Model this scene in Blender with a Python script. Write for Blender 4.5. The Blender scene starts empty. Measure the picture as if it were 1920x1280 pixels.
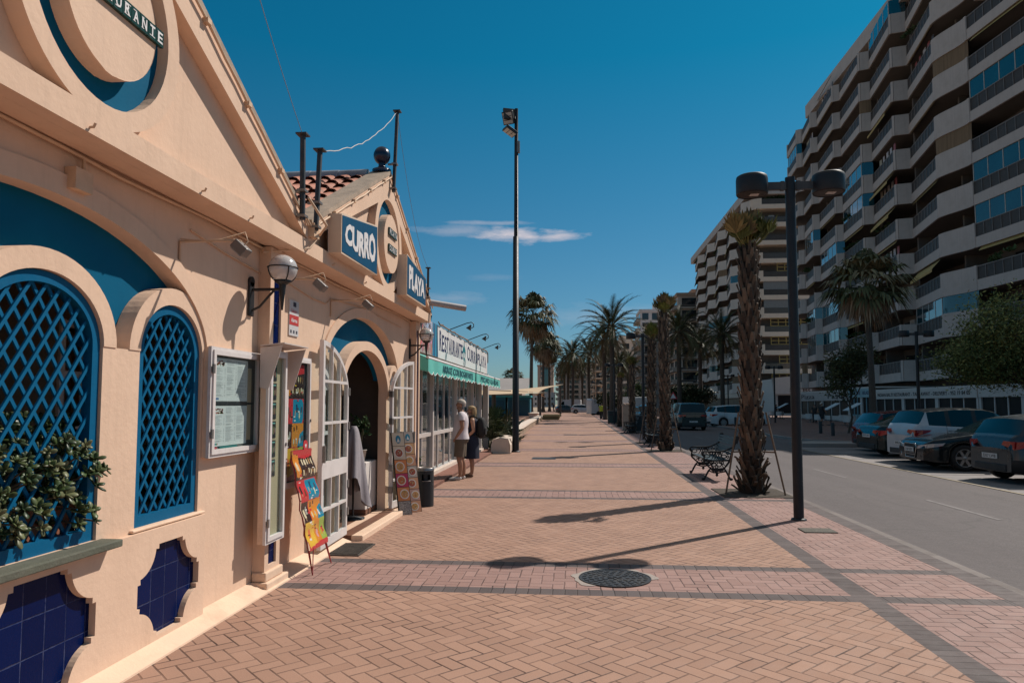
import bpy, math, random
from mathutils import Vector, Matrix, geometry
sc = bpy.context.scene
COL = sc.collection
R = random.Random(11)
PI = math.pi
rad = math.radians

# ---- the camera's geometry, to read real places off the photograph ----
F = 1320.0; H = 1.6; PIT = rad(3.8); CY = 757 - F * math.tan(PIT); YAW = math.atan(120 * math.cos(PIT) / F)
def ray(px, py):
    r = (px - 960) / F; u = (CY - py) / F
    f2 = math.cos(PIT) - u * math.sin(PIT); u2 = math.sin(PIT) + u * math.cos(PIT)
    return r * math.cos(YAW) - f2 * math.sin(YAW), r * math.sin(YAW) + f2 * math.cos(YAW), u2
def ax(px, py, X):
    d = ray(px, py); t = X / d[0]; return Vector((X, d[1] * t, H + d[2] * t))
def ay(px, py, Y):
    d = ray(px, py); t = Y / d[1]; return Vector((d[0] * t, Y, H + d[2] * t))
def az(px, py, z=0.0):
    d = ray(px, py); t = (z - H) / d[2]; return Vector((d[0] * t, d[1] * t, z))

# ---- mesh builder ----
class MB:
    def __init__(s):
        s.v = []; s.f = []; s.mi = []; s.sm = []; s.c = []
        s.m = 0; s.col = (1, 1, 1); s.smooth = False; s.T = None
    def add(s, vs, fs, smooth=None):
        o = len(s.v)
        s.v += [tuple(s.T @ Vector(p)) for p in vs] if s.T is not None else [tuple(p) for p in vs]
        s.f += [tuple(i + o for i in f) for f in fs]
        n = len(fs); s.mi += [s.m] * n; s.sm += [s.smooth if smooth is None else smooth] * n; s.c += [s.col] * n
    def box(s, x0, y0, z0, x1, y1, z1):
        s.add([(x0, y0, z0), (x1, y0, z0), (x1, y1, z0), (x0, y1, z0), (x0, y0, z1), (x1, y0, z1), (x1, y1, z1), (x0, y1, z1)],
              [(0, 3, 2, 1), (4, 5, 6, 7), (0, 1, 5, 4), (1, 2, 6, 5), (2, 3, 7, 6), (3, 0, 4, 7)])
    def cbox(s, c, sx, sy, sz): s.box(c[0] - sx / 2, c[1] - sy / 2, c[2] - sz / 2, c[0] + sx / 2, c[1] + sy / 2, c[2] + sz / 2)
    def beam(s, p0, p1, w, h, up=(0, 0, 1)):
        p0 = Vector(p0); p1 = Vector(p1); d = (p1 - p0).normalized(); a = d.cross(Vector(up))
        if a.length < 1e-4: a = d.cross(Vector((1, 0, 0)))
        a.normalize(); b = a.cross(d); a = a * (w / 2); b = b * (h / 2)
        s.add([p0 - a - b, p0 + a - b, p0 + a + b, p0 - a + b, p1 - a - b, p1 + a - b, p1 + a + b, p1 - a + b],
              [(0, 3, 2, 1), (4, 5, 6, 7), (0, 1, 5, 4), (1, 2, 6, 5), (2, 3, 7, 6), (3, 0, 4, 7)])
    def tube(s, pts, r, n=8, cap=True, smooth=True):
        pts = [Vector(p) for p in pts]; k = len(pts); rs = r if isinstance(r, (list, tuple)) else [r] * k
        vs = []; ref = None
        for i, p in enumerate(pts):
            t = (pts[min(i + 1, k - 1)] - pts[max(i - 1, 0)]).normalized()
            if ref is None: ref = t.cross(Vector((0, 0, 1)) if abs(t.z) < .9 else Vector((1, 0, 0)))
            a = ref - t * ref.dot(t); a.normalize(); ref = a; b = t.cross(a)
            for j in range(n):
                q = 2 * PI * j / n; vs.append(p + (a * math.cos(q) + b * math.sin(q)) * rs[i])
        fs = [(i * n + j, i * n + (j + 1) % n, (i + 1) * n + (j + 1) % n, (i + 1) * n + j) for i in range(k - 1) for j in range(n)]
        s.add(vs, fs, smooth)
        if cap:
            s.add(vs[:n], [tuple(range(n))[::-1]], False); s.add(vs[-n:], [tuple(range(n))], False)
    def lathe(s, prof, n=16, c=(0, 0, 0), smooth=True, M=None):
        vs = []
        for r, z in prof:
            for j in range(n):
                q = 2 * PI * j / n; p = Vector((r * math.cos(q), r * math.sin(q), z))
                vs.append((M @ p if M is not None else p) + Vector(c))
        k = len(prof)
        fs = [(i * n + j, i * n + (j + 1) % n, (i + 1) * n + (j + 1) % n, (i + 1) * n + j) for i in range(k - 1) for j in range(n)]
        s.add(vs, fs, smooth)
        if prof[0][0] > 1e-4: s.add(vs[:n], [tuple(range(n))[::-1]], False)
        if prof[-1][0] > 1e-4: s.add(vs[-n:], [tuple(range(n))], False)
    def ball(s, c, r, n=16, m=10, sc3=(1, 1, 1), z0=-1, z1=1):
        a0 = math.asin(z0); a1 = math.asin(z1)
        prof = [(max(0.0, r * math.cos(a0 + (a1 - a0) * i / m)), r * math.sin(a0 + (a1 - a0) * i / m)) for i in range(m + 1)]
        s.lathe(prof, n, c, True, Matrix.Diagonal(Vector(sc3)))
    def plate(s, outer, d0, d1, fn, holes=(), back=True):
        loops = [list(outer)] + [list(h) for h in holes]
        tri = geometry.tessellate_polygon([[Vector((p[0], p[1], 0)) for p in l] for l in loops])
        flat = [p for l in loops for p in l]; n = len(flat)
        vs = [fn(p[0], p[1], d1) for p in flat] + [fn(p[0], p[1], d0) for p in flat]
        fs = [tuple(t) for t in tri]
        if back: fs += [tuple(i + n for i in t[::-1]) for t in tri]
        o = 0
        for l in loops:
            k = len(l); fs += [(o + i, o + (i + 1) % k, n + o + (i + 1) % k, n + o + i) for i in range(k)]; o += k
        s.add(vs, fs, False)
    def grid(s, rows, smooth=True, closed=False):
        n = len(rows[0]); vs = [p for r in rows for p in r]; k = len(rows); m = n if closed else n - 1
        s.add(vs, [(i * n + j, i * n + (j + 1) % n, (i + 1) * n + (j + 1) % n, (i + 1) * n + j) for i in range(k - 1) for j in range(m)], smooth)
    def quad(s, a, b, c, d): s.add([a, b, c, d], [(0, 1, 2, 3)])
    def text(s, txt, fn, w, h, depth=.004, off=0.0, shear=0.0, space=1.0, lowdetail=True):
        """letters fitted into the rectangle (0,0)-(w,h); fn(u,v,d) -> point"""
        cu = bpy.data.curves.new('t', 'FONT'); cu.body = txt; cu.extrude = 0; cu.offset = off; cu.shear = shear
        cu.space_character = space; cu.resolution_u = 2 if lowdetail else 4; cu.fill_mode = 'FRONT'
        ob = bpy.data.objects.new('t', cu); me = ob.to_mesh()
        P = [v.co.copy() for v in me.vertices]; FS = [tuple(p.vertices) for p in me.polygons]
        ob.to_mesh_clear(); bpy.data.objects.remove(ob); bpy.data.curves.remove(cu)
        if not P: return
        x0 = min(p.x for p in P); x1 = max(p.x for p in P); y0 = min(p.y for p in P); y1 = max(p.y for p in P)
        kx = w / (x1 - x0); ky = h / (y1 - y0)
        q = [((p.x - x0) * kx, (p.y - y0) * ky) for p in P]
        s.add([fn(u, v, depth) for u, v in q], FS, False)
        # side walls of each letter
        cnt = {}
        for f in FS:
            for i in range(len(f)):
                e = (f[i], f[(i + 1) % len(f)]); k = (min(e), max(e)); cnt[k] = cnt.get(k, 0) + 1
        vs = []; fs = []
        for (a, b), n in cnt.items():
            if n == 1:
                o = len(vs); vs += [fn(*q[a], 0), fn(*q[b], 0), fn(*q[b], depth), fn(*q[a], depth)]; fs.append((o, o + 1, o + 2, o + 3))
        s.add(vs, fs, False)
    def build(s, name, mats, parent=None, world=True, bevel=0, kind=None, label=None, cat=None, group=None):
        me = bpy.data.meshes.new(name)
        if not isinstance(mats, (list, tuple)): mats = [mats]
        off = None
        if parent is not None and world:
            off = Vector((0, 0, 0)); p = parent
            while p is not None: off = off + p.location; p = p.parent
        v = s.v if off is None else [(p[0] - off[0], p[1] - off[1], p[2] - off[2]) for p in s.v]
        me.from_pydata(v, [], s.f)
        for m in mats: me.materials.append(m)
        if len(mats) > 1: me.polygons.foreach_set('material_index', s.mi)
        me.polygons.foreach_set('use_smooth', s.sm)
        if any(c != (1, 1, 1) for c in s.c):
            at = me.color_attributes.new('col', 'FLOAT_COLOR', 'CORNER'); buf = []
            for f, c in zip(s.f, s.c): buf += [c[0], c[1], c[2], 1.0] * len(f)
            at.data.foreach_set('color', buf)
        me.update()
        o = bpy.data.objects.new(name, me); COL.objects.link(o)
        if parent is not None: o.parent = parent
        if bevel:
            b = o.modifiers.new('b', 'BEVEL'); b.width = bevel; b.segments = 2; b.limit_method = 'ANGLE'; b.angle_limit = rad(40)
        tag(o, label, cat, group, kind)
        return o

def tag(o, label=None, cat=None, group=None, kind=None):
    if label: o['label'] = label
    if cat: o['category'] = cat
    if group: o['group'] = group
    if kind: o['kind'] = kind
    return o
def thing(name, label, cat, loc=(0, 0, 0), rz=0, group=None):
    o = bpy.data.objects.new(name, None); o.empty_display_size = .2; COL.objects.link(o)
    o.location = loc; o.rotation_euler = (0, 0, rz)
    return tag(o, label, cat, group)
def dup(root, loc, rz=None, label=None, scale=None, group=None):
    def cp(o, par):
        c = o.copy(); COL.objects.link(c); c.parent = par
        for ch in list(o.children): cp(ch, c)
        return c
    c = cp(root, None); c.location = loc
    if rz is not None: c.rotation_euler = (0, 0, rz)
    if scale is not None: c.scale = scale if isinstance(scale, (tuple, list)) else (scale,) * 3
    if label: c['label'] = label
    if group: c['group'] = group
    return c

# ---- materials ----
class NT:
    def __init__(s, m): s.t = m.node_tree; s.n = s.t.nodes; s.l = s.t.links
    def new(s, typ, **kw):
        n = s.n.new(typ)
        for k, v in kw.items(): setattr(n, k, v)
        return n
    def link(s, a, b): s.l.new(a, b)
    def put(s, sock, v):
        if isinstance(v, bpy.types.NodeSocket): s.l.new(v, sock)
        else: sock.default_value = v
    def m(s, op, a, b=None, c=None):
        n = s.n.new('ShaderNodeMath'); n.operation = op
        for i, v in enumerate((a, b, c)):
            if v is not None: s.put(n.inputs[i], v)
        return n.outputs[0]
    def mix(s, f, a, b, blend='MIX'):
        n = s.n.new('ShaderNodeMix'); n.data_type = 'RGBA'; n.blend_type = blend
        s.put(n.inputs[0], f); s.put(n.inputs[6], a if isinstance(a, bpy.types.NodeSocket) else (*a, 1)[:4]); s.put(n.inputs[7], b if isinstance(b, bpy.types.NodeSocket) else (*b, 1)[:4])
        return n.outputs[2]
    def noise(s, vec, scale, detail=5, rough=.6):
        n = s.n.new('ShaderNodeTexNoise'); n.inputs['Scale'].default_value = scale; n.inputs['Detail'].default_value = detail; n.inputs['Roughness'].default_value = rough
        if vec is not None: s.l.new(vec, n.inputs['Vector'])
        return n.outputs['Fac']
    def ramp(s, v, a, b, c=0.0, d=1.0):
        n = s.n.new('ShaderNodeMapRange'); n.clamp = True; s.put(n.inputs[0], v)
        for i, q in enumerate((a, b, c, d)): n.inputs[i + 1].default_value = q
        return n.outputs[0]
def newmat(name):
    m = bpy.data.materials.new(name); m.use_nodes = True; t = NT(m); t.n.clear()
    out = t.new('ShaderNodeOutputMaterial'); b = t.new('ShaderNodeBsdfPrincipled'); t.link(b.outputs[0], out.inputs[0])
    return m, t, b
MATS = {}
def mat(name, col=(.5, .5, .5), rough=.6, metal=0.0, var=.12, vs=5.0, bump=0.0, bs=60.0, spec=.5, attr=False, coat=0.0, dirt=None, dscale=1.2, damt=.5, stretch=None, streak=0):
    """one surface: a colour that drifts a little over the object, fine bump, optional patchy dirt or wear"""
    if name in MATS: return MATS[name]
    m, t, b = newmat(name)
    tc = t.new('ShaderNodeTexCoord'); P = tc.outputs['Object']
    if stretch:
        mp = t.new('ShaderNodeMapping'); mp.inputs['Scale'].default_value = stretch; t.link(P, mp.inputs[0]); P = mp.outputs[0]
    if attr:
        a = t.new('ShaderNodeAttribute'); a.attribute_name = 'col'; base = a.outputs['Color']
    else:
        base = (*col, 1)
    n1 = t.noise(P, vs, 6); k = t.ramp(n1, .25, .75, 1 - var, 1 + var)
    cmb = t.new('ShaderNodeCombineColor')
    for i in range(3): t.link(k, cmb.inputs[i])
    c = t.mix(1.0, base, cmb.outputs[0], 'MULTIPLY')
    if dirt:
        d = t.ramp(t.noise(P, dscale, 8, .7), .48, .72, 0, damt); c = t.mix(d, c, dirt)
    if streak:
        mp = t.new('ShaderNodeMapping'); mp.inputs['Scale'].default_value = (7, 7, .35); t.link(P, mp.inputs[0]); c = t.mix(t.ramp(t.noise(mp.outputs[0], 1.0, 6, .7), .52, .78, 0, streak * 2), c, tuple(k * .62 for k in col))
        c = t.mix(t.ramp(t.noise(P, 17, 3, .6), .66, .74, 0, streak), c, tuple(k * .7 for k in col))
    t.link(c, b.inputs['Base Color'])
    t.put(b.inputs['Roughness'], t.ramp(t.noise(P, vs * 3, 3), .3, .7, max(0.02, rough - .06), min(1, rough + .06)) if rough > .12 else rough)
    b.inputs['Metallic'].default_value = metal; b.inputs['Specular IOR Level'].default_value = spec; b.inputs['Coat Weight'].default_value = coat
    if bump:
        bp = t.new('ShaderNodeBump'); bp.inputs['Strength'].default_value = bump; bp.inputs['Distance'].default_value = .01
        t.link(t.noise(P, bs, 4), bp.inputs['Height']); t.link(bp.outputs[0], b.inputs['Normal'])
    MATS[name] = m; return m
def glassmat(name, tint=(.9, .95, .95), refl=(.9, .95, 1), ior=1.5, dark=0.0, minr=0.0, k=1.6):
    m = bpy.data.materials.new(name); m.use_nodes = True; t = NT(m); t.n.clear()
    out = t.new('ShaderNodeOutputMaterial'); mx = t.new('ShaderNodeMixShader'); tr = t.new('ShaderNodeBsdfTransparent'); gl = t.new('ShaderNodeBsdfGlossy')
    tr.inputs[0].default_value = (*tint, 1); gl.inputs[0].default_value = (*refl, 1); gl.inputs['Roughness'].default_value = .01
    fr = t.new('ShaderNodeFresnel'); ge = t.new('ShaderNodeNewGeometry'); t.link(t.m('ADD', ior, t.m('MULTIPLY', ge.outputs['Backfacing'], 1 / ior - ior)), fr.inputs[0])
    t.link(t.m('MAXIMUM', t.m('MULTIPLY', fr.outputs[0], k), minr), mx.inputs[0])
    t.link(tr.outputs[0], mx.inputs[1]); t.link(gl.outputs[0], mx.inputs[2]); t.link(mx.outputs[0], out.inputs[0])
    return m
def herring(name, ca, cb, mort, w, rot, mw=.035, stain=.25):
    """two-to-one pavers laid in a herringbone; w = paver width in metres, rot = its turn"""
    m, t, b = newmat(name)
    geo = t.new('ShaderNodeNewGeometry'); mp = t.new('ShaderNodeMapping'); mp.inputs['Rotation'].default_value = (0, 0, rot); mp.inputs['Scale'].default_value = (1 / w,) * 3
    t.link(geo.outputs['Position'], mp.inputs[0]); sp = t.new('ShaderNodeSeparateXYZ'); 
    # slightly wavering joints
    nz = t.new('ShaderNodeTexNoise'); nz.inputs['Scale'].default_value = .35; t.link(mp.outputs[0], nz.inputs['Vector'])
    va = t.new('ShaderNodeVectorMath', operation='MULTIPLY_ADD'); t.link(nz.outputs['Color'], va.inputs[0]); va.inputs[1].default_value = (.12, .12, 0); t.link(mp.outputs[0], va.inputs[2])
    t.link(va.outputs[0], sp.inputs[0])
    x, y = sp.outputs[0], sp.outputs[1]
    i = t.m('FLOOR', x); j = t.m('FLOOR', y); fx = t.m('SUBTRACT', x, i); fy = t.m('SUBTRACT', y, j)
    k = t.m('FLOORED_MODULO', t.m('SUBTRACT', i, j), 4.0)
    isH = t.m('LESS_THAN', k, 1.5); isV = t.m('SUBTRACT', 1.0, isH)
    k1 = t.m('COMPARE', k, 1.0, .4); k2 = t.m('COMPARE', k, 2.0, .4)
    u = t.m('ADD', t.m('MULTIPLY', isH, t.m('ADD', fx, k1)), t.m('MULTIPLY', isV, t.m('ADD', fy, k2)))
    v = t.m('ADD', t.m('MULTIPLY', isH, fy), t.m('MULTIPLY', isV, fx))
    e = t.m('MINIMUM', t.m('MINIMUM', u, t.m('SUBTRACT', 2.0, u)), t.m('MINIMUM', v, t.m('SUBTRACT', 1.0, v)))
    cv = t.new('ShaderNodeCombineXYZ'); t.link(t.m('SUBTRACT', i, k1), cv.inputs[0]); t.link(t.m('SUBTRACT', j, k2), cv.inputs[1]); t.link(isH, cv.inputs[2])
    wn = t.new('ShaderNodeTexWhiteNoise'); t.link(cv.outputs[0], wn.inputs['Vector'])
    finish_paver(t, b, geo, e, wn, ca, cb, mort, mw, stain)
    return m
def finish_paver(t, b, geo, e, wn, ca, cb, mort, mw, stain):
    P = geo.outputs['Position']
    edge = t.ramp(t.m('ADD', e, t.m('MULTIPLY', t.m('SUBTRACT', t.noise(P, 40, 3), .5), .05)), mw * .45, mw * 1.3)
    c = t.mix(wn.outputs['Value'], ca, cb)
    c = t.mix(t.ramp(t.noise(P, 120, 3), .3, .7, 0, .22), c, (ca[0] * .55, ca[1] * .55, ca[2] * .55))
    c = t.mix(t.ramp(t.noise(P, .55, 7, .65), .40, .75, 0, stain), c, (ca[0] * .50, ca[1] * .50, ca[2] * .52))
    c = t.mix(t.ramp(t.noise(P, 3.3, 5, .7), .58, .75, 0, stain * .9), c, (cb[0] * 1.12, cb[1] * 1.1, cb[2] * 1.1))
    c = t.mix(t.ramp(t.noise(P, 9, 2, .5), .73, .78, 0, .5), c, (ca[0] * .35, ca[1] * .33, ca[2] * .35))
    # joints are filled unevenly
    jd = t.ramp(t.noise(P, 2.2, 4), .35, .65, .25, 1.0)
    c = t.mix(t.m('MULTIPLY', t.m('SUBTRACT', 1.0, edge), jd), c, mort)
    t.link(c, b.inputs['Base Color'])
    t.put(b.inputs['Roughness'], t.ramp(t.noise(P, 6, 4), .3, .7, .62, .85)); b.inputs['Specular IOR Level'].default_value = .35
    bp = t.new('ShaderNodeBump'); bp.inputs['Strength'].default_value = .55; bp.inputs['Distance'].default_value = .007
    hgt = t.m('ADD', t.m('MULTIPLY', edge, 1.0), t.m('MULTIPLY', wn.outputs['Value'], .35)); hgt = t.m('ADD', hgt, t.m('MULTIPLY', t.noise(P, 90, 3), .35))
    t.link(hgt, bp.inputs['Height']); t.link(bp.outputs[0], b.inputs['Normal'])
def gridtile(name, ca, cb, mort, sx, sy, mw=.05, rough=None, uv=('x', 'y'), stain=.25, off=(0, 0)):
    """rectangular tiles sx by sy metres, counted along two world axes"""
    m, t, b = newmat(name)
    geo = t.new('ShaderNodeNewGeometry'); sp = t.new('ShaderNodeSeparateXYZ'); t.link(geo.outputs['Position'], sp.inputs[0])
    ix = 'xyz'.index(uv[0]); iy = 'xyz'.index(uv[1])
    x = t.m('DIVIDE', t.m('ADD', sp.outputs[ix], off[0]), sx); y = t.m('DIVIDE', t.m('ADD', sp.outputs[iy], off[1]), sy)
    i = t.m('FLOOR', x); j = t.m('FLOOR', y); fx = t.m('SUBTRACT', x, i); fy = t.m('SUBTRACT', y, j)
    ex = t.m('MULTIPLY', t.m('MINIMUM', fx, t.m('SUBTRACT', 1.0, fx)), sx / min(sx, sy)); ey = t.m('MULTIPLY', t.m('MINIMUM', fy, t.m('SUBTRACT', 1.0, fy)), sy / min(sx, sy))
    e = t.m('MINIMUM', ex, ey)
    cv = t.new('ShaderNodeCombineXYZ'); t.link(i, cv.inputs[0]); t.link(j, cv.inputs[1])
    wn = t.new('ShaderNodeTexWhiteNoise'); t.link(cv.outputs[0], wn.inputs['Vector'])
    finish_paver(t, b, geo, e, wn, ca, cb, mort, mw, stain)
    if rough is not None:
        for l in list(t.l):
            if l.to_socket == b.inputs['Roughness']: t.l.remove(l)
        b.inputs['Roughness'].default_value = rough; b.inputs['Specular IOR Level'].default_value = .07
    return m
def arc(cx, cy, rx, ry, a0, a1, n):
    return [(cx + rx * math.cos(rad(a0 + (a1 - a0) * i / n)), cy + ry * math.sin(rad(a0 + (a1 - a0) * i / n))) for i in range(n + 1)]
def FX(u, v, d): return (d, u, v)          # plate lying in a wall that faces +x
def FZ(u, v, d): return (u, v, d)
def clipseg(poly, p, d):
    """part of the line p + t d inside the convex polygon (counter-clockwise)"""
    t0, t1 = -1e9, 1e9
    for i in range(len(poly)):
        a = poly[i]; b = poly[(i + 1) % len(poly)]; nx, ny = -(b[1] - a[1]), b[0] - a[0]
        den = nx * d[0] + ny * d[1]; num = nx * (p[0] - a[0]) + ny * (p[1] - a[1])
        if abs(den) < 1e-9:
            if num < 0: return None
        elif den > 0: t0 = max(t0, -num / den)
        else: t1 = min(t1, -num / den)
    return (t0, t1) if t1 - t0 > .012 else None
# ================= the setting: promenade, road, pavements, sand =================
TAN = herring('tan_pavers', (.345, .198, .140), (.415, .245, .176), (.055, .028, .021), .105, rad(45), mw=.062)
PINK = herring('pink_pavers', (.30, .178, .152), (.365, .222, .192), (.05, .027, .023), .105, 0, mw=.062)
DARK = gridtile('dark_pavers', (.088, .066, .064), (.135, .104, .10), (.04, .028, .026), .105, 2.0, mw=.05, off=(0, .5))
DARKL = gridtile('dark_pavers_lengthwise', (.088, .066, .064), (.135, .104, .10), (.04, .028, .026), 2.0, .105, mw=.05, off=(.5, 0))
PLAIN = mat('concrete', (.33, .28, .25), .8, var=.2, vs=3, bump=.3, dirt=(.16, .13, .115), damt=.5)
YEND = 230.0
rows = [(-5.0, -5.0 + 1.0, 't')]
rows = []; y = 6.05 - 2 * 6.03
while y < YEND:
    rows += [(y, y + .19, 'd'), (y + .19, y + 1.02, 'p'), (y + 1.02, y + 1.2, 'd'), (y + 1.2, y + 6.03, 't')]; y += 6.03
g = MB()
for y0, y1, k in rows:
    for x0, x1, c in ((-3.2, 2.285, 'm'), (2.285, 2.485, 'b'), (2.485, 3.5, 'p'), (3.5, 3.72, 'e')):
        if c == 'b' or c == 'e': g.m = 3
        elif k == 'd': g.m = 2
        elif c == 'p': g.m = 1
        else: g.m = {'t': 0, 'p': 1}[k]
        g.quad((x0, y0, 0), (x1, y0, 0), (x1, y1, 0), (x0, y1, 0))
    if y0 > 66: g.m = {'t': 0, 'p': 1, 'd': 2}[k]; g.quad((-7.5, y0, 0), (-3.2, y0, 0), (-3.2, y1, 0), (-7.5, y1, 0))
g.build('promenade', [TAN, PINK, DARK, DARKL], kind='structure')
b = MB(); b.box(3.722, -10, -.4, 3.83, YEND, -.004); b.build('kerb', gridtile('kerb_stone', (.15, .122, .112), (.20, .165, .152), (.08, .06, .055), 5, 1.0, mw=.012, off=(1.5, 0)), kind='structure')
b = MB(); b.quad((3.83, -10, -.108), (4.02, -10, -.108), (4.02, YEND, -.108), (3.83, YEND, -.108)); b.build('gutter', mat('gutter_concrete', (.15, .126, .121), .85, var=.25, vs=2, bump=.2), kind='structure')

def asphalt():
    m, t, b = newmat('asphalt'); geo = t.new('ShaderNodeNewGeometry'); P = geo.outputs['Position']
    c = t.mix(t.ramp(t.noise(P, 55, 4, .7), .3, .7), (.066, .055, .055), (.165, .140, .139))
    c = t.mix(t.ramp(t.noise(P, .35, 6), .4, .7, 0, .55), c, (.098, .081, .081))
    mp = t.new('ShaderNodeMapping'); mp.inputs['Scale'].default_value = (1.3, .035, 1); t.link(P, mp.inputs[0])
    c = t.mix(t.ramp(t.noise(mp.outputs[0], 1.0, 4), .42, .65, 0, .45), c, (.145, .122, .121))
    c = t.mix(t.ramp(t.noise(P, 7, 5, .75), .35, .65, 0, .30), c, (.075, .063, .062))
    c = t.mix(t.ramp(t.noise(P, 1.7, 3, .5), .66, .74, 0, .40), c, (.062, .053, .052))
    vo = t.new('ShaderNodeTexVoronoi'); vo.feature = 'DISTANCE_TO_EDGE'; vo.inputs['Scale'].default_value = .22
    nz = t.new('ShaderNodeTexNoise'); nz.inputs['Scale'].default_value = .8; t.link(P, nz.inputs[0])
    va = t.new('ShaderNodeVectorMath', operation='MULTIPLY_ADD'); t.link(nz.outputs['Color'], va.inputs[0]); va.inputs[1].default_value = (1.5, 1.5, 0); t.link(P, va.inputs[2]); t.link(va.outputs[0], vo.inputs['Vector'])
    c = t.mix(t.ramp(vo.outputs['Distance'], .002, .005, .22, 0), c, (.05, .045, .045))
    t.link(c, b.inputs['Base Color']); b.inputs['Roughness'].default_value = .82; b.inputs['Specular IOR Level'].default_value = .3
    bp = t.new('ShaderNodeBump'); bp.inputs['Strength'].default_value = .35; bp.inputs['Distance'].default_value = .006; t.link(t.noise(P, 130, 3), bp.inputs['Height']); t.link(bp.outputs[0], b.inputs['Normal'])
    return m
ASPH = asphalt()
b = MB(); b.quad((3.8, -12, -.12), (60, -12, -.12), (60, 260, -.12), (3.8, 260, -.12)); b.build('road', ASPH, kind='structure')
b = MB(); b.quad((8.5, -12, -.114), (14.0, -12, -.114), (14.0, 29.0, -.114), (8.5, 29.0, -.114)); b.build('parking_bay', mat('bay_concrete', (.205, .18, .175), .8, var=.25, vs=1.5, bump=.3, dirt=(.10, .09, .088), damt=.6), kind='structure')
LINE = mat('worn_white_line', (.165, .143, .14), .8, var=.35, vs=7, dirt=(.15, .13, .128), dscale=5, damt=1.0)
YL = mat('worn_yellow_line', (.24, .18, .10), .7, var=.35, vs=7, dirt=(.22, .19, .17), dscale=3, damt=.9)
for y0 in (-1.2, 4.9, 11.2, 17.2, 23.4, 29.5, 36, 42):
    b = MB(); b.quad((6.22, y0, -.116), (6.30, y0, -.116), (6.30, y0 + 2.2, -.116), (6.22, y0 + 2.2, -.116)); b.build('lane_marking', LINE, kind='structure')
b = MB(); b.quad((8.42, -5, -.110), (8.50, -5, -.110), (8.50, 29, -.110), (8.42, 29, -.110)); b.build('bay_edge_marking', YL, kind='structure')
for y0 in (15.0, 18.1, 20.95, 23.05, 25.35, 27.7):
    b = MB(); b.quad((8.6, y0, -.110), (13.6, y0, -.110), (13.6, y0 + .09, -.110), (8.6, y0 + .09, -.110)); b.build('bay_marking', LINE, kind='structure')
PV = gridtile('brown_pavement', (.155, .092, .076), (.21, .128, .108), (.06, .04, .035), .4, .4, mw=.03)
KB = mat('grey_kerb', (.27, .24, .225), .8, var=.15, vs=2, bump=.2)
b = MB()
pav = [(14.0, -12), (60, -12), (60, 230), (8.9, 230), (8.9, 62), (10.6, 56), (10.2, 36), (10.6, 33), (12.0, 31.2), (14.0, 30.6)]
b.plate(pav, -.4, 0, FZ); b.build('pavement', PV, kind='structure')
b = MB(); k = MB(); b2 = [pav[i] for i in range(3, 10)] + [(13.985, -12)]
for i in range(len(b2) - 1):
    p, q = b2[i], b2[i + 1]; b.beam((p[0], p[1], -.06), (q[0], q[1], -.06), .16, .128)
b.build('pavement_kerb', KB, kind='structure')
b = MB(); isl = [(8.9, 29.2), (13.7, 29.2), (13.7, 30.2), (11.6, 30.8), (10.0, 31.2), (8.9, 30.6)]
b.plate(isl, -.3, .03, FZ); b.build('kerb_island', KB, kind='structure')
SAND = mat('sand', (.36, .275, .20), .95, var=.2, vs=.8, bump=.8, bs=5, dirt=(.24, .18, .13), dscale=.5, damt=.6)
b = MB(); b.quad((-900, -60, -.42), (900, -60, -.42), (900, 1800, -.42), (-900, 1800, -.42)); b.build('ground', SAND, kind='structure')
# ================= the cream restaurant =================
CREAM = mat('cream_render', (.72, .50, .365), .8, var=.05, vs=1.6, bump=.30, bs=22, spec=.2, dirt=(.56, .375, .265), dscale=1.1, damt=.42, streak=.16)
CREAM2 = mat('cream_render_worn', (.76, .54, .395), .85, var=.06, vs=2.2, bump=.3, bs=30, spec=.2, dirt=(.50, .34, .24), dscale=3.2, damt=.5)
BLUEP = mat('blue_wall_paint', (.0012, .098, .19), .7, var=.08, vs=3, bump=.1, bs=40, spec=.08)
BLUEW = mat('blue_timber_paint', (.002, .105, .225), .5, var=.14, vs=9, bump=.12, bs=70, spec=.15, dirt=(.002, .06, .13), dscale=9, damt=.5)
WHITEP = mat('white_frame', (.70, .64, .62), .4, var=.05, vs=6, dirt=(.42, .36, .33), dscale=5, damt=.4)
BLACKM = mat('black_metal', (.012, .013, .016), .45, var=.2, vs=8, spec=.5)
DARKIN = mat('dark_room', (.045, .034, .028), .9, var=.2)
GREYM = mat('grey_metal', (.22, .20, .19), .45, metal=.6, var=.2, vs=9)
CONDUIT = mat('painted_conduit', (.62, .42, .28), .6, var=.15, vs=9)
BTILE = gridtile('blue_glazed_tile', (.001, .007, .050), (.0015, .010, .070), (.055, .07, .15), .155, .20, mw=.022, rough=.13, uv=('y', 'z'), stain=.12, off=(.02, .09))
GLASS = glassmat('window_glass', refl=(.7, .75, .78), k=.25)
C1, C2 = 3.46, 9.2
Y1 = 11.95
XW = -2.79; XB = -2.90; XP = -2.5
rest = thing('restaurant_building', 'cream rendered restaurant with blue arches and stepped gables along the promenade', 'restaurant', (-2.79, 6.3, 0))

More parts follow.
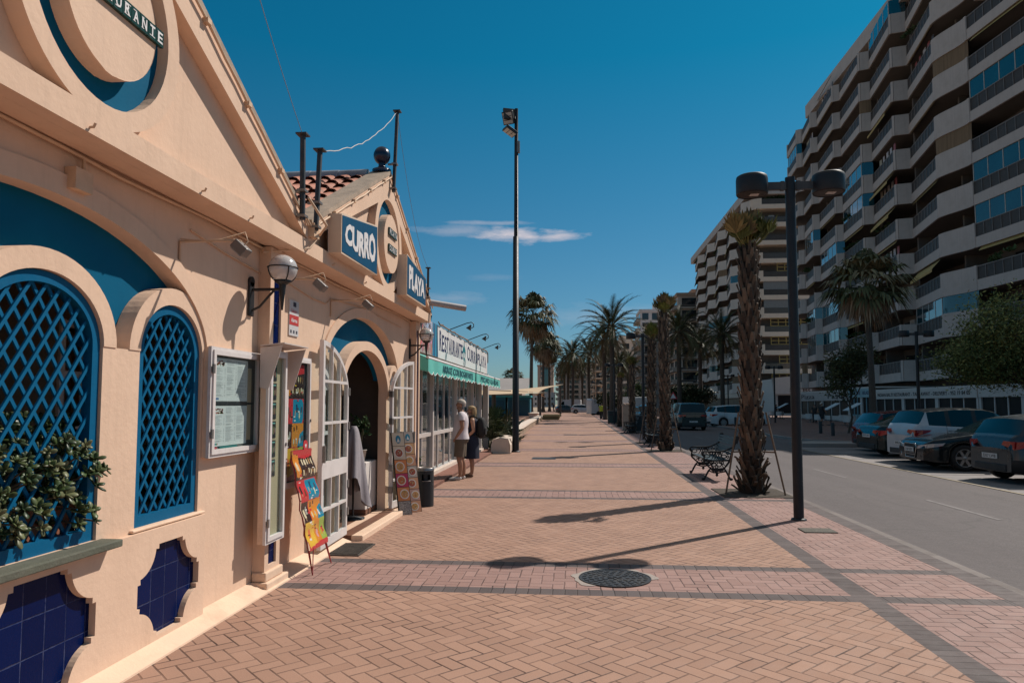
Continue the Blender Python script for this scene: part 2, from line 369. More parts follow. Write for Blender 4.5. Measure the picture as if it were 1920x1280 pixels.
def archwin(c, hw, z0, sp, rise, n=20):
    return [(c + hw, z0), (c + hw, sp)] + arc(c, sp, hw, rise, 0, 180, n)[1:-1] + [(c - hw, sp), (c - hw, z0)]
WIN1 = [(C1 - 1.195, .375, .81, 1.94, .345), (C1, .465, .81, 1.94, .37), (C1 + 1.195, .375, .81, 1.94, .345)]
DOOR = (C2, 1.0, .0, 1.70, .61)
WIN2 = [(C2 - 1.40, .22, .0, 1.84, .26), (C2 + 1.40, .22, .0, 1.84, .26)]
SP = 1.94
def bay_hole(c, wins):
    out = [(c + 1.62, SP)] + arc(c, SP, 1.62, .79, 0, 180, 40)[1:-1] + [(c - 1.62, SP)]
    for (wc, hw, z0, sp, rise) in sorted(wins):
        a, b_ = wc - hw, wc + hw
        out += [(a, SP), (a, z0), (b_, z0), (b_, SP)]
    return out
def dedupe(p):
    q = []
    for a in p:
        if not q or abs(a[0] - q[-1][0]) + abs(a[1] - q[-1][1]) > 1e-5: q.append(a)
    return q
h1 = dedupe(bay_hole(C1, WIN1)); 
h2 = dedupe(bay_hole(C2, [(DOOR[0], DOOR[1], .06, 0, 0)] + [(w[0], w[1], .06, 0, 0) for w in WIN2]))
b = MB()
b.plate([(-4, -.1), (Y1, -.1), (Y1, 3.02), (-4, 3.02)], XW - .12, XW, FX, holes=[h1, h2])
# end and back walls, roof slab, floor
b.box(-9, Y1 - .12, -.1, XW - .121, Y1, 3.02); b.box(-9, -4, -.1, XW - .121, -3.88, 3.02); b.box(-9.1, -4, -.1, -9.001, Y1, 3.02)
b.build('wall', CREAM, rest)
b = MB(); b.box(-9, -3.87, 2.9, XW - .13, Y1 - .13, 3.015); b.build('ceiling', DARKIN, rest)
b = MB(); b.box(-9, -3.87, -.1, XW - .125, Y1 - .13, .055); b.build('floor_slab', mat('red_floor', (.17, .075, .045), .5, var=.2, vs=4), rest)
# blue recessed tympana
for c, wins in ((C1, WIN1), (C2, WIN2 + [DOOR])):
    b = MB()
    o = [(c + 1.62, SP)] + arc(c, SP, 1.62, .79, 0, 180, 40)[1:-1] + [(c - 1.62, SP)]
    hs = []
    for w in sorted(wins):
        wc, hw, z0, sp, rise = w
        if sp < SP:
            up = [p for p in arc(wc, sp, hw, rise, 180, 0, 40) if p[1] > SP]
            if up: o += [(up[0][0] - .002, SP)] + up + [(up[-1][0] + .002, SP)]
        else: o += [(wc - hw, SP)] + arc(wc, sp, hw, rise, 180, 0, 20)[1:-1] + [(wc + hw, SP)]
    b.plate(dedupe(o), XB - .06, XB, FX)
    b.build('tympanum', BLUEP, rest)
# lower leaf of wall that closes the door arch below the tympanum
for w in WIN2 + [DOOR]:
    b = MB()
    wc, hw, z0, sp, rise = w
    a = arc(wc, sp, hw, rise, 180, 0, 40); o = [p for p in a if p[1] <= SP - .001]
    l = [p for p in o if p[0] < wc]; r = [p for p in o if p[0] > wc]
    b.plate(dedupe([(wc - hw - .01, sp)] + l + [(l[-1][0], SP - .001), (wc - hw - .01, SP - .001)]), XW - .11, XW - .004, FX)
    b.plate(dedupe([(r[0][0], SP - .001)] + r + [(wc + hw + .01, sp), (wc + hw + .01, SP - .001)]), XW - .11, XW - .004, FX)
    b.build('spandrel', CREAM, rest)
# raised rings round each opening, big arch bands
def ring(b, wc, hw, sp, rise, wd, z0, d0, d1, n=28, outer_rise=None):
    o = [(wc + hw + wd, z0)] + arc(wc, sp, hw + wd, (outer_rise or rise + wd), 0, 180, n) + [(wc - hw - wd, z0)]
    i = [(wc - hw, z0)] + arc(wc, sp, hw, rise, 180, 0, n) + [(wc + hw, z0)]
    b.plate(dedupe(o + i), d0, d1, FX)
for w in WIN1:
    b = MB(); ring(b, w[0], w[1] - .0, w[3], w[4], .115, SP, XB + .002, XW + .006); b.build('arch_ring', CREAM, rest)
b = MB(); ring(b, DOOR[0], DOOR[1], DOOR[3], DOOR[4], .12, DOOR[3], XB + .002, XW + .03); b.build('arch_ring', CREAM, rest)
for w in WIN2:
    b = MB(); ring(b, w[0], w[1], w[3], w[4], .09, w[3], XB + .002, XW + .012); b.build('arch_ring', CREAM, rest)
for c in (C1, C2):
    b = MB(); ring(b, c, 1.618, SP, .788, .125, SP, XW - .05, XW + .02, n=44); b.build('arch_band', CREAM, rest)
# dado panels with quatrefoil tile fields
def quatre(c, zc, hw, hh, r):
    k = .03; p = []
    def q(cx, cz, a0, a1): return arc(cx, cz, r, r, a0, a1, 10)
    p += [(c + hw, zc - hh + r + k), (c + hw, zc + hh - r - k)]
    p += [(c + hw - k, zc + hh - r - k)] + q(c + hw, zc + hh, 270 - 8, 180 + 8) + [(c + hw - r - k, zc + hh - k), (c + hw - r - k, zc + hh)]
    p += [(c - hw + r + k, zc + hh), (c - hw + r + k, zc + hh - k)] + q(c - hw, zc + hh, 360 - 8, 270 + 8) + [(c - hw + k, zc + hh - r - k), (c - hw, zc + hh - r - k)]
    p += [(c - hw, zc - hh + r + k), (c - hw + k, zc - hh + r + k)] + q(c - hw, zc - hh, 90 - 8, 0 + 8) + [(c - hw + r + k, zc - hh + k), (c - hw + r + k, zc - hh)]
    p += [(c + hw - r - k, zc - hh), (c + hw - r - k, zc - hh + k)] + q(c + hw, zc - hh, 180 - 8, 90 + 8) + [(c + hw - k, zc - hh + r + k)]
    return p
QS = [(C1 - 1.195, .385, .36, .295, .19), (C1, .375, .425, .335, .21), (C1 + 1.17, .385, .36, .295, .19)]
b = MB(); b.plate([(1.8, .0), (5.07, .0), (5.07, .785), (1.8, .785)], XW + .001, XW + .045, FX, holes=[quatre(*q) for q in QS]); b.build('dado', CREAM, rest)
for c, zc, hw, hh, r in QS:
    b = MB(); b.plate([(c - hw - .01, zc - hh - .01), (c + hw + .01, zc - hh - .01), (c + hw + .01, zc + hh + .01), (c - hw - .01, zc + hh + .01)], XW - .01, XW + .004, FX, back=False); b.build('tile_panel', BTILE, rest)
# sloping cement skirting, pilasters on stepped feet
b = MB()
for a, e in ((-4, 8.1), (10.3, Y1)):
    b.add([(XW + .0, a, .075), (-2.61, a, .012), (-2.60, a, -.05), (XW, a, -.05), (XW + .0, e, .075), (-2.61, e, .012), (-2.60, e, -.05), (XW, e, -.05)], [(0, 1, 5, 4), (1, 2, 6, 5), (0, 3, 2, 1), (4, 5, 6, 7)])
b.build('skirting', CREAM2, rest)
PIL = [.62, 6.10, 11.78]
for yc in PIL:
    w = .155
    b = MB()
    b.plate([(yc - w, 0), (yc + w, 0), (yc + w, 2.99), (yc - w, 2.99)], XW + .001, XW + .11, FX, holes=[[(yc - .08, .2), (yc + .08, .2), (yc + .08, 2.85), (yc - .08, 2.85)]])
    b.build('pilaster', CREAM, rest)
    b = MB(); b.box(XW + .002, yc - .081, .19, XW + .09, yc + .081, 2.86); b.build('tile_strip', BTILE, rest)
    b = MB(); b.box(XW + .003, yc - w - .05, -.02, XW + .16, yc + w + .10, .075); b.box(XW + .003, yc - w - .02, .0752, XW + .135, yc + w + .03, .155); b.build('pilaster_foot', CREAM2, rest, bevel=.012)
# parapet with two gables
GA = 2.82
def gab(yc): return [(yc - GA, 3.30), (yc, 4.71), (yc + GA, 3.30)]
prof = [(-4, 3.0), (Y1, 3.0), (Y1, 3.31), (C2 + GA - .09, 3.31), (C2, 4.71), (C2 - GA, 3.31), (C2 - GA - .05, 3.31), (C1, 4.71), (C1 - GA, 3.31), (-4, 3.31)]
b = MB(); b.plate(prof, XP - .24, XP - .10, FX); b.build('parapet_core', CREAM, rest)
SL = 1.41 / 2.82
def panel(c, side):
    zc, ro = 3.77, .675; base = 3.14
    a0 = math.degrees(math.asin((base - zc) / ro)); pts = []
    a = a0
    while a < 90:
        p = (ro * math.cos(rad(a)), zc + ro * math.sin(rad(a)))
        if p[1] > 4.43 - .45 * p[0]: break
        pts.append(p); a += 5
    rr = (4.43 - base) / .45
    return [(c + side * p[0], p[1]) for p in [(rr, base)] + pts[::-1]]
hol = []
for c in (C1, C2): hol += [panel(c, 1), panel(c, -1), arc(c, 3.77, .555, .57, 0, 360, 48)[:-1]]
b = MB(); b.plate(prof, XP - .0985, XP, FX, holes=hol); b.build('parapet_face', CREAM, rest)
b = MB(); b.box(XW - .11, -4, 3.021, XP - .241, Y1, 3.06); b.build('soffit', CREAM, rest)
for c in (C1, C2):
    b = MB(); b.plate(arc(c, 3.77, .5545, .5695, 0, 360, 48)[:-1], XP - .095, XP - .07, FX); b.build('medallion', BLUEP, rest)
    b = MB(); b.plate(arc(c, 3.75, .375, .39, 0, 360, 48)[:-1], XP - .07, XP + .03, FX); b.build('medallion_disc', CREAM, rest, bevel=.006)
# rake copings with a thin clipped conduit
STONE = mat('coping', (.36, .27, .20), .85, var=.25, vs=7, bump=.3, dirt=(.17, .14, .11), dscale=6, damt=.6)
for c in (C1, C2):
    for s in (-1, 1):
        b = MB(); b.beam((XP - .125, c, 4.735), (XP - .125, c + s * (GA - .02), 3.325), .27, .045); b.build('coping', STONE, rest)
        b = MB(); b.tube([(XP + .02, c + s * t * GA, 4.67 - t * 1.41 + .006 * math.sin(t * 40)) for t in [i / 14 for i in range(15)]], .011, 6)
        for t in (.12, .34, .56, .78, .95): b.cbox((XP + .016, c + s * t * GA, 4.672 - t * 1.41), .045, .05, .035)
        b.build('conduit', CONDUIT, rest)
# tiled roofs behind the gables
TILE = mat('clay_tile', (.42, .155, .095), .75, var=.3, vs=3.5, bump=.3, bs=30, dirt=(.13, .07, .05), dscale=5, damt=.7)
RIDGE = mat('glazed_ridge', (.22, .235, .27), .35, var=.5, vs=2.2)
for c in (C1, C2):
    for s in (-1, 1):
        b = MB(); L = GA / math.cos(math.atan(SL)); n = 9
        for i in range(30):
            xc = XP - .36 - i * .215
            for k in range(n):
                t0, t1 = k / n, (k + 1.12) / n
                ya, yb = c + s * GA * t0, c + s * GA * t1; za, zb = 4.66 - 1.41 * t0, 4.66 - 1.41 * t1 + .03
                r0, r1 = .082, .10
                vs = []
                for (yy, zz, rr) in ((ya, za, r0), (yb, zb, r1)):
                    for j in range(7):
                        q = PI * j / 6; vs.append((xc + rr * math.cos(q), yy, zz + rr * .85 * math.sin(q)))
                b.add(vs, [(j, j + 1, 8 + j, 7 + j) for j in range(6)] , True)
        b.add([(XP - .24, c, 4.655), (-9.1, c, 4.655), (-9.1, c + s * GA, 3.245), (XP - .24, c + s * GA, 3.245)], [(0, 1, 2, 3)], False)
        b.build('tiled_roof', TILE, rest)
    b = MB()
    for i in range(16):
        x = XP - .30 - i * .40; b.tube([(x, c, 4.69), (x - .42, c, 4.70)], [.10, .085], 10)
    b.build('ridge_tile', RIDGE, rest)
# finial
b = MB(); yf = C2 + .02
b.lathe([(.13, 4.735), (.13, 4.78), (.07, 4.80), (.045, 4.84), (.05, 4.87)], 16, (XP - .12, yf, 0)); b.ball((XP - .12, yf, 4.98), .115, 18, 12, (1, 1, 1.1)); b.build('finial', mat('dark_blue_ceramic', (.008, .018, .05), .25, var=.2), rest)
# rooms behind: porch wall, porch ends
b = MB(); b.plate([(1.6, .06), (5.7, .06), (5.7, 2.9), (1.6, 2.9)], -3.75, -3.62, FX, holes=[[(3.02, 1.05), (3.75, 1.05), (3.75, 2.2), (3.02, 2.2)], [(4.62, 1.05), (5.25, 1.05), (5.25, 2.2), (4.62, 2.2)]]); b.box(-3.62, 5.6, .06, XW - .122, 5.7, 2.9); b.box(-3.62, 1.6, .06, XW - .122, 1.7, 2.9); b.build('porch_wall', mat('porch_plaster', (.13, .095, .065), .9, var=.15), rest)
for a, e in ((3.02, 3.75), (4.62, 5.25)):
    b = MB()
    for y in (a, (a + e) / 2 - .03, e - .05): b.box(-3.66, y, 1.05, -3.60, y + .05, 2.2)
    for z in (1.05, 1.42, 1.79, 2.15): b.box(-3.655, a + .05, z, -3.61, e - .05, z + .045)
    b.build('porch_window', WHITEP, rest)
b = MB(); b.box(-3.616, 5.6 - 4.0 + .1, .06, XW - .125, 5.6, .80); b.build('porch_ledge', CREAM2, rest)
# blue lattice windows
def lattice(wc, hw, z0, sp, rise, label):
    out = archwin(wc, hw - .004, z0, sp, rise - .004, 28); inn = archwin(wc, hw - .066, z0 + .07, sp, rise - .066, 28)
    b = MB(); b.plate(out, XW - .075, XW - .018, FX, holes=[inn]); f = b.build('lattice_window', BLUEW, rest)
    b = MB(); poly = archwin(wc, hw - .058, z0 + .062, sp, rise - .058, 16); px, pz = .108, .152; nrm = math.hypot(px, pz)
    for s in (-1, 1):
        d = (px / nrm, s * pz / nrm); k = -30
        while k < 40:
            p = (wc + k * px, z0); t = clipseg(poly, p, d); k += 1
            if not t: continue
            a = (p[0] + d[0] * t[0], p[1] + d[1] * t[0]); e = (p[0] + d[0] * t[1], p[1] + d[1] * t[1]); X = XW - (.040 if s > 0 else .052)
            b.beam((X, a[0], a[1]), (X, e[0], e[1]), .020, .0115, up=(1, 0, 0))
    b.build('lattice', BLUEW, f)
    return f
for w in WIN1:
    lattice(*w, None)
# sills
SILL = mat('mossy_sill', (.105, .105, .078), .8, var=.3, vs=6, bump=.4, dirt=(.06, .075, .05), dscale=5, damt=.6)
for w, mm, ex in ((WIN1[0], CREAM2, .03), (WIN1[1], SILL, .13), (WIN1[2], CREAM2, .03)):
    b = MB(); b.box(XW - .10, w[0] - w[1] - .05, w[2] - (.045 if ex > .1 else .02), XW + ex, w[0] + w[1] + .06, w[2] - .001); b.build('window_sill', mm, rest, bevel=.008)
# doors folded back against the wall
def doorleaf(hy, sgn, swing):
    """leaf hinged at y = hy; sgn is the side it is folded to; local u from the hinge, height follows the arch"""
    W = .96
    def top(u): return DOOR[3] + .0 + DOOR[4] * math.sqrt(max(0, 1 - min(1, 1 - u / 1.0) ** 2)) - .03
    c, s_ = math.cos(swing), math.sin(swing)
    def fn(u, v, d): return (XW + .05 + s_ * u + c * d, hy + sgn * c * u - sgn * s_ * d, v)
    z0 = .075; us = [W * i / 18 for i in range(19)]; fw = .05
    outer = [(0.01, z0), (W, z0)] + [(u, top(u)) for u in us[::-1] if u > .012] + [(0.01, top(.01))]
    rails = [.60, 1.42, 1.86]
    holes = []
    cols = [fw + .0, .345, .63, W - fw]
    zb = [(z0 + .09, .46), (.49, .80), (.98, 1.38), (1.41, 1.83), (1.86, 9)]
    for k in range(3):
        a, e = cols[k] + .009, cols[k + 1] - .009
        for (za, zz) in zb:
            if zz < 5:
                if zz > top(a) - fw - .06: zz = min(top(a), top(e)) - fw
                holes.append([(a, za), (e, za), (e, min(zz, min(top(a), top(e)) - fw)), (a, min(zz, min(top(a), top(e)) - fw))])
            else:
                tp = [(a + (e - a) * i / 6, top(a + (e - a) * i / 6) - fw) for i in range(7)]
                tp = [p for p in tp if p[1] > za + .03]
                if len(tp) > 1: holes.append([(tp[0][0], za), (e, za)] + tp[::-1])
    b = MB(); b.plate(outer, 0, .045, fn, holes=holes); d = b.build('door_leaf', WHITEP, rest)
    b = MB(); b.plate([(fw, z0 + .05), (W - fw, z0 + .05)] + [(u, top(u) - .03) for u in us[::-1] if fw < u < W - fw], .02, .024, fn); g = b.build('pane', GLASS, d)
    b = MB(); b.add([fn(W - .03, .98, .05), fn(W - .0, .98, .05), fn(W - .0, 1.16, .05), fn(W - .03, 1.16, .05), fn(W - .03, .98, .075), fn(W, .98, .075), fn(W, 1.16, .075), fn(W - .03, 1.16, .075)], [(0, 3, 2, 1), (4, 5, 6, 7), (0, 1, 5, 4), (1, 2, 6, 5), (2, 3, 7, 6), (3, 0, 4, 7)])
    b.build('lock', GREYM, d)
    for z in (.3, .62, 1.3, 1.7):
        b = MB(); b.add([fn(-.02, z, .0), fn(.03, z, .0), fn(.03, z + .09, .0), fn(-.02, z + .09, .0), fn(-.02, z, .056), fn(.03, z, .056), fn(.03, z + .09, .056), fn(-.02, z + .09, .056)], [(0, 3, 2, 1), (4, 5, 6, 7), (0, 1, 5, 4), (1, 2, 6, 5), (2, 3, 7, 6), (3, 0, 4, 7)]); b.build('hinge', GREYM, d)
    return fn
fnL = doorleaf(C2 - 1.0, -1, rad(2))
fnR = doorleaf(C2 + 1.0, 1, rad(6))
# fixed side lights beside the door
for w in WIN2:
    b = MB(); o = archwin(w[0], w[1] - .004, .06, w[3], w[4] - .004, 20); 
    hs = []
    for a, e in ((w[0] - w[1] + .04, w[0] - .012), (w[0] + .012, w[0] + w[1] - .04)):
        for z0, z1 in ((.12, .75), (.80, 1.25), (1.29, 1.76)): hs.append([(a, z0), (e, z0), (e, z1), (a, z1)])
    b.plate(o, XW - .09, XW - .05, FX, holes=hs); f = b.build('side_light', WHITEP, rest)
    b = MB(); b.plate(archwin(w[0], w[1] - .02, .08, w[3], w[4] - .02, 16), XW - .072, XW - .068, FX); g = b.build('pane', GLASS, f)
# threshold step
b = MB(); b.box(-2.64, C2 - 1.02, -.05, -2.50, C2 + 1.05, .062); b.build('threshold', CREAM2, rest, bevel=.012)
b = MB(); b.box(XW - .12, C2 - 1.0, -.05, -2.641, C2 + 1.0, .058); b.build('threshold_tile', MATS['red_floor'], rest)
# inner passage wall with its own arch
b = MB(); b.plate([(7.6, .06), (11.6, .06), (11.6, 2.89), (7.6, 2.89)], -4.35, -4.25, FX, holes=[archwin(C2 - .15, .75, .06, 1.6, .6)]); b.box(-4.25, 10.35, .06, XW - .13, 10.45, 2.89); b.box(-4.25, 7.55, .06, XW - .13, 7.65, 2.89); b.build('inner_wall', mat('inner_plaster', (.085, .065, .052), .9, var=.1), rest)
# conduits under the overhang with junction boxes
b = MB(); b.tube([(XW + .03, -1 + i * .5, 2.985 + .01 * math.sin(i * 1.7)) for i in range(26)], .012, 6)
b.box(XW + .002, 3.55, 2.78, XW + .07, 3.69, 2.90); b.tube([(XW + .03, 3.66, 2.90), (XW + .03, 3.66, 2.99)], .01, 6)
b.tube([(XW + .015, 4.8, 2.86), (XW + .015, 5.3, 2.80), (XW + .015, 5.9, 2.76), (XW + .015, 6.08, 2.75)], .006, 5)
b.tube([(XW + .015, 6.5, 2.78), (XW + .015, 7.2, 2.72), (XW + .015, 7.6, 2.72), (XW + .015, 7.75, 2.8), (XW + .015, 9, 2.86), (XW + .015, 11, 2.82)], .006, 5)
b.tube([(XP + .01, 6.2, 3.36), (XP + .05, 6.45, 3.18), (XP + .03, 6.3, 3.05), (XP - .1, 6.1, 2.99), (XW + .05, 5.9, 2.93)], .009, 6)
b.build('conduit', CONDUIT, rest)
b = MB()
for y in (3.35, 4.45, 5.15, 7.0, 8.1, 9.6): b = MB(); b.tube([(XP - .004, y, 3.03), (XP + .02, y, 3.03), (XP + .03, y, 3.05)], .007, 6); b.build('hook', CONDUIT, rest)
# satellite bracket and junction at the valley
b = MB(); b.box(XP + .001, 6.33, 3.17, XP + .06, 6.46, 3.30); b.tube([(XP + .05, 6.2, 3.5), (XP + .16, 6.38, 3.28), (XP + .05, 6.5, 3.22)], .012, 6); b.build('bracket', CONDUIT, rest)
# ================= things on and before the restaurant front =================
SIGNBLUE = mat('sign_blue', (.004, .068, .145), .5, var=.08, vs=4, spec=.2)
SIGNWHITE = mat('sign_white', (.72, .68, .67), .5, var=.04, vs=4)
SIGNBOX = mat('sign_box', (.66, .50, .38), .6, var=.1, vs=4)
PRINT = mat('printed_card', rough=.55, attr=True, var=.06, vs=8)
GLOSS = mat('glossy_print', rough=.3, attr=True, var=.05, vs=8)
# two light boxes with the restaurant's name
def lightbox(pts, txt, label, pad):
    X = -2.36
    tl, tr, br, bl = [ax(px, py, X) for px, py in pts]
    y0 = (tl.y + bl.y) / 2; y1 = (tr.y + br.y) / 2; z0 = (bl.z + br.z) / 2
    root = thing('sign_box', label, 'sign', (XP, (y0 + y1) / 2, z0))
    b = MB(); b.plate([(y0, z0), (y1, z0), (y1, tr.z), (y0, tl.z)], XP + .002, X, FX); b.build('casing', SIGNBOX, root, bevel=.006)
    b = MB(); b.plate([(y0 + .012, z0 + .014), (y1 - .012, z0 + .014), (y1 - .012, tr.z - .014), (y0 + .012, tl.z - .014)], X - .002, X + .004, FX); b.build('panel', SIGNBLUE, root)
    zl0 = z0 + .10; h0 = min(tl.z, tr.z) - z0 - .21; k = (tr.z - tl.z) / (y1 - y0) * .8; W = y1 - y0 - 2 * pad
    def fn(u, v, d): return (X + .005 + d, y0 + pad + u, zl0 + v * (1 + (k * u / h0 if k > 0 else -k * (W - u) / h0)) + .02 * math.sin(u * 9))
    b = MB(); b.text(txt, fn, W, h0 + .02, .003, off=.045, space=.94); b.build('lettering', SIGNWHITE, root)
lightbox([(642, 401), (708, 425), (706, 516), (639, 473)], 'CURRO', 'blue sign box reading CURRO beside the round medallion', .09)
lightbox([(764, 477), (798, 523), (798, 573), (762, 554)], 'PLAYA', 'blue sign box reading PLAYA under the gable end', .10)
# lettered tile plaques on the medallion discs
GT = mat('green_glazed_tile', (.012, .05, .042), .25, var=.2, vs=9)
def plaque(c, z, txt, w, h, label):
    root = thing('letter_plaque', label, 'plaque', (XP + .03, c, z))
    b = MB(); n = len(txt)
    for i in range(n): b.box(XP + .03, c - w / 2 + w * i / n + .002, z, XP + .052, c - w / 2 + w * (i + 1) / n - .002, z + h)
    b.build('tile_row', GT, root)
    b = MB()
    for i, ch in enumerate(txt):
        u0 = c - w / 2 + w * i / n; b.text(ch, lambda u, v, d, u0=u0: (XP + .0525 + d, u0 + w / n * .2 + u, z + h * .16 + v), w / n * (.6 if ch != 'I' else .2), h * .68, .002, off=.02)
        for zz in (z + h * .16, z + h * .8): b.box(XP + .0526, u0 + w / n * .16, zz, XP + .0542, u0 + w / n * .84 if ch in 'ETRLZ' else u0 + w / n * .45, zz + h * .045)
    b.build('lettering', SIGNWHITE, root)
plaque(C1, 3.72, 'RESTAURANTE', .84, .095, 'green tile plaque reading RESTAURANTE on the big cream medallion')
plaque(C2 + .02, 3.84, 'PLAYA', .40, .10, 'upper small green tile plaque reading PLAYA on the far medallion')
plaque(C2 + .02, 3.62, 'CURRO', .40, .10, 'lower small green tile plaque reading CURRO on the far medallion')
# dark posts clamped to the gables
POST = mat('weathered_dark_post', (.022, .028, .038), .55, var=.4, vs=5, dirt=(.10, .075, .06), dscale=7, damt=.5)
CL = [('dark square post clamped at the valley between gables, with a slack white wire at its head', 0)]
def post(px0, py0, px1, py1, X, label, wd=.05):
    p = ax(px0, py0, X); q = ax(px1, py1, X)
    root = thing('roof_post', label, 'post', p)
    b = MB(); b.tube([p, q], wd / 2, 10); b.build('pole', POST, root)
    b = MB(); b.cbox(q + Vector((0, 0, .006)), wd * 2.0, wd * 2.0, .014); b.build('cap', POST, root)
    b = MB()
    for f in (.04, .34):
        b = MB(); c = p.lerp(q, f); b.cbox(c, .075, .085, .022); b.cbox(c - Vector((.05, 0, 0)), .09, .03, .02); b.build('clamp', GREYM, root)
    return q
qa = post(567, 412, 568, 254, XP + .05, 'dark post with flat cap at the roof valley, under a thin rising wire')
qb = post(592, 432, 600, 283, XP + .06, 'dark post tilted at the roof valley, tied to a slack white rope')
qc = post(738, 360, 745, 210, XP + .05, 'tall dark post clamped beside the ball finial on the far gable')
qd = post(802, 560, 803, 503, XP + .02, 'short dark post at the low end of the far gable', .04)
WIRE = mat('white_rope', (.55, .52, .5), .7)
def rope(p, q, sag, r, label, m, wig=0.0):
    b = MB(); n = 22; rr = random.Random(3)
    b.tube([p.lerp(q, i / n) - Vector((0, 0, sag * 4 * (i / n) * (1 - i / n) + rr.uniform(-wig, wig))) for i in range(n + 1)], r, 5)
    tag(b.build('rope', m), label, 'rope')
rope(qb, qc, .16, .005, 'slack white rope strung from the tilted post to the tall post', WIRE, .012)
rope(qa, ay(470, -60, 4.6), .03, .003, 'thin grey wire rising from the valley post into the sky', mat('grey_wire', (.16, .19, .22), .6))
rope(qc, qd, .35, .003, 'thin grey wire hanging from the tall post to the short post', MATS['grey_wire'])
# drain spout
p = ax(800, 566, XP - .05); b = MB(); b.tube([p, p + Vector((.62, .35, -.07))], .055, 12); tag(b.build('rain_spout', mat('zinc_pipe', (.36, .33, .33), .5, metal=.2, var=.15)), 'grey pipe spout jutting from the gable end over the signboard', 'spout')
# globe lamps on brackets
def globe():
    m, t, bs = newmat('globe_glass'); bs.inputs['Base Color'].default_value = (.75, .70, .68, 1); bs.inputs['Roughness'].default_value = .12; bs.inputs['Transmission Weight'].default_value = .35; bs.inputs['Coat Weight'].default_value = .6; return m
GL = globe()
def walllamp(y, z, Xw, label):
    root = thing('wall_lamp', label, 'wall lamp', (Xw, y, z))
    b = MB(); b.cbox((Xw + .012, y, z - .02), .024, .085, .30); b.lathe([(.043, 0), (.043, .024)], 14, (Xw, y, z + .13), M=Matrix.Rotation(PI / 2, 4, 'Y')); b.build('back_plate', BLACKM, root, bevel=.008)
    b = MB(); b.tube([(Xw + .02, y, z + .06), (Xw + .29, y, z + .06)], .013, 8); b.tube([(Xw + .02, y, z - .12), (Xw + .09, y, z - .09), (Xw + .16, y, z - .01), (Xw + .22, y, z + .055)], .011, 8); b.tube([(Xw + .29, y, z - .12), (Xw + .29, y, z + .10)], [.008, .03], 10); b.build('bracket', BLACKM, root)
    c = Vector((Xw + .29, y, z + .235)); b = MB(); b.ball(c, .122, 28, 18, z0=-.92); b.build('globe', GL, root)
    b = MB(); b.lathe([(.035, -.135), (.06, -.118), (.072, -.10), (.05, -.11)], 20, c)
    b.tube([c + Vector((.125 * math.cos(q), .125 * math.sin(q), .01)) for q in [2 * PI * i / 28 for i in range(29)]], .006, 6)
    for k in range(4):
        q = PI / 4 + k * PI / 2; b.tube([c + Vector((.127 * math.cos(e) * math.cos(q), .127 * math.cos(e) * math.sin(q), .127 * math.sin(e))) for e in [rad(-62 + 66 * i / 6) for i in range(7)]], .005, 5)
    b.build('cage', BLACKM, root)
    b = MB(); b.ball(c - Vector((0, 0, .06)), .035, 12, 8); b.build('bulb', SIGNWHITE, root)
walllamp(5.78, 2.52, XW, 'white globe lamp on a black bracket beside the menu case')
walllamp(11.62, 2.52, XW + .0, 'white globe lamp on a black bracket by the food signboard')
# little floodlights on pipe arms
def spot(px0, py0, px1, py1, label):
    p = ax(px0, py0, XW + .01); q = ay(px1, py1, p.y + .06)
    root = thing('arm_floodlight', label, 'floodlight', p)
    b = MB(); b.tube([p - Vector((0, 0, .18)), p, q + Vector((-.05, 0, .06)), q + Vector((0, 0, .05))], .011, 6); b.tube([p + Vector((0, 0, .02)), p + (q - p) * .5 + Vector((0, 0, .02)), q + Vector((.02, .02, .12)), q + Vector((.05, 0, .05)), q], .005, 5); b.build('arm', CONDUIT, root)
    b = MB(); d = Vector((-.55, 0, -.6)).normalized(); b.beam(q - d * .035, q + d * .035, .12, .085, (0, 1, 0)); b.build('housing', GREYM, root, bevel=.008)
    b = MB(); b.beam(q + d * .0352, q + d * .042, .10, .068, (0, 1, 0)); b.build('lens', mat('lamp_lens', (.35, .34, .33), .15), root)
spot(338, 453, 452, 466, 'small grey floodlight on a pipe arm above the narrow lattice window')
spot(516, 522, 601, 535, 'small grey floodlight on a pipe arm above the alarm plate')
spot(621, 564, 690, 572, 'small grey floodlight on a pipe arm over the entrance arch')
# alarm plate
b = MB(); b.col = (.55, .53, .53); b.box(XW + .001, 6.60, 2.27, XW + .012, 6.83, 2.62)
b.col = (.45, .035, .035); b.box(XW + .0122, 6.602, 2.375, XW + .0135, 6.828, 2.475); b.col = (.02, .02, .04); b.box(XW + .0122, 6.69, 2.56, XW + .0135, 6.76, 2.605)
b.col = (.6, .1, .12); b.text('Sabart', lambda u, v, d: (XW + .0135 + d, 6.64 + u, 2.50 + v), .15, .035, .0005); b.col = (.7, .66, .66); b.text('Alarma', lambda u, v, d: (XW + .014 + d, 6.64 + u, 2.405 + v), .15, .04, .0005, off=.02)
b.col = (.05, .05, .07)
for i in range(3): b.box(XW + .0122, 6.625 + i * .07, 2.295, XW + .0135, 6.66 + i * .07, 2.325)
tag(b.build('alarm_plate', PRINT), 'small white and red alarm plate on the cream wall', 'sign')

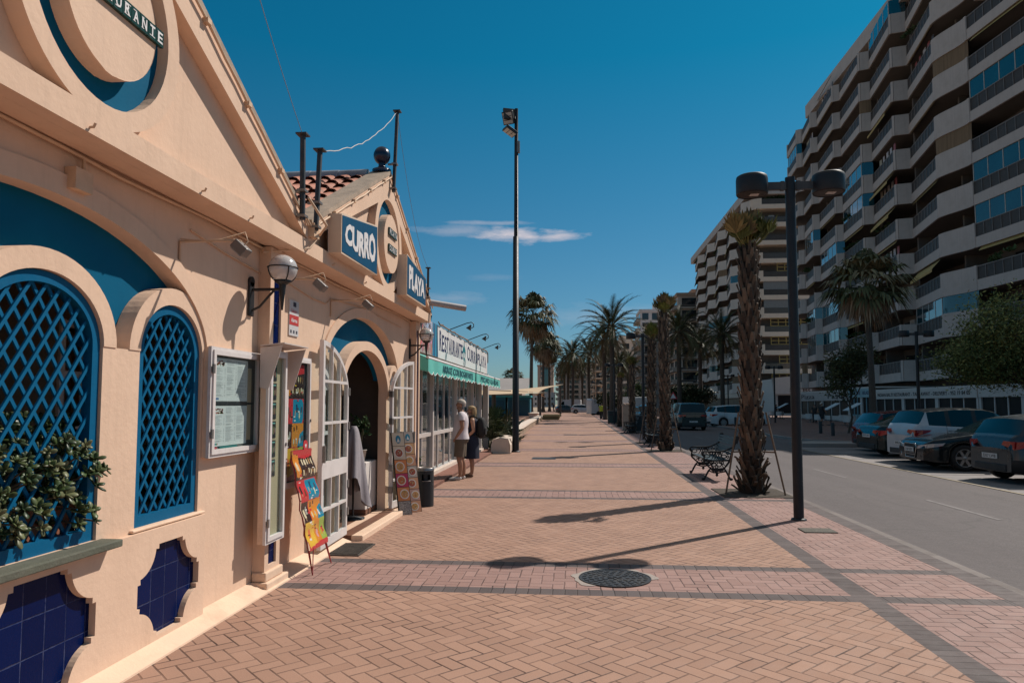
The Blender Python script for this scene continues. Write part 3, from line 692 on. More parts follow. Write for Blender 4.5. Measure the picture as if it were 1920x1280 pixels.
# ---- glazed menu cases ----
def case(y0, y1, z0, z1, x0, x1, label, fw=.055, name='menu_case', side=CREAM2):
    root = thing(name, label, 'display case', (x0, (y0 + y1) / 2, z0))
    b = MB(); b.plate([(y0, z0), (y1, z0), (y1, z1), (y0, z1)], x0, x1 - .025, FX, holes=[[(y0 + .02, z0 + .02), (y1 - .02, z0 + .02), (y1 - .02, z1 - .02), (y0 + .02, z1 - .02)]]); b.build('casing', side, root)
    b = MB(); b.plate([(y0 - .005, z0 - .005), (y1 + .005, z0 - .005), (y1 + .005, z1 + .005), (y0 - .005, z1 + .005)], x1 - .0245, x1, FX, holes=[[(y0 + fw, z0 + fw), (y1 - fw, z0 + fw), (y1 - fw, z1 - fw), (y0 + fw, z1 - fw)]])
    b.plate([(y0 + .02, z0 + .02), (y1 - .02, z0 + .02), (y1 - .02, z1 - .02), (y0 + .02, z1 - .02)], x1 + .0005, x1 + .012, FX, holes=[[(y0 + fw, z0 + fw), (y1 - fw, z0 + fw), (y1 - fw, z1 - fw), (y0 + fw, z1 - fw)]])
    b.build('frame', WHITEP, root)
    b = MB(); b.box(x1 - .012, y0 + fw - .01, z0 + fw - .01, x1 - .008, y1 - fw + .01, z1 - fw + .01); b.build('pane', GLASS, root)
    b = MB(); 
    for z in (z0 + .14, z1 - .2): b = MB(); b.box(x1 + .012, y0 - .008, z, x1 + .022, y0 + .022, z + .07); b.build('hinge', GREYM, root)
    b = MB(); b.cbox((x1 + .016, y1 - .03, (z0 + z1) / 2), .014, .012, .03); b.build('latch', GREYM, root)
    return root
def menupage(b, X, y0, z0, w, h, rr, pic=(.30, .12, .06)):
    b.col = (.66, .64, .62); b.box(X, y0, z0, X + .002, y0 + w, z0 + h)
    X += .0022; b.col = (.20, .20, .21)
    def q(a, e, c, d): b.quad((X, y0 + a, z0 + c), (X, y0 + e, z0 + c), (X, y0 + e, z0 + d), (X, y0 + a, z0 + d))
    for colx in (.05, .37, .68):
        zz = h * .96
        if colx < .3:
            for k in range(26):
                b.col = tuple(v * rr.uniform(.4, 1.5) for v in pic); u = rr.uniform(.04, .26); v = rr.uniform(.80, .92); q(w * u, w * (u + rr.uniform(.02, .06)), h * v, h * (v + rr.uniform(.015, .04)))
            zz = h * .76
        while zz > h * .1:
            b.col = (.30, .30, .31) if rr.random() < .85 else (.07, .07, .08)
            q(w * colx, w * (colx + rr.uniform(.10, .24)), zz - h * .006, zz)
            if rr.random() < .8: q(w * (colx + .255), w * (colx + .28), zz - h * .006, zz)
            zz -= h * (.017 if rr.random() < .85 else .045)
    for k in range(6): b.col = rr.choice([(.02, .25, .14), (.5, .05, .06), (.02, .1, .3)]); u = .04 + k * .02; q(w * u, w * (u + .018), h * .03, h * .075)
rr = random.Random(5)
m1 = case(5.06, 5.89, 1.20, 2.03, XW + .002, XW + .062, 'white framed case holding two printed menu sheets beside the lattice window')
b = MB(); b.col = (.10, .095, .09); b.box(XW + .003, 5.085, 1.225, XW + .036, 5.865, 2.005); b.col = (.02, .02, .022); b.box(XW + .0362, 5.12, 1.595, XW + .042, 5.80, 1.612)
menupage(b, XW + .038, 5.135, 1.622, .56, .335, rr); menupage(b, XW + .038, 5.135, 1.275, .56, .31, rr)
b.col = (.48, .36, .24); b.box(XW + .0365, 5.70, 1.30, XW + .039, 5.77, 1.90); b.col = (.02, .16, .15); b.box(XW + .0365, 5.25, 1.256, XW + .044, 5.53, 1.272); b.col = (.5, .06, .08); b.box(XW + .0365, 5.13, 1.256, XW + .044, 5.21, 1.27)
b.build('menu_sheet', PRINT, m1)
Xp = XW + .111
m2 = case(5.79, 6.16, .42, 2.06, Xp, Xp + .075, 'tall narrow white case with a strip of small cards hung on the pilaster')
b = MB(); b.col = (.52, .39, .245); b.box(Xp + .004, 5.812, .44, Xp + .048, 6.138, 2.04)
b.build('backing', PRINT, m2); b = MB()
for i in range(6):
    z = 1.80 - i * .165; b.col = (.018, .018, .02); b.box(Xp + .0485, 5.90, z, Xp + .053, 5.995, z + .145)
    for k in range(9): b.col = rr.choice([(.35, .06, .08), (.3, .3, .3), (.10, .25, .12), (.28, .16, .10)]); u = 5.908 + .009 * k; b.box(Xp + .0532, u, z + .03 + rr.uniform(0, .02), Xp + .0542, u + .006, z + rr.uniform(.08, .11))
    b.col = (.2, .45, .38); b.box(Xp + .0532, 5.92, z + .122, Xp + .0542, 5.98, z + .132)
b.build('card_strip', PRINT, m2)
b = MB(); Xt = Xp + .075
for s, y in ((-1, 5.775), (1, 6.29)): b.plate([(Xp, 2.08), (Xt + .12, 2.10), (Xt + .0, 1.72), (Xp, 1.74)], y - .004, y + .004, lambda u, v, d: (u, d, v))
b.plate([(Xp, 2.092), (Xt + .14, 2.112), (Xt + .14, 2.122), (Xp, 2.102)], 5.765, 6.30, lambda u, v, d: (u, d, v)); b.build('hood', mat('hood_paint', (.56, .48, .44), .6, var=.08), m2)
# ice-cream poster art: blobs, lollies and labels in flat colours
def lolly(b, fn, u, v, s, col, ang=0.0):
    b.col = col; c, q = math.cos(ang), math.sin(ang)
    pts = [(-.3, 0), (.3, 0), (.3, .8)] + arc(0, .8, .3, .3, 0, 180, 6)[1:-1] + [(-.3, .8)]
    b.plate([(u + s * (x * c - y * q), v + s * (x * q + y * c)) for x, y in pts], 0, .0012, fn, back=False)
    b.col = (.45, .30, .17); b.plate([(u + s * (x * c - y * q), v + s * (x * q + y * c)) for x, y in [(-.07, -.4), (.07, -.4), (.07, 0), (-.07, 0)]], 0, .001, fn, back=False)
def poster(b, fn, W, Hh, rr, wave=True):
    def pl(pts, col, d=.0006): b.col = col; b.plate([(u * W, v * Hh) for u, v in pts], 0, d, fn, back=False)
    OR = (.62, .22, .03); YE = (.70, .42, .05); RE = (.52, .035, .04); BL = (.01, .22, .34); BR = (.04, .02, .016); GR = (.30, .40, .07); CRM = (.62, .52, .34)
    pl([(0, .0), (1, .0), (1, 1), (0, 1)], RE, .0002)
    pl([(.0, .70), (1, .70), (1, .93), (0, .97)], BR); pl([(.0, .74), (.22, .72), (.28, .95), (0, .97)], OR, .0008); pl([(.25, .93), (.6, .905), (1, .925), (1, 1), (.25, 1)], RE, .0008)
    pl([(.02, .49), (.36, .49), (.38, .695), (.02, .695)], RE, .0008); pl([(.38, .49), (.92, .485), (.98, .53), (.98, .66), (.9, .695), (.39, .695)], BL, .0008)
    pl([(0, .28), (.34, .28), (.34, .485), (0, .485)], BR, .0008); pl([(.35, .28), (1, .28), (1, .485), (.35, .485)], OR, .0008); pl([(.66, .28), (1, .28), (1, .42), (.8, .39)], BL, .001)
    pl([(.05, .03), (.45, .05), (.45, .275), (.0, .275), (0, .12)], YE, .0008); pl([(.45, .05), (.72, .06), (.72, .275), (.45, .275)], OR, .0008); pl([(.72, .06), (1, .06), (1, .275), (.72, .275)], GR, .0008)
    f2 = lambda u, v, d: fn(u, v, d + .0012)
    for k in range(7): lolly(b, f2, W * (.36 + .095 * k), Hh * (.745 + .01 * (k % 2)), W * .10, rr.choice([CRM, (.10, .04, .02), (.35, .18, .07)]))
    for k in range(5): lolly(b, f2, W * (.42 + .12 * k), Hh * .85, W * .10, rr.choice([CRM, (.16, .07, .04), (.42, .25, .1)]))
    lolly(b, f2, W * .12, Hh * .80, W * .16, CRM, .1)
    for u, v, s, c in ((.10, .57, .14, BR), (.25, .54, .13, (.14, .05, .03)), (.5, .55, .12, (.3, .28, .26)), (.62, .60, .13, (.02, .05, .12)), (.75, .53, .12, CRM), (.86, .58, .12, (.05, .06, .10)), (.1, .33, .15, CRM), (.22, .36, .14, (.35, .33, .28)), (.48, .42, .09, BR), (.62, .43, .09, (.10, .04, .02)), (.45, .31, .10, CRM), (.6, .31, .10, (.5, .42, .3)), (.8, .31, .11, (.6, .58, .55)), (.92, .33, .11, (.12, .06, .04)), (.2, .12, .17, (.66, .16, .05)), (.56, .10, .14, (.62, .3, .30)), (.62, .18, .1, YE), (.8, .11, .12, OR), (.9, .12, .13, RE)):
        lolly(b, f2, W * u, Hh * v, W * s, c, rr.uniform(-.3, .3))
    f3 = lambda u, v, d: fn(u, v, d + .0026)
    for k in range(26):
        u, v = rr.uniform(.05, .88), rr.uniform(.05, .92); b.col = rr.choice([(.7, .66, .62), (.7, .66, .62), YE, RE, (.05, .03, .03)])
        b.plate([(W * u, Hh * v), (W * (u + .09), Hh * v), (W * (u + .09), Hh * (v + .012)), (W * u, Hh * (v + .012))], 0, .0004, f3, back=False)
m3 = case(6.42, 7.06, .80, 2.06, XW + .002, XW + .062, 'white framed case with a colourful ice-cream poster left of the open door', .05, side=WHITEP)
b = MB(); b.col = (.012, .01, .012); b.box(XW + .004, 6.44, .82, XW + .036, 7.04, 2.04); b.build('backing', PRINT, m3)
b = MB(); poster(b, lambda u, v, d: (XW + .037 + d, 6.50 + u, .86 + v), .44, 1.13, rr); b.build('ice_cream_poster', GLOSS, m3)
# leaning ice-cream rack
RED = mat('red_wire', (.28, .018, .02), .4, var=.15)
fa, fb = az(586, 1078), az(621, 1055)
root = thing('ice_cream_rack', 'red wire rack with a wavy ice-cream board leaning towards the wall', 'display rack', (fa + fb) / 2)
e1 = (fb - fa).normalized(); tl = (ax(547, 846, -2.66)); bl_ = ax(579.6, 1034, -2.49)
W = (fb - fa).length * .95
def rk(u, v, d):
    p = bl_.lerp(tl, v / 1.0); n = Vector((e1.y, -e1.x, 0)); wv = .011 * math.sin(v * 2 * PI * 4 + .6)
    return tuple(p + e1 * u + n * (d + wv))
b = MB(); rr2 = random.Random(8)
rows_ = [[Vector(rk(W * i / 2, v / 48, 0)) for i in range(3)] for v in range(49)]; b.col = (.5, .04, .04); b.grid(rows_)
bb = MB(); poster(bb, lambda u, v, d: (u, v, d), W, 1.0, rr2)
# the printed sheets, cell by cell over the wavy board
import bisect
tr = []
for f, c in zip(bb.f, bb.c):
    P = [bb.v[i] for i in f]; d = P[0][2]; tr.append((d, min(p[0] for p in P), max(p[0] for p in P), min(p[1] for p in P), max(p[1] for p in P), P, c))
def inside(P, u, v):
    s0 = 0
    for i in range(len(P)):
        a, e = P[i], P[(i + 1) % len(P)]; k = (e[0] - a[0]) * (v - a[1]) - (e[1] - a[1]) * (u - a[0])
        if abs(k) < 1e-12: continue
        if s0 == 0: s0 = 1 if k > 0 else -1
        elif (k > 0) != (s0 > 0): return False
    return True
nu, nv = 36, 104; b = MB(); VV = [[rk(W * i / nu, j / nv, .003) for i in range(nu + 1)] for j in range(nv + 1)]
for j in range(nv):
    v = (j + .5) / nv; row = [q for q in tr if q[3] <= v <= q[4] and q[0] > 0]
    for i in range(nu):
        u = W * (i + .5) / nu; best = None
        for q in row:
            if q[1] <= u <= q[2] and (best is None or q[0] > best[0]) and inside(q[5], u, v): best = q
        b.col = best[6] if best else (.5, .04, .04); b.add([VV[j][i], VV[j][i + 1], VV[j + 1][i + 1], VV[j + 1][i]], [(0, 1, 2, 3)], True)
b.build('ice_cream_board', GLOSS, root)
b = MB(); b.col = (.55, .04, .05); b.plate(arc(0, 0, .055, .05, 0, 360, 20)[:-1], -.003, .003, lambda u, v, d: tuple(Vector(rk(W * .66 + u, 1.0, d)) + Vector((0, 0, .04 + v)))); b.col = (.7, .62, .6); b.plate([(-.02, .0), (0, -.03), (.02, 0), (.01, .015), (0, .005), (-.01, .015)], .0031, .005, lambda u, v, d: tuple(Vector(rk(W * .66 + u * 1.2, 1.0, d)) + Vector((0, 0, .04 + v)))); b.build('topper', GLOSS, root)
b = MB()
for u in (0, W): b.tube([rk(u, v / 12, -.012) for v in range(13)], .006, 6)
for u in (0.02, W - .02):
    ft = (fa if u < W / 2 else fb); b.tube([rk(u - .03, .0, 0), ft, rk(u + .07 if u < W / 2 else u - .07, .02, 0)], .006, 6)
    b.tube([ft, Vector(rk(u, .35, -.02))], .005, 6)
for v in (.0, .25, .5, .75, 1): b.tube([rk(0, v, -.012), rk(W, v, -.012)], .005, 6)
b.build('wire_frame', RED, root)
# door mat grate
p = az(660, 1031); b = MB(); b.box(p.x - .19, p.y - .30, .001, p.x + .17, p.y + .32, .014); 
for i in range(14): b.box(p.x - .17, p.y - .27 + i * .042, .014, p.x + .15, p.y - .25 + i * .042, .022)
tag(b.build('floor_grate', mat('worn_iron', (.085, .07, .06), .7, metal=.3, var=.3, vs=20, bump=.3)), 'flat iron grate set in the paving before the threshold', 'grate')
# two menu boards leaning by the door
def menuboard(px0, py0, w, h, topx, label, seed, n=6):
    p = az(px0, py0); rr = random.Random(seed); root = thing('menu_board', label, 'menu board', p)
    q = ax(topx[0], topx[1], p.x - .16); e = Vector((.80, .60, 0)).normalized() if seed % 2 else Vector((.70, .71, 0)).normalized()
    def fn(u, v, d):
        n_ = e.cross((q - p).normalized()); return tuple(p + e * u + (q - p) * (v / h) + n_ * d)
    b = MB(); b.plate([(0, 0), (w, 0), (w, h), (0, h)], -.035, 0, fn); b.build('board', mat('black_board', (.012, .011, .010), .6), root)
    b = MB(); hh = h / n
    for i in range(n):
        def pl(pts, col, d): b.col = col; b.plate(pts, 0, d, fn, back=False)
        v0 = i * hh; col = [(.28, .25, .23), (.55, .20, .07), (.42, .03, .09), (.60, .20, .06), (.58, .45, .33), (.58, .47, .35)][min(i, 5)] if seed % 2 else rr.choice([(.52, .25, .14), (.45, .25, .2), (.40, .33, .28), (.55, .30, .14)])
        pl([(.008, v0 + .004), (w - .008, v0 + .004), (w - .008, v0 + hh - .003), (.008, v0 + hh - .003)], col, .001)
        if i == n - 1:
            pl(arc(w / 2, v0 + hh * .5, w * .20, hh * .30, 0, 360, 14)[:-1], (.01, .17, .27), .002); pl([(w * .38, v0 + hh * .3), (w * .62, v0 + hh * .3), (w * .5, v0 + hh * .62)], (.6, .58, .55), .003); continue
        if i == 0 and seed % 2:
            for k in range(120): u, v = rr.uniform(.01, w - .02), rr.uniform(.01, hh - .01); pl([(u, v), (u + .012, v), (u + .012, v + .004), (u, v + .004)], rr.choice([(.05, .045, .04), (.6, .55, .5)]), .002)
            continue
        cu, cv2 = w / 2 + rr.uniform(-.02, .02), v0 + hh * .5
        pl(arc(cu, cv2, w * .36, hh * .36, 0, 360, 18)[:-1], (.62, .56, .5), .002); pl(arc(cu, cv2, w * .28, hh * .28, 0, 360, 16)[:-1], rr.choice([(.45, .12, .03), (.5, .25, .08), (.30, .06, .03)]), .0028)
        for k in range(14): a = rr.uniform(0, 6.28); r_ = rr.uniform(0, .8); u, v = cu + w * .26 * r_ * math.cos(a), cv2 + hh * .26 * r_ * math.sin(a); pl([(u, v), (u + w * .07, v + .005), (u + w * .04, v + .018)], rr.choice([(.6, .35, .1), (.25, .06, .03), (.55, .5, .4), (.15, .2, .04), (.6, .2, .1)]), .0034)
    b.build('food_print', PRINT, root)
menuboard(749, 966, .20, 1.17, (733, 811), 'narrow leaning menu board of food photos nearest the open door', 1)
menuboard(770, 961, .20, 1.17, (752, 809), 'narrow leaning menu board of food photos beside the litter bin', 2, 7)
# litter bin
p = az(797, 948); root = thing('litter_bin', 'dark cylindrical ashtray bin with a steel lid by the menu boards', 'litter bin', p)
BIN = mat('dark_bin', (.018, .02, .024), .5, var=.15); STEEL = mat('brushed_steel', (.30, .27, .26), .35, metal=.8, var=.2, vs=14)
b = MB()
R0 = .135
prof = [(R0, .0), (R0, .42)]
n = 32
for i in range(n):
    q0, q1 = 2 * PI * i / n, 2 * PI * (i + 1) / n
    def P_(q, z, r=R0): return (p.x + r * math.cos(q), p.y + r * math.sin(q), z)
    ang = math.degrees((q0 + q1) / 2) % 360
    slot = 262 < ang < 318
    for z0, z1 in ((0.005, .40), (.40, .50), (.50, .56)):
        if slot and z0 == .40: b.add([P_(q0, z0, .09), P_(q1, z0, .09), P_(q1, z1, .09), P_(q0, z1, .09)], [(0, 1, 2, 3)]); continue
        b.add([P_(q0, z0), P_(q1, z0), P_(q1, z1), P_(q0, z1)], [(0, 1, 2, 3)], True)
b.lathe([(.0, .40), (R0, .40)], n, (p.x, p.y, 0), False); b.build('body', BIN, root)
b = MB(); b.lathe([(R0 + .004, .555), (R0 + .006, .60), (R0 - .012, .605), (R0 - .02, .575), (.0, .57)], 32, (p.x, p.y, 0)); b.build('lid', STEEL, root)
b = MB(); q = rad(290); b.tube([(p.x + (R0 + .003) * math.cos(rad(a)), p.y + (R0 + .003) * math.sin(rad(a)), .40) for a in range(262, 320, 8)], .006, 6); b.build('slot_rim', STEEL, root)
# pot with a small shrub behind the bin
LEAF = mat('leaf', attr=True, rough=.55, var=.25, vs=14, spec=.18)
def leafy(b, c, rad3, n, rr, size, cols, up=.4, wide=.45):
    """small folded leaves scattered through a volume in clumps"""
    k = max(3, n // 26); cl = []
    for i in range(k):
        while True:
            q = Vector((rr.uniform(-1, 1), rr.uniform(-1, 1), rr.uniform(-1, 1)))
            if q.length < 1: break
        cl.append((Vector((c[0] + q.x * rad3[0], c[1] + q.y * rad3[1], c[2] + q.z * rad3[2])), rr.choice(cols), rr.uniform(.7, 1.3)))
    for i in range(n):
        o, col, f = rr.choice(cl); p = o + Vector((rr.gauss(0, .16) * rad3[0], rr.gauss(0, .16) * rad3[1], rr.gauss(0, .16) * rad3[2]))
        d = Vector((rr.uniform(-1, 1), rr.uniform(-1, 1), rr.uniform(-.4, 1) + up)).normalized(); s = size * rr.uniform(.6, 1.3); a = d.cross(Vector((rr.uniform(-1, 1), rr.uniform(-1, 1), rr.uniform(-1, 1)))); a.normalize()
        v = rr.uniform(.65, 1.35); b.col = (col[0] * v, col[1] * v, col[2] * v)
        m_ = p + d * s * .5; nn = a.cross(d) * s * .08
        b.add([p, m_ + a * s * wide * .5 + nn, p + d * s, m_ - a * s * wide * .5 + nn], [(0, 1, 2), (0, 2, 3)], False)
rp = random.Random(21)
def potplant(loc, ph, pr, label, cr, n, size, cols, potmat, name='potted_plant', oz=0.0):
    root = thing(name, label, 'potted plant', loc); x, y, z = loc
    b = MB(); b.lathe([(pr * .7, 0), (pr, ph * .92), (pr * 1.1, ph * .92), (pr * 1.1, ph), (pr * .95, ph), (pr * .9, ph * .9), (0, ph * .88)], 18, loc); b.build('pot', potmat, root)
    b = MB()
    for i in range(5): a = rp.uniform(0, 6.3); b.tube([(x, y, z + ph * .85), (x + .3 * cr[0] * math.cos(a), y + .3 * cr[1] * math.sin(a), z + ph + cr[2] * .7), (x + .6 * cr[0] * math.cos(a), y + .6 * cr[1] * math.sin(a), z + ph + cr[2] * 1.4)], [.012, .008, .003], 5)
    b.build('stem', mat('green_stem', (.09, .08, .04), .7), root)
    b = MB(); leafy(b, (x, y, z + ph + cr[2] * .9), cr, n, rp, size, cols); b.build('foliage', LEAF, root)
TERRA = mat('terracotta', (.27, .095, .05), .8, var=.2, vs=6, bump=.2)
pp = az(787, 938); potplant((pp.x - .32, pp.y + .55, 0), .30, .15, 'green shrub in a pale pot between menu boards and bin', (.15, .15, .30), 320, .09, [(.05, .10, .03), (.08, .14, .05)], mat('pale_pot', (.42, .36, .31), .8))
# jade plant in its trough behind the big lattice
root = thing('jade_plant', 'fleshy jade plant in a terracotta trough growing through the blue lattice', 'potted plant', (XW - .22, C1, .80))
b = MB(); b.plate([(3.02, .81), (3.88, .81), (3.92, 1.03), (2.98, 1.03)], XW - .36, XW - .11, FX); b.box(XW - .38, 2.97, 1.0, XW - .09, 3.93, 1.035); b.build('trough', TERRA, root)
def jade(b, c, rr, s, col):
    """a rosette of fat paired leaves"""
    ax_ = Vector((rr.uniform(.2, 1), rr.uniform(-.7, .5), rr.uniform(.1, 1))).normalized(); a = ax_.cross(Vector((0, 0, 1))).normalized(); e = ax_.cross(a)
    for k in range(8):
        q = k * PI / 2 + (k // 4) * PI / 4 + rr.uniform(-.2, .2); tilt = .25 if k < 4 else .8
        d = (a * math.cos(q) + e * math.sin(q)) * math.cos(tilt) + ax_ * math.sin(tilt); n_ = ax_ * math.cos(tilt) - (a * math.cos(q) + e * math.sin(q)) * math.sin(tilt); w_ = d.cross(n_); L = s * rr.uniform(.75, 1.2) * (1 if k < 4 else .8)
        v = rr.uniform(.7, 1.35); b.col = (col[0] * v, col[1] * v, col[2] * v)
        rows_ = []
        for t_, ww, hh in ((0, .08, .05), (.3, .22, .09), (.65, .30, .10), (.9, .2, .07), (1.0, .05, .03)):
            o = c + d * (L * t_); rows_.append([o + w_ * (L * ww * math.cos(g)) + n_ * (L * hh * math.sin(g)) for g in [2 * PI * i / 6 for i in range(6)]])
        b.grid(rows_, True, True)
rj = random.Random(4); b = MB(); st = MB()
for i in range(760):
    y = rj.uniform(2.7, 3.93); z = .93 + .62 * rj.random() * (1 - .5 * abs((y - 3.62) / .9) ** 1.5); x = XW + rj.uniform(-.3, .03)
    if x > XW - .09: x = XW + rj.uniform(-.01, .05)
    if x > XW - .05 and not (y > 3.05 and z < 1.42 and rj.random() < .42): continue
    jade(b, Vector((x, y, z)), rj, rj.uniform(.038, .068), rj.choice([(.05, .075, .025), (.075, .095, .035), (.03, .05, .02), (.12, .125, .06)]))
    if i % 3 == 0: st.tube([(XW - .22, y + rj.uniform(-.1, .1), 1.0), (XW - .2, y, (1 + z) / 2), (x, y, z)], [.012, .009, .005], 5)
b.build('foliage', mat('jade_leaf', attr=True, rough=.42, var=.15, vs=20, spec=.3), root); st.build('stem', mat('jade_stem', (.10, .075, .05), .8), root)
# inside the doorway: white counter, plant, cloth on a stand
b = MB(); b.box(-3.5, 9.72, .06, -2.94, 10.34, .78); root = thing('white_counter', 'low white block counter just inside the doorway', 'counter', (-3.2, 10.0, .06)); b.build('body', mat('white_plaster', (.62, .56, .52), .8, var=.05), root, bevel=.01)
b = MB(); b.box(-3.51, 9.71, .061, -2.93, 10.345, .13); b.build('plinth', MATS['red_floor'], root)
potplant((-3.08, 9.9, .78), .17, .09, 'small leafy plant in a pale pot on the white counter', (.15, .15, .22), 220, .07, [(.03, .06, .02), (.05, .09, .03)], MATS['pale_pot'])
root = thing('cloth_stand', 'grey cloth draped over a stand in the dark doorway', 'cloth', (-3.0, 9.36, .06))
b = MB(); b.tube([(-3.0, 9.36, .06), (-3.0, 9.36, 1.28)], .015, 8); b.lathe([(.16, .06), (.16, .075), (.03, .10)], 14, (-3.0, 9.36, 0)); b.build('stand', BLACKM, root)
rows_ = []; rc = random.Random(2); ph = [rc.uniform(0, 6) for _ in range(5)]
for i in range(25):
    t_ = i / 24; row = []
    for j in range(36):
        q = 2 * PI * j / 36; fold = (1 + .30 * t_ * math.sin(5 * q + ph[0] + t_) + .16 * t_ * math.sin(9 * q + ph[1])); r_ = (.035 + .15 * t_ ** .6) * fold; z = 1.30 - t_ * (.80 + .22 * math.sin(q * 1.0 + .8) + .1 * math.sin(3 * q + 1))
        row.append(Vector((-3.0 + r_ * 1.0 * math.cos(q), 9.36 + r_ * 1.15 * math.sin(q) - .05 * t_, z)))
    rows_.append(row)
b = MB(); b.grid(rows_, True, True); b.add([rows_[0][j] for j in range(36)], [tuple(range(36))]); b.build('cloth', mat('grey_cloth', (.30, .27, .29), .85, var=.08, vs=10, bump=.3, bs=200), root)
# ================= glazed restaurant annexe =================
XA = -3.2; A0, A1 = 12.0, 24.7
ann = thing('restaurant_annexe', 'white framed glass dining annexe under the long restaurant signboard', 'annexe', (XA, 18, 0))
AL = mat('white_aluminium', (.60, .53, .50), .4, var=.07, vs=5)
b = MB(); b.box(-9, A0 - .02, -.3, XA - .02, A1 + .6, .06); b.build('floor_slab', mat('annex_floor', (.20, .15, .12), .6, var=.2), ann)
b = MB(); b.box(-9, A0 - .02, 2.62, XA - .07, A1 + .05, 2.78); b.box(-9.1, A0 - .02, .06, -8.98, A1, 2.62); b.box(-8.98, A0 - .02, .06, XA - .08, A0 + .05, 2.62); b.build('roof', mat('annex_ceiling', (.25, .19, .15), .9, var=.1), ann)
posts = [12.08, 13.6, 15.45, 18.6, 21.6, 23.45]
for y in posts: b = MB(); b.box(XA - .08, y - .06, .06, XA + .05, y + .06, 2.62); b.build('post', AL, ann, bevel=.006)
b = MB(); y = A0 + .15
ys = []
for i in range(len(posts) - 1):
    a, e = posts[i], posts[i + 1]; k = max(2, round((e - a) / .78)); ys += [a + (e - a) * j / k for j in range(1, k)]
for y in ys: b = MB(); b.box(XA - .045, y - .025, .10, XA - .002, y + .025, 2.60); b.build('mullion', AL, ann)
for za, zz in ((.06, .14), (.90, .98), (2.50, 2.62)): b = MB(); b.box(XA - .05, A0 + .1, za, XA + .015, 23.4, zz); b.build('rail', AL, ann)
b = MB(); b.box(XA - .03, A0 + .1, .14, XA - .024, 23.4, 2.5); b.build('glazing', glassmat('annex_glass', (.70, .72, .72), (.85, .95, 1), minr=.10), ann)
b = MB(); b.box(XA - .07, 24.62, .0, XA + .12, 24.82, 2.66); b.build('corner_pillar', AL, ann, bevel=.008)
b = MB(); b.box(XA + .021, A0, -.05, XA + .50, 24.3, .055); b.build('brown_step', gridtile('red_step_tile', (.22, .09, .06), (.28, .12, .085), (.12, .06, .045), .3, .3, mw=.03), ann)
b = MB(); b.box(XA + .02, A0 + .1, .056, XA + .12, 23.5, .13); b.build('sill', mat('pale_sill', (.62, .50, .42), .8, var=.1), ann)
# signboard
sg = thing('long_signboard', 'long white signboard with blue restaurant lettering on the annexe roof edge', 'signboard', (XA, 19.5, 2.68))
z0, z1 = 2.68, 3.43; S0, S1 = 16.12, 25.3
b = MB(); b.box(XA - .06, S0, z0, XA, S1, z1); b.build('board', SIGNWHITE, sg)
NAVY = mat('navy_paint', (.012, .022, .095), .5); TEAL = mat('teal_paint', (.008, .17, .20), .5)
def sfn(y, z): return lambda u, v, d: (XA + .001 + d, y + u, z + v)
def serif(b, txt, y, z, w, h, cap):
    """letters with slab serifs, the first one taller"""
    n = len(txt); adv = w / n
    for i, ch in enumerate(txt):
        hh = h * (cap if i == 0 else 1.0); ww = adv * (.80 if ch != 'I' else .3); y0 = y + adv * i + adv * .1
        b.text(ch, sfn(y0, z), ww, hh, .004, off=.012)
        for sy in {'R': (.12, .85), 'E': (.12,), 'S': (), 'T': (.5,), 'A': (.08, .92), 'U': (), 'N': (.1,), 'C': (), 'O': (), 'P': (.12,), 'L': (.12,), 'Y': (.5,)}.get(ch, ()): b.box(XA + .0011, y0 + ww * sy - adv * .13, z - h * .0, XA + .0045, y0 + ww * sy + adv * .13, z + h * .055)
        for sy in {'A': (.5,), 'U': (.1, .9), 'N': (.1, .9), 'Y': (.08, .92)}.get(ch, ()): b.box(XA + .0011, y0 + ww * sy - adv * .12, z + hh - h * .05, XA + .0045, y0 + ww * sy + adv * .12, z + hh)
b = MB(); serif(b, 'RESTAURANTE', 16.3, 2.86, 3.45, .40, 1.2); serif(b, 'CURROPLAYA', 20.55, 2.88, 4.4, .37, 1.18); b.build('lettering', NAVY, sg)
b = MB(); yc, zc = 20.0, 3.06
b.plate(arc(yc, zc, .26, .20, 0, 360, 24)[:-1], XA + .001, XA + .004, FX); b.plate([(yc - .12, zc + .15), (yc + .12, zc + .15), (yc, zc + .30)], XA + .0011, XA + .0042, FX); b.plate([(yc - .2, zc - .12), (yc + .2, zc - .12), (yc, zc - .27)], XA + .0011, XA + .0041, FX); b.build('fish_emblem', TEAL, sg)
b = MB(); b.plate([(yc - .13, zc - .16), (yc - .02, zc - .12), (yc - .06, zc + .02), (yc - .16, zc - .02)], XA + .0045, XA + .006, FX); b.plate([(yc + .13, zc - .16), (yc + .02, zc - .12), (yc + .06, zc + .02), (yc + .16, zc - .02)], XA + .0045, XA + .006, FX)
b.build('emblem_white', SIGNWHITE, sg)
b = MB()
for dz in (.28, -.27): b.tube([(XA + .004, yc - .15 + .3 * i / 10, zc + dz + (.09 if dz > 0 else -.09) * math.sin(PI * i / 10)) for i in range(11)], .008, 5)
b.build('emblem_outline', mat('pale_grey_line', (.42, .40, .40), .5), sg)
b = MB(); rg = random.Random(6); pts = [(XA + .02 + rg.uniform(-.015, .02), S0 + (S1 - S0) * i / 44, z1 + .025 + rg.uniform(-.02, .025)) for i in range(45)] + [(XA + .02, S1 + .04, z1 - .06), (XA + .02, S1 + .03, z1 - .35)]
b.tube(pts, .018, 6); b.tube([(p[0] - .02, p[1], p[2] + .03 + rg.uniform(-.02, .02)) for p in pts[:-2]], .012, 5); b.build('cable_bundle', mat('brown_cable', (.20, .13, .10), .8, var=.3), sg)
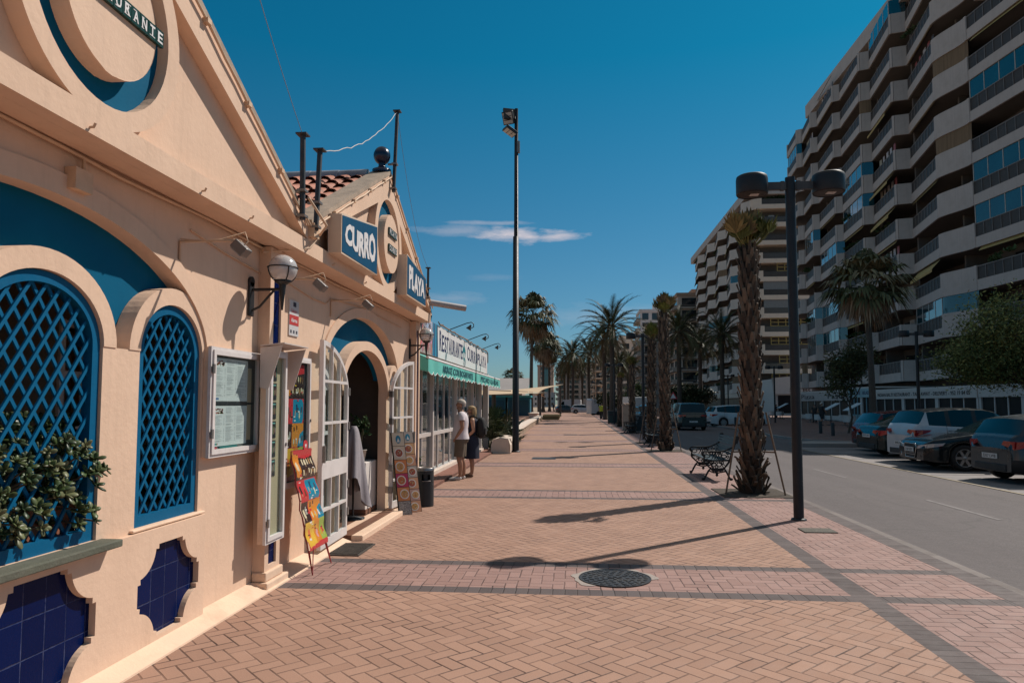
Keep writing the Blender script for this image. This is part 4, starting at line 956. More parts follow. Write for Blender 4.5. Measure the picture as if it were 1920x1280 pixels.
# food photo panel with blue edge
fp = thing('food_panel', 'large seafood photo panel with a blue striped edge above the awning', 'panel', (XA, 14, 2.68))
b = MB(); b.col = (.38, .30, .28); b.box(XA - .06, 12.35, z0, XA, S0 - .01, z1 + .0); rf = random.Random(9)
cols = [(.62, .22, .20), (.66, .30, .28), (.70, .48, .45), (.60, .15, .14), (.55, .36, .32)]
def shape(y, z, L, wd, a, col, d):
    b.col = col; c, s = math.cos(a), math.sin(a); pts = [(0, -wd * .3), (L * .4, -wd), (L, 0), (L * .4, wd), (0, wd * .3)]
    q = [(min(max(y + c * u - s * v, 12.36), 15.5), min(max(z + s * u + c * v, z0 + .005), z1 - .01)) for u, v in pts]; b.plate(q, XA + .0005, XA + d, FX, back=False)
b.col = (.03, .025, .03); b.plate([(12.6, z1 - .05), (13.6, z1 - .02), (15.1, z1 - .25), (15.3, z1 - .5), (13.3, z1 - .45)], XA + .0004, XA + .001, FX, back=False)
b.col = (.36, .42, .55); b.plate([(14.6, z1 - .005), (15.5, z1 - .005), (15.5, z1 - .3), (14.9, z1 - .3)], XA + .0004, XA + .0012, FX, back=False)
for i in range(150): shape(rf.uniform(13.3, 15.5), z0 + rf.uniform(0, .42), rf.uniform(.10, .32), rf.uniform(.015, .05), rf.uniform(.6, 2.4), tuple(k * rf.uniform(.6, 1.15) for k in rf.choice(cols)), .0014 + i * .00003)
for i in range(30): shape(rf.uniform(13.9, 15.4), z1 - rf.uniform(.1, .5), rf.uniform(.1, .3), .03, rf.uniform(0, 3), rf.choice([(.02, .02, .03), (.10, .07, .08), (.16, .14, .2)]), .0035 + i * .00002)
for k, c in ((0, (.015, .17, .30)), (.17, (.02, .10, .22)), (.30, (.03, .27, .40)), (.42, (.01, .08, .16))):
    b.col = c; b.plate([(15.52 + k, z0 + .003), (15.52 + k + .16 + (.06 if k > .4 else 0), z0 + .003), (15.52 + k + .14, z1 - .003), (15.52 + k, z1 - .003)], XA + .0005, XA + .002 + k * .004, FX, back=False)
b.build('seafood_print', PRINT, fp)
# gooseneck lamps over the signboard
for i, y in enumerate((17.6, 20.6, 23.9)):
    root = thing('sign_lamp', ['gooseneck sign lamp over the word RESTAURANTE', 'gooseneck sign lamp over the fish emblem', 'gooseneck sign lamp at the far end of the signboard'][i], 'lamp', (XA, y, z1), group='gooseneck lamps over the signboard')
    b = MB(); b.tube([(XA - .03, y, z1 - .05), (XA - .02, y, z1 + .04), (XA + .45, y + .05, z1 + .22), (XA + .56, y + .05, z1 + .24), (XA + .62, y + .05, z1 + .20), (XA + .62, y + .05, z1 + .12), (XA + .56, y + .05, z1 + .09)], .012, 7); b.build('arm', BLACKM, root)
    b = MB(); c = Vector((XA + .52, y + .05, z1 + .12)); d = Vector((-.5, 0, -.85)).normalized(); M_ = d.to_track_quat('Z', 'Y').to_matrix().to_4x4(); b.lathe([(.02, -.06), (.03, -.02), (.055, .03), (.075, .07), (.07, .07), (.0, .02)], 14, c, M=M_); b.build('shade', mat('bronze_shade', (.07, .05, .04), .5, metal=.3), root)
# awnings
AWN = mat('turquoise_canvas', (.105, .45, .39), .75, var=.06, vs=3, bump=.1, bs=120, dirt=(.075, .35, .31), dscale=2, damt=.35)
def awning(y0, y1, txt, label, tw):
    root = thing('awning', label, 'awning', (XA, (y0 + y1) / 2, 2.6)); n = max(8, round((y1 - y0) / .42))
    Xf = XA + .52; zf = 2.44
    b = MB(); rows_ = [[Vector((XA + .05 + (Xf - XA - .05) * i / 5, y0 + (y1 - y0) * j / 20, 2.615 + (zf - 2.615) * i / 5 - .02 * math.sin(PI * i / 5) * abs(math.sin(PI * j / 5)))) for j in range(21)] for i in range(6)]; b.grid(rows_); b.build('canopy', AWN, root)
    b = MB(); b.tube([(Xf, y0, zf), (Xf, y1, zf)], .03, 10); b.build('front_bar', SIGNWHITE, root)
    def fn(u, v, d): return (Xf + .02 + d + .014 * math.sin(u * 7) * (zf - v) * 4, u, v)
    w_ = (y1 - y0) / n; cols = n * 10; us = [y0 + (y1 - y0) * i / cols for i in range(cols + 1)]; low = [zf - .25 - .055 * abs(math.sin(PI * (u - y0) / w_)) for u in us]
    b = MB(); b.grid([[fn(u, zf - .02 + (l - zf + .02) * k / 5, 0) for u, l in zip(us, low)] for k in range(6)]); b.build('valance', AWN, root)
    b = MB(); b.tube([fn(u, l, .002) for u, l in zip(us, low)], .007, 5); b.build('trim', SIGNWHITE, root)
    b = MB(); b.add([(XA + .05, y0, 2.61), (Xf + .02, y0, zf - .02), (Xf + .02, y0, zf - .26), (XA + .30, y0 + .02, zf - .20)], [(0, 1, 2, 3)]); b.build('side_flap', AWN, root)
    b = MB(); b.text(txt, lambda u, v, d: fn(y0 + tw + u, zf - .215 + v, .006 + d), (y1 - y0) - tw - .5, .15, .002, off=.02); b.build('lettering', mat('dark_teal_print', (.01, .10, .13), .6), root)
    for y in (y0 + .4, (y0 + y1) / 2, y1 - .4): b = MB(); b.tube([(XA + .05, y, 2.48), (Xf - .02, y, zf - .01)], .015, 6); b.build('arm', AL, root)
awning(12.55, 18.55, 'ARROZ CON BOGAVANTE', 'turquoise scalloped awning lettered ARROZ CON BOGAVANTE', 1.35)
awning(18.75, 24.6, 'PESCADO A LA BRASA', 'turquoise scalloped awning lettered PESCADO A LA BRASA at the far end', .9)
# dining tables seen dimly through the glass
CH = mat('dark_wood', (.05, .03, .02), .6); CLO = mat('table_cloth', (.50, .46, .44), .8)
k = 0
for y in (14.4, 17.2, 20.0, 22.6):
    for x in (-4.6,):
        root = thing('dining_table', ['dining table behind the glass nearest the food panel', 'dining table behind the glass facing the man', 'dining table behind the glass beyond the couple', 'dining table behind the glass at the far pillar'][k], 'table', (x, y, .06), group='tables in the glass annexe'); k += 1
        b = MB(); b.box(x - .42, y - .42, .76, x + .42, y + .42, .79); b.box(x - .43, y - .43, .55, x + .43, y + .43, .758); b.build('tabletop', CLO, root)
        b = MB(); b.tube([(x, y, .06), (x, y, .6)], .04, 8); b.box(x - .25, y - .25, .06, x + .25, y + .25, .09); b.build('leg', CH, root)
# ================= lamps, benches, palms, bins along the promenade =================
DKP = mat('black_lamp_paint', (.010, .012, .017), .5, var=.25, vs=4, spec=.4, dirt=(.05, .042, .04), dscale=9, damt=.25)
def lampproto(loc, label, grp):
    root = thing('street_lamp', label, 'street lamp', (0, 0, 0), group=grp)
    b = MB(); b.tube([(0, 0, 0), (0, 0, 4.82)], .068, 20); b.lathe([(.105, 0), (.10, .02), (.07, .03)], 16); b.build('pole', DKP, root)
    for s in (-1, 1):
        b = MB(); b.cbox((s * .22, 0, 4.70), .34, .06, .11); b.cbox((s * .11, 0, 4.70), .05, .07, .13); b.build('arm', mat('worn_arm', (.055, .05, .05), .5, var=.4, vs=6), root)
        b = MB(); b.lathe([(.0, 4.86), (.19, 4.86), (.212, 4.845), (.22, 4.80), (.22, 4.60), (.21, 4.58), (.2, 4.595), (.0, 4.598)], 40, (s * .53, 0, 0)); h = b.build('lamp_head', DKP, root)
        b = MB(); b.lathe([(.0, 4.59), (.195, 4.59)], 32, (s * .53, 0, 0)); b.build('diffuser', mat('brown_diffuser', (.10, .08, .07), .4), h)
        b = MB(); b.cbox((s * .53 + .03, 0, 4.585), .12, .10, .008); b.build('led_panel', mat('led_panel', (.5, .45, .42), .4), h)
    root.location = loc; return root
LG = 'black two-headed lamps along the promenade'
lp = lampproto((3.06, 10.18, 0), 'tall black street lamp with two drum heads beside the hatch cover', LG)
for (x, y), l in zip([(3.06, 32.6), (3.06, 57), (3.06, 80), (3.06, 104), (15.1, 32.7), (16.9, 62), (16.8, 80), (17.2, 101)],
                     ['black two-headed street lamp standing next to the third young palm', 'black two-headed street lamp past the stone pillar and recycling bin', 'distant black two-headed street lamp among the tall date palms', 'most distant black two-headed street lamp near the crossing white car',
                      'black two-headed street lamp behind the parked cars, before the restaurant shopfront', 'black two-headed street lamp before the blue terrace of the middle block', 'black two-headed street lamp behind the white people carrier', 'black two-headed street lamp beside the dark round tree']):
    dup(lp, (x, y, 0), 0, l)
# tall floodlight mast
def mast(loc, hgt, label):
    root = thing('floodlight_mast', label, 'floodlight mast', loc); x, y, z = loc
    b = MB(); b.tube([(x, y, 0), (x + .01, y, hgt * .62), (x + .02, y, hgt * .62), (x + .03, y, hgt)], [.115, .095, .075, .062], 16); b.lathe([(.17, 0), (.16, .03), (.12, .05)], 14, (x, y, 0)); b.build('pole', DKP, root)
    for k, (dz, ang, tilt) in enumerate(((-.35, -20, 25), (-.22, 200, 20), (-.82, -60, 62))):
        b = MB(); c = Vector((x - .24 + .03 * k, y - .1, hgt + dz)); M_ = Matrix.Rotation(rad(ang), 4, 'Z') @ Matrix.Rotation(rad(tilt), 4, 'X'); b.T = Matrix.Translation(c) @ M_
        b.box(-.20, -.05, -.22, .20, .05, .22); h = b.build('floodlight', BLACKM, root, bevel=.01)
        g = MB(); g.T = b.T
        for i in range(3): g.box(-.17, -.062, -.19 + i * .13, .17, -.0505, -.08 + i * .13)
        g.build('lens', mat('flood_lens', (.40, .36, .34), .25), h)
        b = MB(); b.beam((x, y, hgt + dz), c + Vector((.06, .0, .02)), .035, .06); b.beam((x, y, hgt + dz - .12), c + Vector((.06, 0, -.08)), .03, .05); b.build('bracket', BLACKM, root)
    b = MB(); b.box(x + .05, y - .06, hgt - 1.55, x + .15, y + .06, hgt - 1.15); b.build('junction_box', GREYM, root)
mast((-2.02, 23.6, 0), 11.75, 'tall black floodlight mast at the near end of the low stone wall')
mast((-7.6, 152, 0), 11.5, 'distant floodlight mast beside the shaggy fan palms')
p = az(1533, 995); b = MB(); b.box(p.x - .20, p.y - .15, .002, p.x + .20, p.y + .15, .012); b.col = (1, 1, 1)
hb = b.build('hatch_cover', mat('rusty_hatch', (.075, .065, .05), .7, metal=.2, var=.35, vs=12, bump=.5, bs=120)); tag(hb, 'small rusty square hatch cover set in the pink paving', 'hatch')
# manhole
p = az(1153, 1084); root = thing('manhole_cover', 'round dark cast iron manhole cover in a concrete ring', 'manhole', (p.x, p.y, 0))
b = MB(); b.plate([(p.x + (.385 + .018 * math.sin(7 * q) + .012 * math.sin(13 * q + 1)) * math.cos(q), p.y + (.385 + .018 * math.sin(7 * q) + .012 * math.sin(13 * q + 1)) * math.sin(q)) for q in [2 * PI * i / 60 for i in range(40)]], .0, .0045, FZ); b.build('concrete_ring', PLAIN, root)
IRON = mat('cast_iron', (.032, .033, .038), .55, metal=.35, var=.35, vs=14, bump=.3, dirt=(.10, .08, .06), dscale=6, damt=.5)
b = MB()
for r0, r1, z in ((.318, .33, .011), (.29, .318, .008), (.0, .29, .0075)): b.lathe([(r0, .0045), (r0, z), (r1, z), (r1, .0045)], 48, (p.x, p.y, 0), False)
for r in (.28, .225, .17, .115):
    for k in range(int(r * 90)): q = 2 * PI * k / int(r * 90); b.T = Matrix.Translation((p.x + r * math.cos(q), p.y + r * math.sin(q), .0075)) @ Matrix.Rotation(q, 4, 'Z'); b.box(-.016, -.018, 0, .016, .018, .005); b.T = None
for k in range(3): b.T = Matrix.Translation((p.x, p.y, .0075)) @ Matrix.Rotation(rad(30 + 60 * k), 4, 'Z'); b.box(-.07, -.012, 0, .07, .012, .006); b.T = None
b.build('iron_lid', IRON, root)
# second smaller covers far along
for x, y, l in ((-.95, 20.9, 'flat grey drain cover in the paving before the couple'), (-.3, 37, 'small flat drain cover far along the promenade')):
    b = MB(); b.box(x - .35, y - .35, .001, x + .35, y + .35, .008); tag(b.build('drain_cover', IRON), l, 'drain cover')

# ---- cast-iron bench ----
IRONB = mat('bench_iron', (.008, .010, .013), .5, var=.2, vs=10, spec=.4); SLAT = mat('bench_slat', (.018, .034, .042), .5, var=.25, vs=(9), stretch=(1, .2, 1), bump=.2)
def bench(label):
    """faces -x; long along y; origin mid, on the ground"""
    root = thing('cast_iron_bench', label, 'bench', (0, 0, 0), group='cast-iron benches along the kerb'); L = .80
    b = MB()
    for i in range(6): x = -.24 + i * .078; z = .43 - .02 * math.sin(PI * i / 5) + .012 * (i - 5) * -.2; b.box(x - .033, -L - .04, z - .012, x + .033, L + .04, z + .012)
    b.build('seat', SLAT, root, world=False)
    b = MB()
    for i in range(6):
        z = .555 + i * .056 + (.04 if i > 2 else 0); x = .245 + (z - .45) * .30; b.T = Matrix.Translation((x, 0, z)) @ Matrix.Rotation(rad(-73), 4, 'Y'); b.box(-.023, -L - .03, -.011, .023, L + .03, .011); b.T = None
    b.build('backrest', SLAT, root, world=False)
    for s in (-1, 1):
        b = MB(); y = s * L
        def t(pts, r=.014, n=6): b.tube([(q[0], y, q[1]) for q in pts], r * 1.25, n)
        # legs: S-curves meeting under the seat
        t([(-.30, .03), (-.27, .05), (-.235, .12), (-.19, .20), (-.15, .25), (-.20, .30), (-.275, .37), (-.29, .42)], .017); t([(.27, .03), (.24, .05), (.21, .11), (.17, .19), (.13, .25), (.18, .31), (.23, .38), (.25, .44)], .017)
        for fx in (-.30, .27): b.ball((fx, y, .028), .034, 12, 8, (1.2, .7, .9))
        t([(-.19, .20), (-.10, .17), (-.02, .15), (.06, .17), (.17, .19)], .013); b.ball((-.02, y, .115), .03, 10, 6, (1, .5, 1.2)); t([(-.15, .25), (-.02, .235), (.13, .25)], .012); t([(-.28, .405), (.26, .42)], .018)
        # back post and arm
        t([(.25, .42), (.29, .55), (.345, .72), (.40, .86)], .019, 8); b.plate([(.36, .78), (.41, .76), (.455, .90), (.43, .935), (.37, .925), (.355, .86)], y - .018, y + .018, lambda u, v, d: (u, d, v))
        t([(.33, .70), (.25, .66), (.15, .615), (.02, .60), (-.16, .60), (-.27, .60), (-.315, .575), (-.32, .53), (-.29, .50), (-.26, .52)], .015)
        t([(-.30, .555), (-.275, .49), (-.285, .42)], .015)
        # scrollwork: ovals and lattice of the arm panel and under the seat
        def oval(cx, cz, rx, rz, r=.009): t([(cx + rx * math.cos(q), cz + rz * math.sin(q)) for q in [2 * PI * i / 14 for i in range(15)]], r, 5)
        for cx, cz, rx, rz in ((-.21, .51, .055, .034), (.13, .50, .05, .034), (-.13, .565, .025, .02), (.05, .565, .025, .02), (.21, .57, .028, .028), (.21, .49, .022, .022)): oval(cx, cz, rx, rz)
        for k in range(4): u = -.12 + k * .05; t([(u, .44), (u + .09, .60)], .007, 5); t([(u + .09, .44), (u, .60)], .007, 5)
        for cx, cz, r in ((-.08, .33, .045), (.03, .33, .045), (-.14, .37, .022), (.10, .37, .022), (-.025, .28, .028), (-.09, .21, .018), (.05, .21, .018)): oval(cx, cz, r, r)
        t([(-.20, .30), (-.02, .38), (.18, .31)], .009, 5); t([(-.15, .25), (-.08, .40)], .008, 5); t([(.13, .25), (.04, .40)], .008, 5)
        b.plate([(-.16, .235), (.14, .235), (.10, .195), (-.02, .175), (-.12, .195)], y - .008, y + .008, lambda u, v, d: (u, d, v))
        b.build('end_frame', IRONB, root, world=False)
    return root
bn = bench('black cast iron bench with green slats beside the nearest young palm'); bn.location = (2.96, 16.05, 0)
dup(bn, (2.98, 27.55, 0), None, 'black cast iron bench between the second and third young palms')
dup(bn, (2.98, 39.2, 0), None, 'black cast iron bench in front of the stone pillar')

# ---- newly planted fan palms: booted trunks with tied tufts ----
BOOT = mat('palm_boot', attr=True, rough=.85, var=.3, vs=9, bump=.5, bs=50)
WOODP = mat('pale_stake', (.17, .11, .072), .8, var=.25, vs=6, stretch=(1, 1, .2))
def fan(b, o, d, s, rr, col, droop=.35, nseg=13, spread=150, cup=.25, wk=.075):
    """one fan leaf: narrow folded segments round the stalk's tip"""
    d = d.normalized(); up = Vector((0, 0, 1)); sd = d.cross(up)
    if sd.length < .05: sd = Vector((1, 0, 0))
    sd.normalize(); nn = sd.cross(d)
    for i in range(nseg):
        q = rad(-spread / 2 + spread * i / (nseg - 1) + rr.uniform(-3, 3)); L = s * (1 - .25 * abs(i / (nseg - 1) - .5) * 2) * rr.uniform(.85, 1.1); e = d * math.cos(q) + sd * math.sin(q) + nn * cup * rr.uniform(.5, 1.5)
        e.normalize(); w_ = e.cross(nn).normalized() * L * wk; m = o + e * L * .62; tip = o + e * L + Vector((0, 0, -droop * L * rr.uniform(.5, 1.5)))
        v = rr.uniform(.65, 1.35); b.col = tuple(c * v for c in col)
        b.add([o, m - w_, m + nn * L * .03, m + w_, tip], [(0, 1, 2), (0, 2, 3), (1, 4, 2), (2, 4, 3)], False)
def youngpalm(loc, hgt, r0, label, seed, near=True, lean=(0, 0)):
    rr = random.Random(seed); root = thing('young_palm', label, 'palm tree', loc, group='newly planted fan palms along the kerb'); x, y, z = loc
    def ctr(t): return Vector((lean[0] * t * t, lean[1] * t * t, hgt * t))
    rows = 34 if near else 22
    b = MB(); b.col = (.022, .015, .011)
    def rad_(t): return r0 * (1.25 - .8 * min(t * 6, .35) - .16 * t) * (.80 if t > .83 else 1)
    b.tube([ctr(i / 20 * .88) for i in range(21)], [rad_(i / 20 * .88) * .86 for i in range(21)], 14)
    for k in range(rows):
        t = (k + .2) / rows * .86; c = ctr(t); R_ = rad_(t); m = 9
        for j in range(m):
            q = 2 * PI * (j + (k % 2) * .5 + rr.uniform(-.08, .08)) / m + k * .13; e = Vector((math.cos(q), math.sin(q), 0)); s_ = Vector((-math.sin(q), math.cos(q), 0)); hh = hgt / rows * rr.uniform(1.25, 2.0); w_ = R_ * .34 * rr.uniform(.8, 1.15)
            flare = rr.uniform(.12, .42) * R_ * (1.6 if t < .1 else 1.0); up = Vector((0, 0, 1)); g = rr.uniform(.6, 1.4); base = rr.choice([(.105, .066, .043), (.07, .045, .030), (.145, .095, .062), (.05, .033, .023)]); b.col = tuple(v * g for v in base)
            p0 = c + e * R_ * .84; top = p0 + up * hh + e * flare
            sk = s_ * rr.uniform(-.3, .3) * w_
            b.add([p0 - s_ * w_, p0 + s_ * w_, top + sk + s_ * w_ * .45, top + sk - s_ * w_ * .45, p0 + e * .03 + up * hh * .35, top + sk + e * .02 - up * hh * .12], [(0, 1, 4), (1, 2, 5, 4), (3, 0, 4, 5), (2, 3, 5)], False)
            if t < .12 and rr.random() < .35:      # broken stubs near the foot
                b.col = tuple(v * .8 for v in base); b.beam(p0, p0 + e * rr.uniform(.08, .2) + up * rr.uniform(.02, .16), .05, .025)
    b.build('trunk', BOOT, root, world=False)
    b = MB(); T0 = ctr(.85)
    for i in range(46 if near else 34):
        q = rr.uniform(0, 2 * PI); el = rr.uniform(.05, .95); d = Vector((math.sin(el) * math.cos(q), math.sin(el) * math.sin(q), math.cos(el))); st = rr.uniform(.22, .5) * hgt / 5.2; o = T0 + d * st; b.col = (.17, .16, .06); b.beam(T0 + d * .05, o, .022, .012)
        fan(b, o, (d + Vector((0, 0, .35))).normalized(), rr.uniform(.26, .40) * hgt / 5.2, rr, rr.choice([(.13, .135, .03), (.19, .165, .045), (.22, .16, .065), (.075, .085, .026), (.16, .11, .055)]), -.02, 13, 125, .18, .11)
    b.build('crown', LEAF, root, world=False)
    b = MB(); b.lathe([(r0 * .5, -.03), (r0 * .52, 0), (r0 * .5, .03)], 14, ctr(.865)); b.build('tie', mat('straw_rope', (.38, .28, .17), .8), root, world=False)
    for q in (205, 325, 85) if near else ():
        b = MB(); a = Vector((math.cos(rad(q)), math.sin(rad(q)), 0)); b.tube([a * .58, a * .27 + Vector((0, 0, 1.45))], .017, 7); b.tube([a * .42 + Vector((0, 0, .75)), a * .2 + Vector((0, 0, .75))], .016, 6); b.build('stake', WOODP, root, world=False)
    return root
SOIL = mat('planting_soil', (.055, .040, .028), .95, var=.4, vs=8, bump=.8, bs=30)
for (x, y, h_, r0, l, sd, ln) in ((3.15, 13.1, 5.15, .25, 'staked young fan palm with a tied tuft, nearest the camera beside the first bench', 1, (.03, .05)), (3.05, 24.6, 5.45, .24, 'staked young fan palm with a tied tuft behind the first bench', 2, (-.05, 0)),
                                   (3.1, 29.6, 4.95, .24, 'staked young fan palm right behind the second bench', 3, (.1, 0)), (3.1, 39.6, 4.3, .22, 'shorter young fan palm rising behind the third bench', 4, (.02, 0)), (3.1, 50.5, 3.9, .22, 'short young fan palm past the stone pillar', 5, (.1, 0))):
    youngpalm((x, y, 0), h_, r0 * .8, l, sd, y < 31, ln)
    b = MB(); b.box(x - .62, y - .62, .001, x + .57, y + .62, .012); b.build('planting_bed', SOIL, kind='structure')
# ---- tall date palms ----
def datepalm(seed, hgt, cr, label):
    rr = random.Random(seed); root = thing('date_palm', label, 'palm tree', (0, 0, 0)); root.location = (0, 0, 0)
    b = MB(); b.col = (.075, .055, .042); n = 26
    b.tube([(.12 * math.sin(i / n * 2.5), 0, hgt * i / n) for i in range(n + 1)], [(.30 if i == 0 else .21) + .022 * (i % 2) + (.10 if i > n - 3 else 0) for i in range(n + 1)], 10)
    for i in range(90): q = rr.uniform(0, 6.28); z = hgt - rr.uniform(0, 1.0); b.col = rr.choice([(.12, .08, .05), (.2, .12, .06)]); e = Vector((math.cos(q), math.sin(q), 0)); b.beam(Vector((.12 * math.sin(2.5), 0, z)) + e * .2, Vector((.12 * math.sin(2.5), 0, z + .28)) + e * .36, .09, .04)
    b.build('trunk', BOOT, root, world=False)
    b = MB(); o = Vector((.12 * math.sin(2.5), 0, hgt))
    for k in range(52):
        q = k * 2.399 + rr.uniform(-.2, .2); el = rad(84 - 112 * (k / 51) ** .9 + rr.uniform(-6, 6)); L = cr * rr.uniform(.85, 1.12); d = Vector((math.cos(q), math.sin(q), 0)); n = 9; P = [o + d * .1]; a = el
        for i in range(n): a -= rad(4 + 7.0 * i / n + (2 if k > 25 else 0)); P.append(P[-1] + (d * math.cos(a) + Vector((0, 0, math.sin(a)))) * (L / n))
        sd = d.cross(Vector((0, 0, 1))); col = rr.choice([(.045, .055, .022), (.06, .07, .03), (.075, .08, .035), (.05, .05, .024)]) if k < 43 else (.13, .095, .05)
        b.col = (.10, .095, .045); b.tube(P, [.03 - .025 * i / n for i in range(n + 1)], 3, False)
        for i in range(1, n):
            for f in (0, .33, .66):
                c = P[i].lerp(P[i + 1], f); t_ = (P[i + 1] - P[i]).normalized(); up = sd.cross(t_); l = cr * .17 * math.sin(PI * min(1, (i + f + .6) / (n + .6))) ** .6 * rr.uniform(.8, 1.15)
                for s in (-1, 1):
                    e = (t_ * .85 + sd * s * .62 + up * .32).normalized(); v = rr.uniform(.6, 1.4); b.col = tuple(g * v for g in col); w_ = t_ * l * .11
                    b.add([c - w_, c + w_, c + e * l + Vector((0, 0, -.12 * l))], [(0, 1, 2)], False)
    b.build('crown', LEAF, root, world=False); return root
DP = datepalm(31, 8.5, 3.7, 'tallest date palm over the promenade, its wide crown against the sky'); DP.location = (3.1, 63, 0); DP['group'] = 'tall date palms'
for x, y, s, rz, l in ((2.95, 72, .93, 2.1, 'date palm just behind the tallest one, its crown partly covered'), (-.7, 141, 1.36, .7, 'slender far date palm where the promenade narrows'), (-1.6, 150, 1.22, 1.9, 'lower far date palm leaning into its slender neighbour'), (2.9, 150, 1.45, 3.0, 'far date palm standing before the grey far block'), (-2.6, 165, 1.1, 4.0, 'small far date palm at the edge of the shade sails'), (1.5, 170, 1.15, 5.0, 'far date palm with a drooping crown behind the crossing car'),
                       (9.9, 69, 1.0, 1.2, 'date palm across the road behind the second young palm'), (14.8, 85, 1.02, 2.7, 'date palm before the cream block with rounded balconies'), (15.0, 74, 1.02, 4.4, 'dark date palm before the middle apartment block'), (8.5, 118, .95, .3, 'far date palm before the white block'), (6.0, 100, .85, 2.2, 'low date palm behind the fourth young palm')):
    dup(DP, (x, y, 0), rz, l, s)
# ---- shaggy washingtonia palms ----
def shaggy(seed, hgt, cr, label, r0=.30):
    rr = random.Random(seed); root = thing('fan_palm', label, 'palm tree', (0, 0, 0), group='shaggy fan palms')
    b = MB(); b.col = (.085, .065, .052); b.tube([(.25 * (i / 14) ** 2, 0, hgt * i / 14) for i in range(15)], [r0 * (1.5 if i == 0 else 1 - .4 * i / 14) for i in range(15)], 10); b.build('trunk', BOOT, root, world=False)
    o = Vector((.25, 0, hgt)); b = MB()
    for k in range(46):
        q = k * 2.399; el = rad(85 - 120 * (k / 45) + rr.uniform(-8, 8)); d = Vector((math.cos(q) * math.cos(el), math.sin(q) * math.cos(el), math.sin(el))); st = cr * rr.uniform(.42, .6); b.col = (.14, .13, .06); b.beam(o, o + d * st, .035, .02)
        fan(b, o + d * st, d + Vector((0, 0, -.15)), cr * .58, rr, rr.choice([(.075, .08, .036), (.11, .105, .05), (.15, .125, .07)]), .5, 15, 165)
    b.build('crown', LEAF, root, world=False)
    b = MB()
    for k in range(40):
        q = rr.uniform(0, 6.28); el = rad(rr.uniform(-78, -25)); d = Vector((math.cos(q) * math.cos(el), math.sin(q) * math.cos(el), math.sin(el))); st = cr * rr.uniform(.3, .5); b.col = (.17, .115, .07); b.beam(o, o + d * st, .03, .02); fan(b, o + d * st, d + Vector((0, 0, -.8)), cr * .45, rr, rr.choice([(.27, .185, .12), (.20, .135, .085), (.33, .235, .155)]), .7, 9, 95)
    b.build('dead_skirt', LEAF, root, world=False); return root
SP_ = shaggy(41, 13.6, 3.6, 'tall shaggy fan palm beside the floodlight mast over the shade sails'); SP_.location = (-6.1, 96, 0)
for x, y, s, sz, rz, l in ((-6.4, 138, 1.03, .98, 1.3, 'shaggy fan palm behind the tallest one, closer to the sea'), (-5.6, 150, .95, .95, 2.6, 'shaggy fan palm with its crown merging into its neighbour'), (-13.5, 150, .7, .55, .4, 'short fan palm beside the brown tower'), (-16, 160, .62, .45, 2.0, 'smallest fan palm behind the blue beach huts'), (15.0, 37.3, .62, .56, 3.3, 'shaggy fan palm before the wavy balconies, behind the parked cars')):
    dup(SP_, (x, y, 0), rz, l, (s, s, sz))
# ---- feathery trees ----
BARK = mat('grey_bark', (.085, .062, .048), .9, var=.3, vs=5, bump=.6)
def feathery(seed, loc, hgt, spread, n, label, cols, size, name='tamarisk_tree', tr=.14, zb=.3, lo=.25):
    rr = random.Random(seed); root = thing(name, label, 'tree', loc); b = MB(); tips = []
    def grow(p, d, L, r, k):
        q = p + d * L; m = p.lerp(q, .5) + Vector((rr.uniform(-1, 1), rr.uniform(-1, 1), rr.uniform(-.5, .5))) * L * .08
        b.tube([p, m, q], [r, r * .85, r * .7], 7 if k < 2 else 4)
        if k >= 2: tips.append((m, d, k)); tips.append((q, d, k))
        if k < 4:
            for i in range(3 if k else 5):
                a = rr.uniform(0, 6.28); e = (d * .7 + Vector((math.cos(a), math.sin(a), rr.uniform(-.15, .55))) * (.75 if k else .9)).normalized(); e = Vector((e.x * spread, e.y * spread, e.z)).normalized(); grow(q if i else m, e, L * rr.uniform(.6, .85), r * .6, k + 1)
    grow(Vector((0, 0, 0)), Vector((.08, .05, 1)).normalized(), hgt * zb, tr, 0); b.build('trunk', BARK, root, world=False)
    b = MB(); per = max(4, n // len(tips))
    for (p, d, k) in tips:
        col = rr.choice(cols); rad2 = hgt * .062
        for i in range(per):
            o = p + Vector((rr.gauss(0, 1), rr.gauss(0, 1), rr.gauss(0, .8))) * rad2; 
            if o.z < hgt * lo: continue
            e = Vector((rr.uniform(-1, 1), rr.uniform(-1, 1), rr.uniform(-.3, 1.0))).normalized(); s = size * rr.uniform(.6, 1.5); a = e.cross(Vector((rr.uniform(-1, 1), rr.uniform(-1, 1), rr.uniform(-1, 1)))).normalized() * s * .17; v = rr.uniform(.75, 1.25); b.col = tuple(c * v for c in col)
            m = o + e * s * .5; b.add([o, m + a, o + e * s, m - a], [(0, 1, 2), (0, 2, 3)], False)
    b.build('crown', LEAF, root, world=False); return root
GRN = [(.12, .15, .045), (.19, .205, .065), (.065, .085, .03), (.25, .245, .085), (.10, .12, .045)]
feathery(51, (18.6, 30.5, 0), 7.1, 1.25, 80000, 'big feathery tamarisk tree standing behind the parked cars', GRN, .13, tr=.2)
feathery(52, (14.95, 40.5, 0), 3.3, .55, 6000, 'small round street tree before the shopfronts', [(.075, .08, .03), (.05, .056, .022)], .18, 'street_tree', .07, .5, .5)
feathery(53, (11.6, 76, 0), 4.6, 1.3, 9000, 'broad dark tree shading the pavement behind the dark off-roader', [(.04, .046, .02), (.055, .06, .026)], .34, 'street_tree', .15, .28, .1)
feathery(54, (14.0, 88, 0), 5.0, 1.3, 7000, 'dark bushy tree beside the far end of the middle block', [(.03, .036, .016), (.022, .028, .014)], .36, 'street_tree', .15, .28, .1)
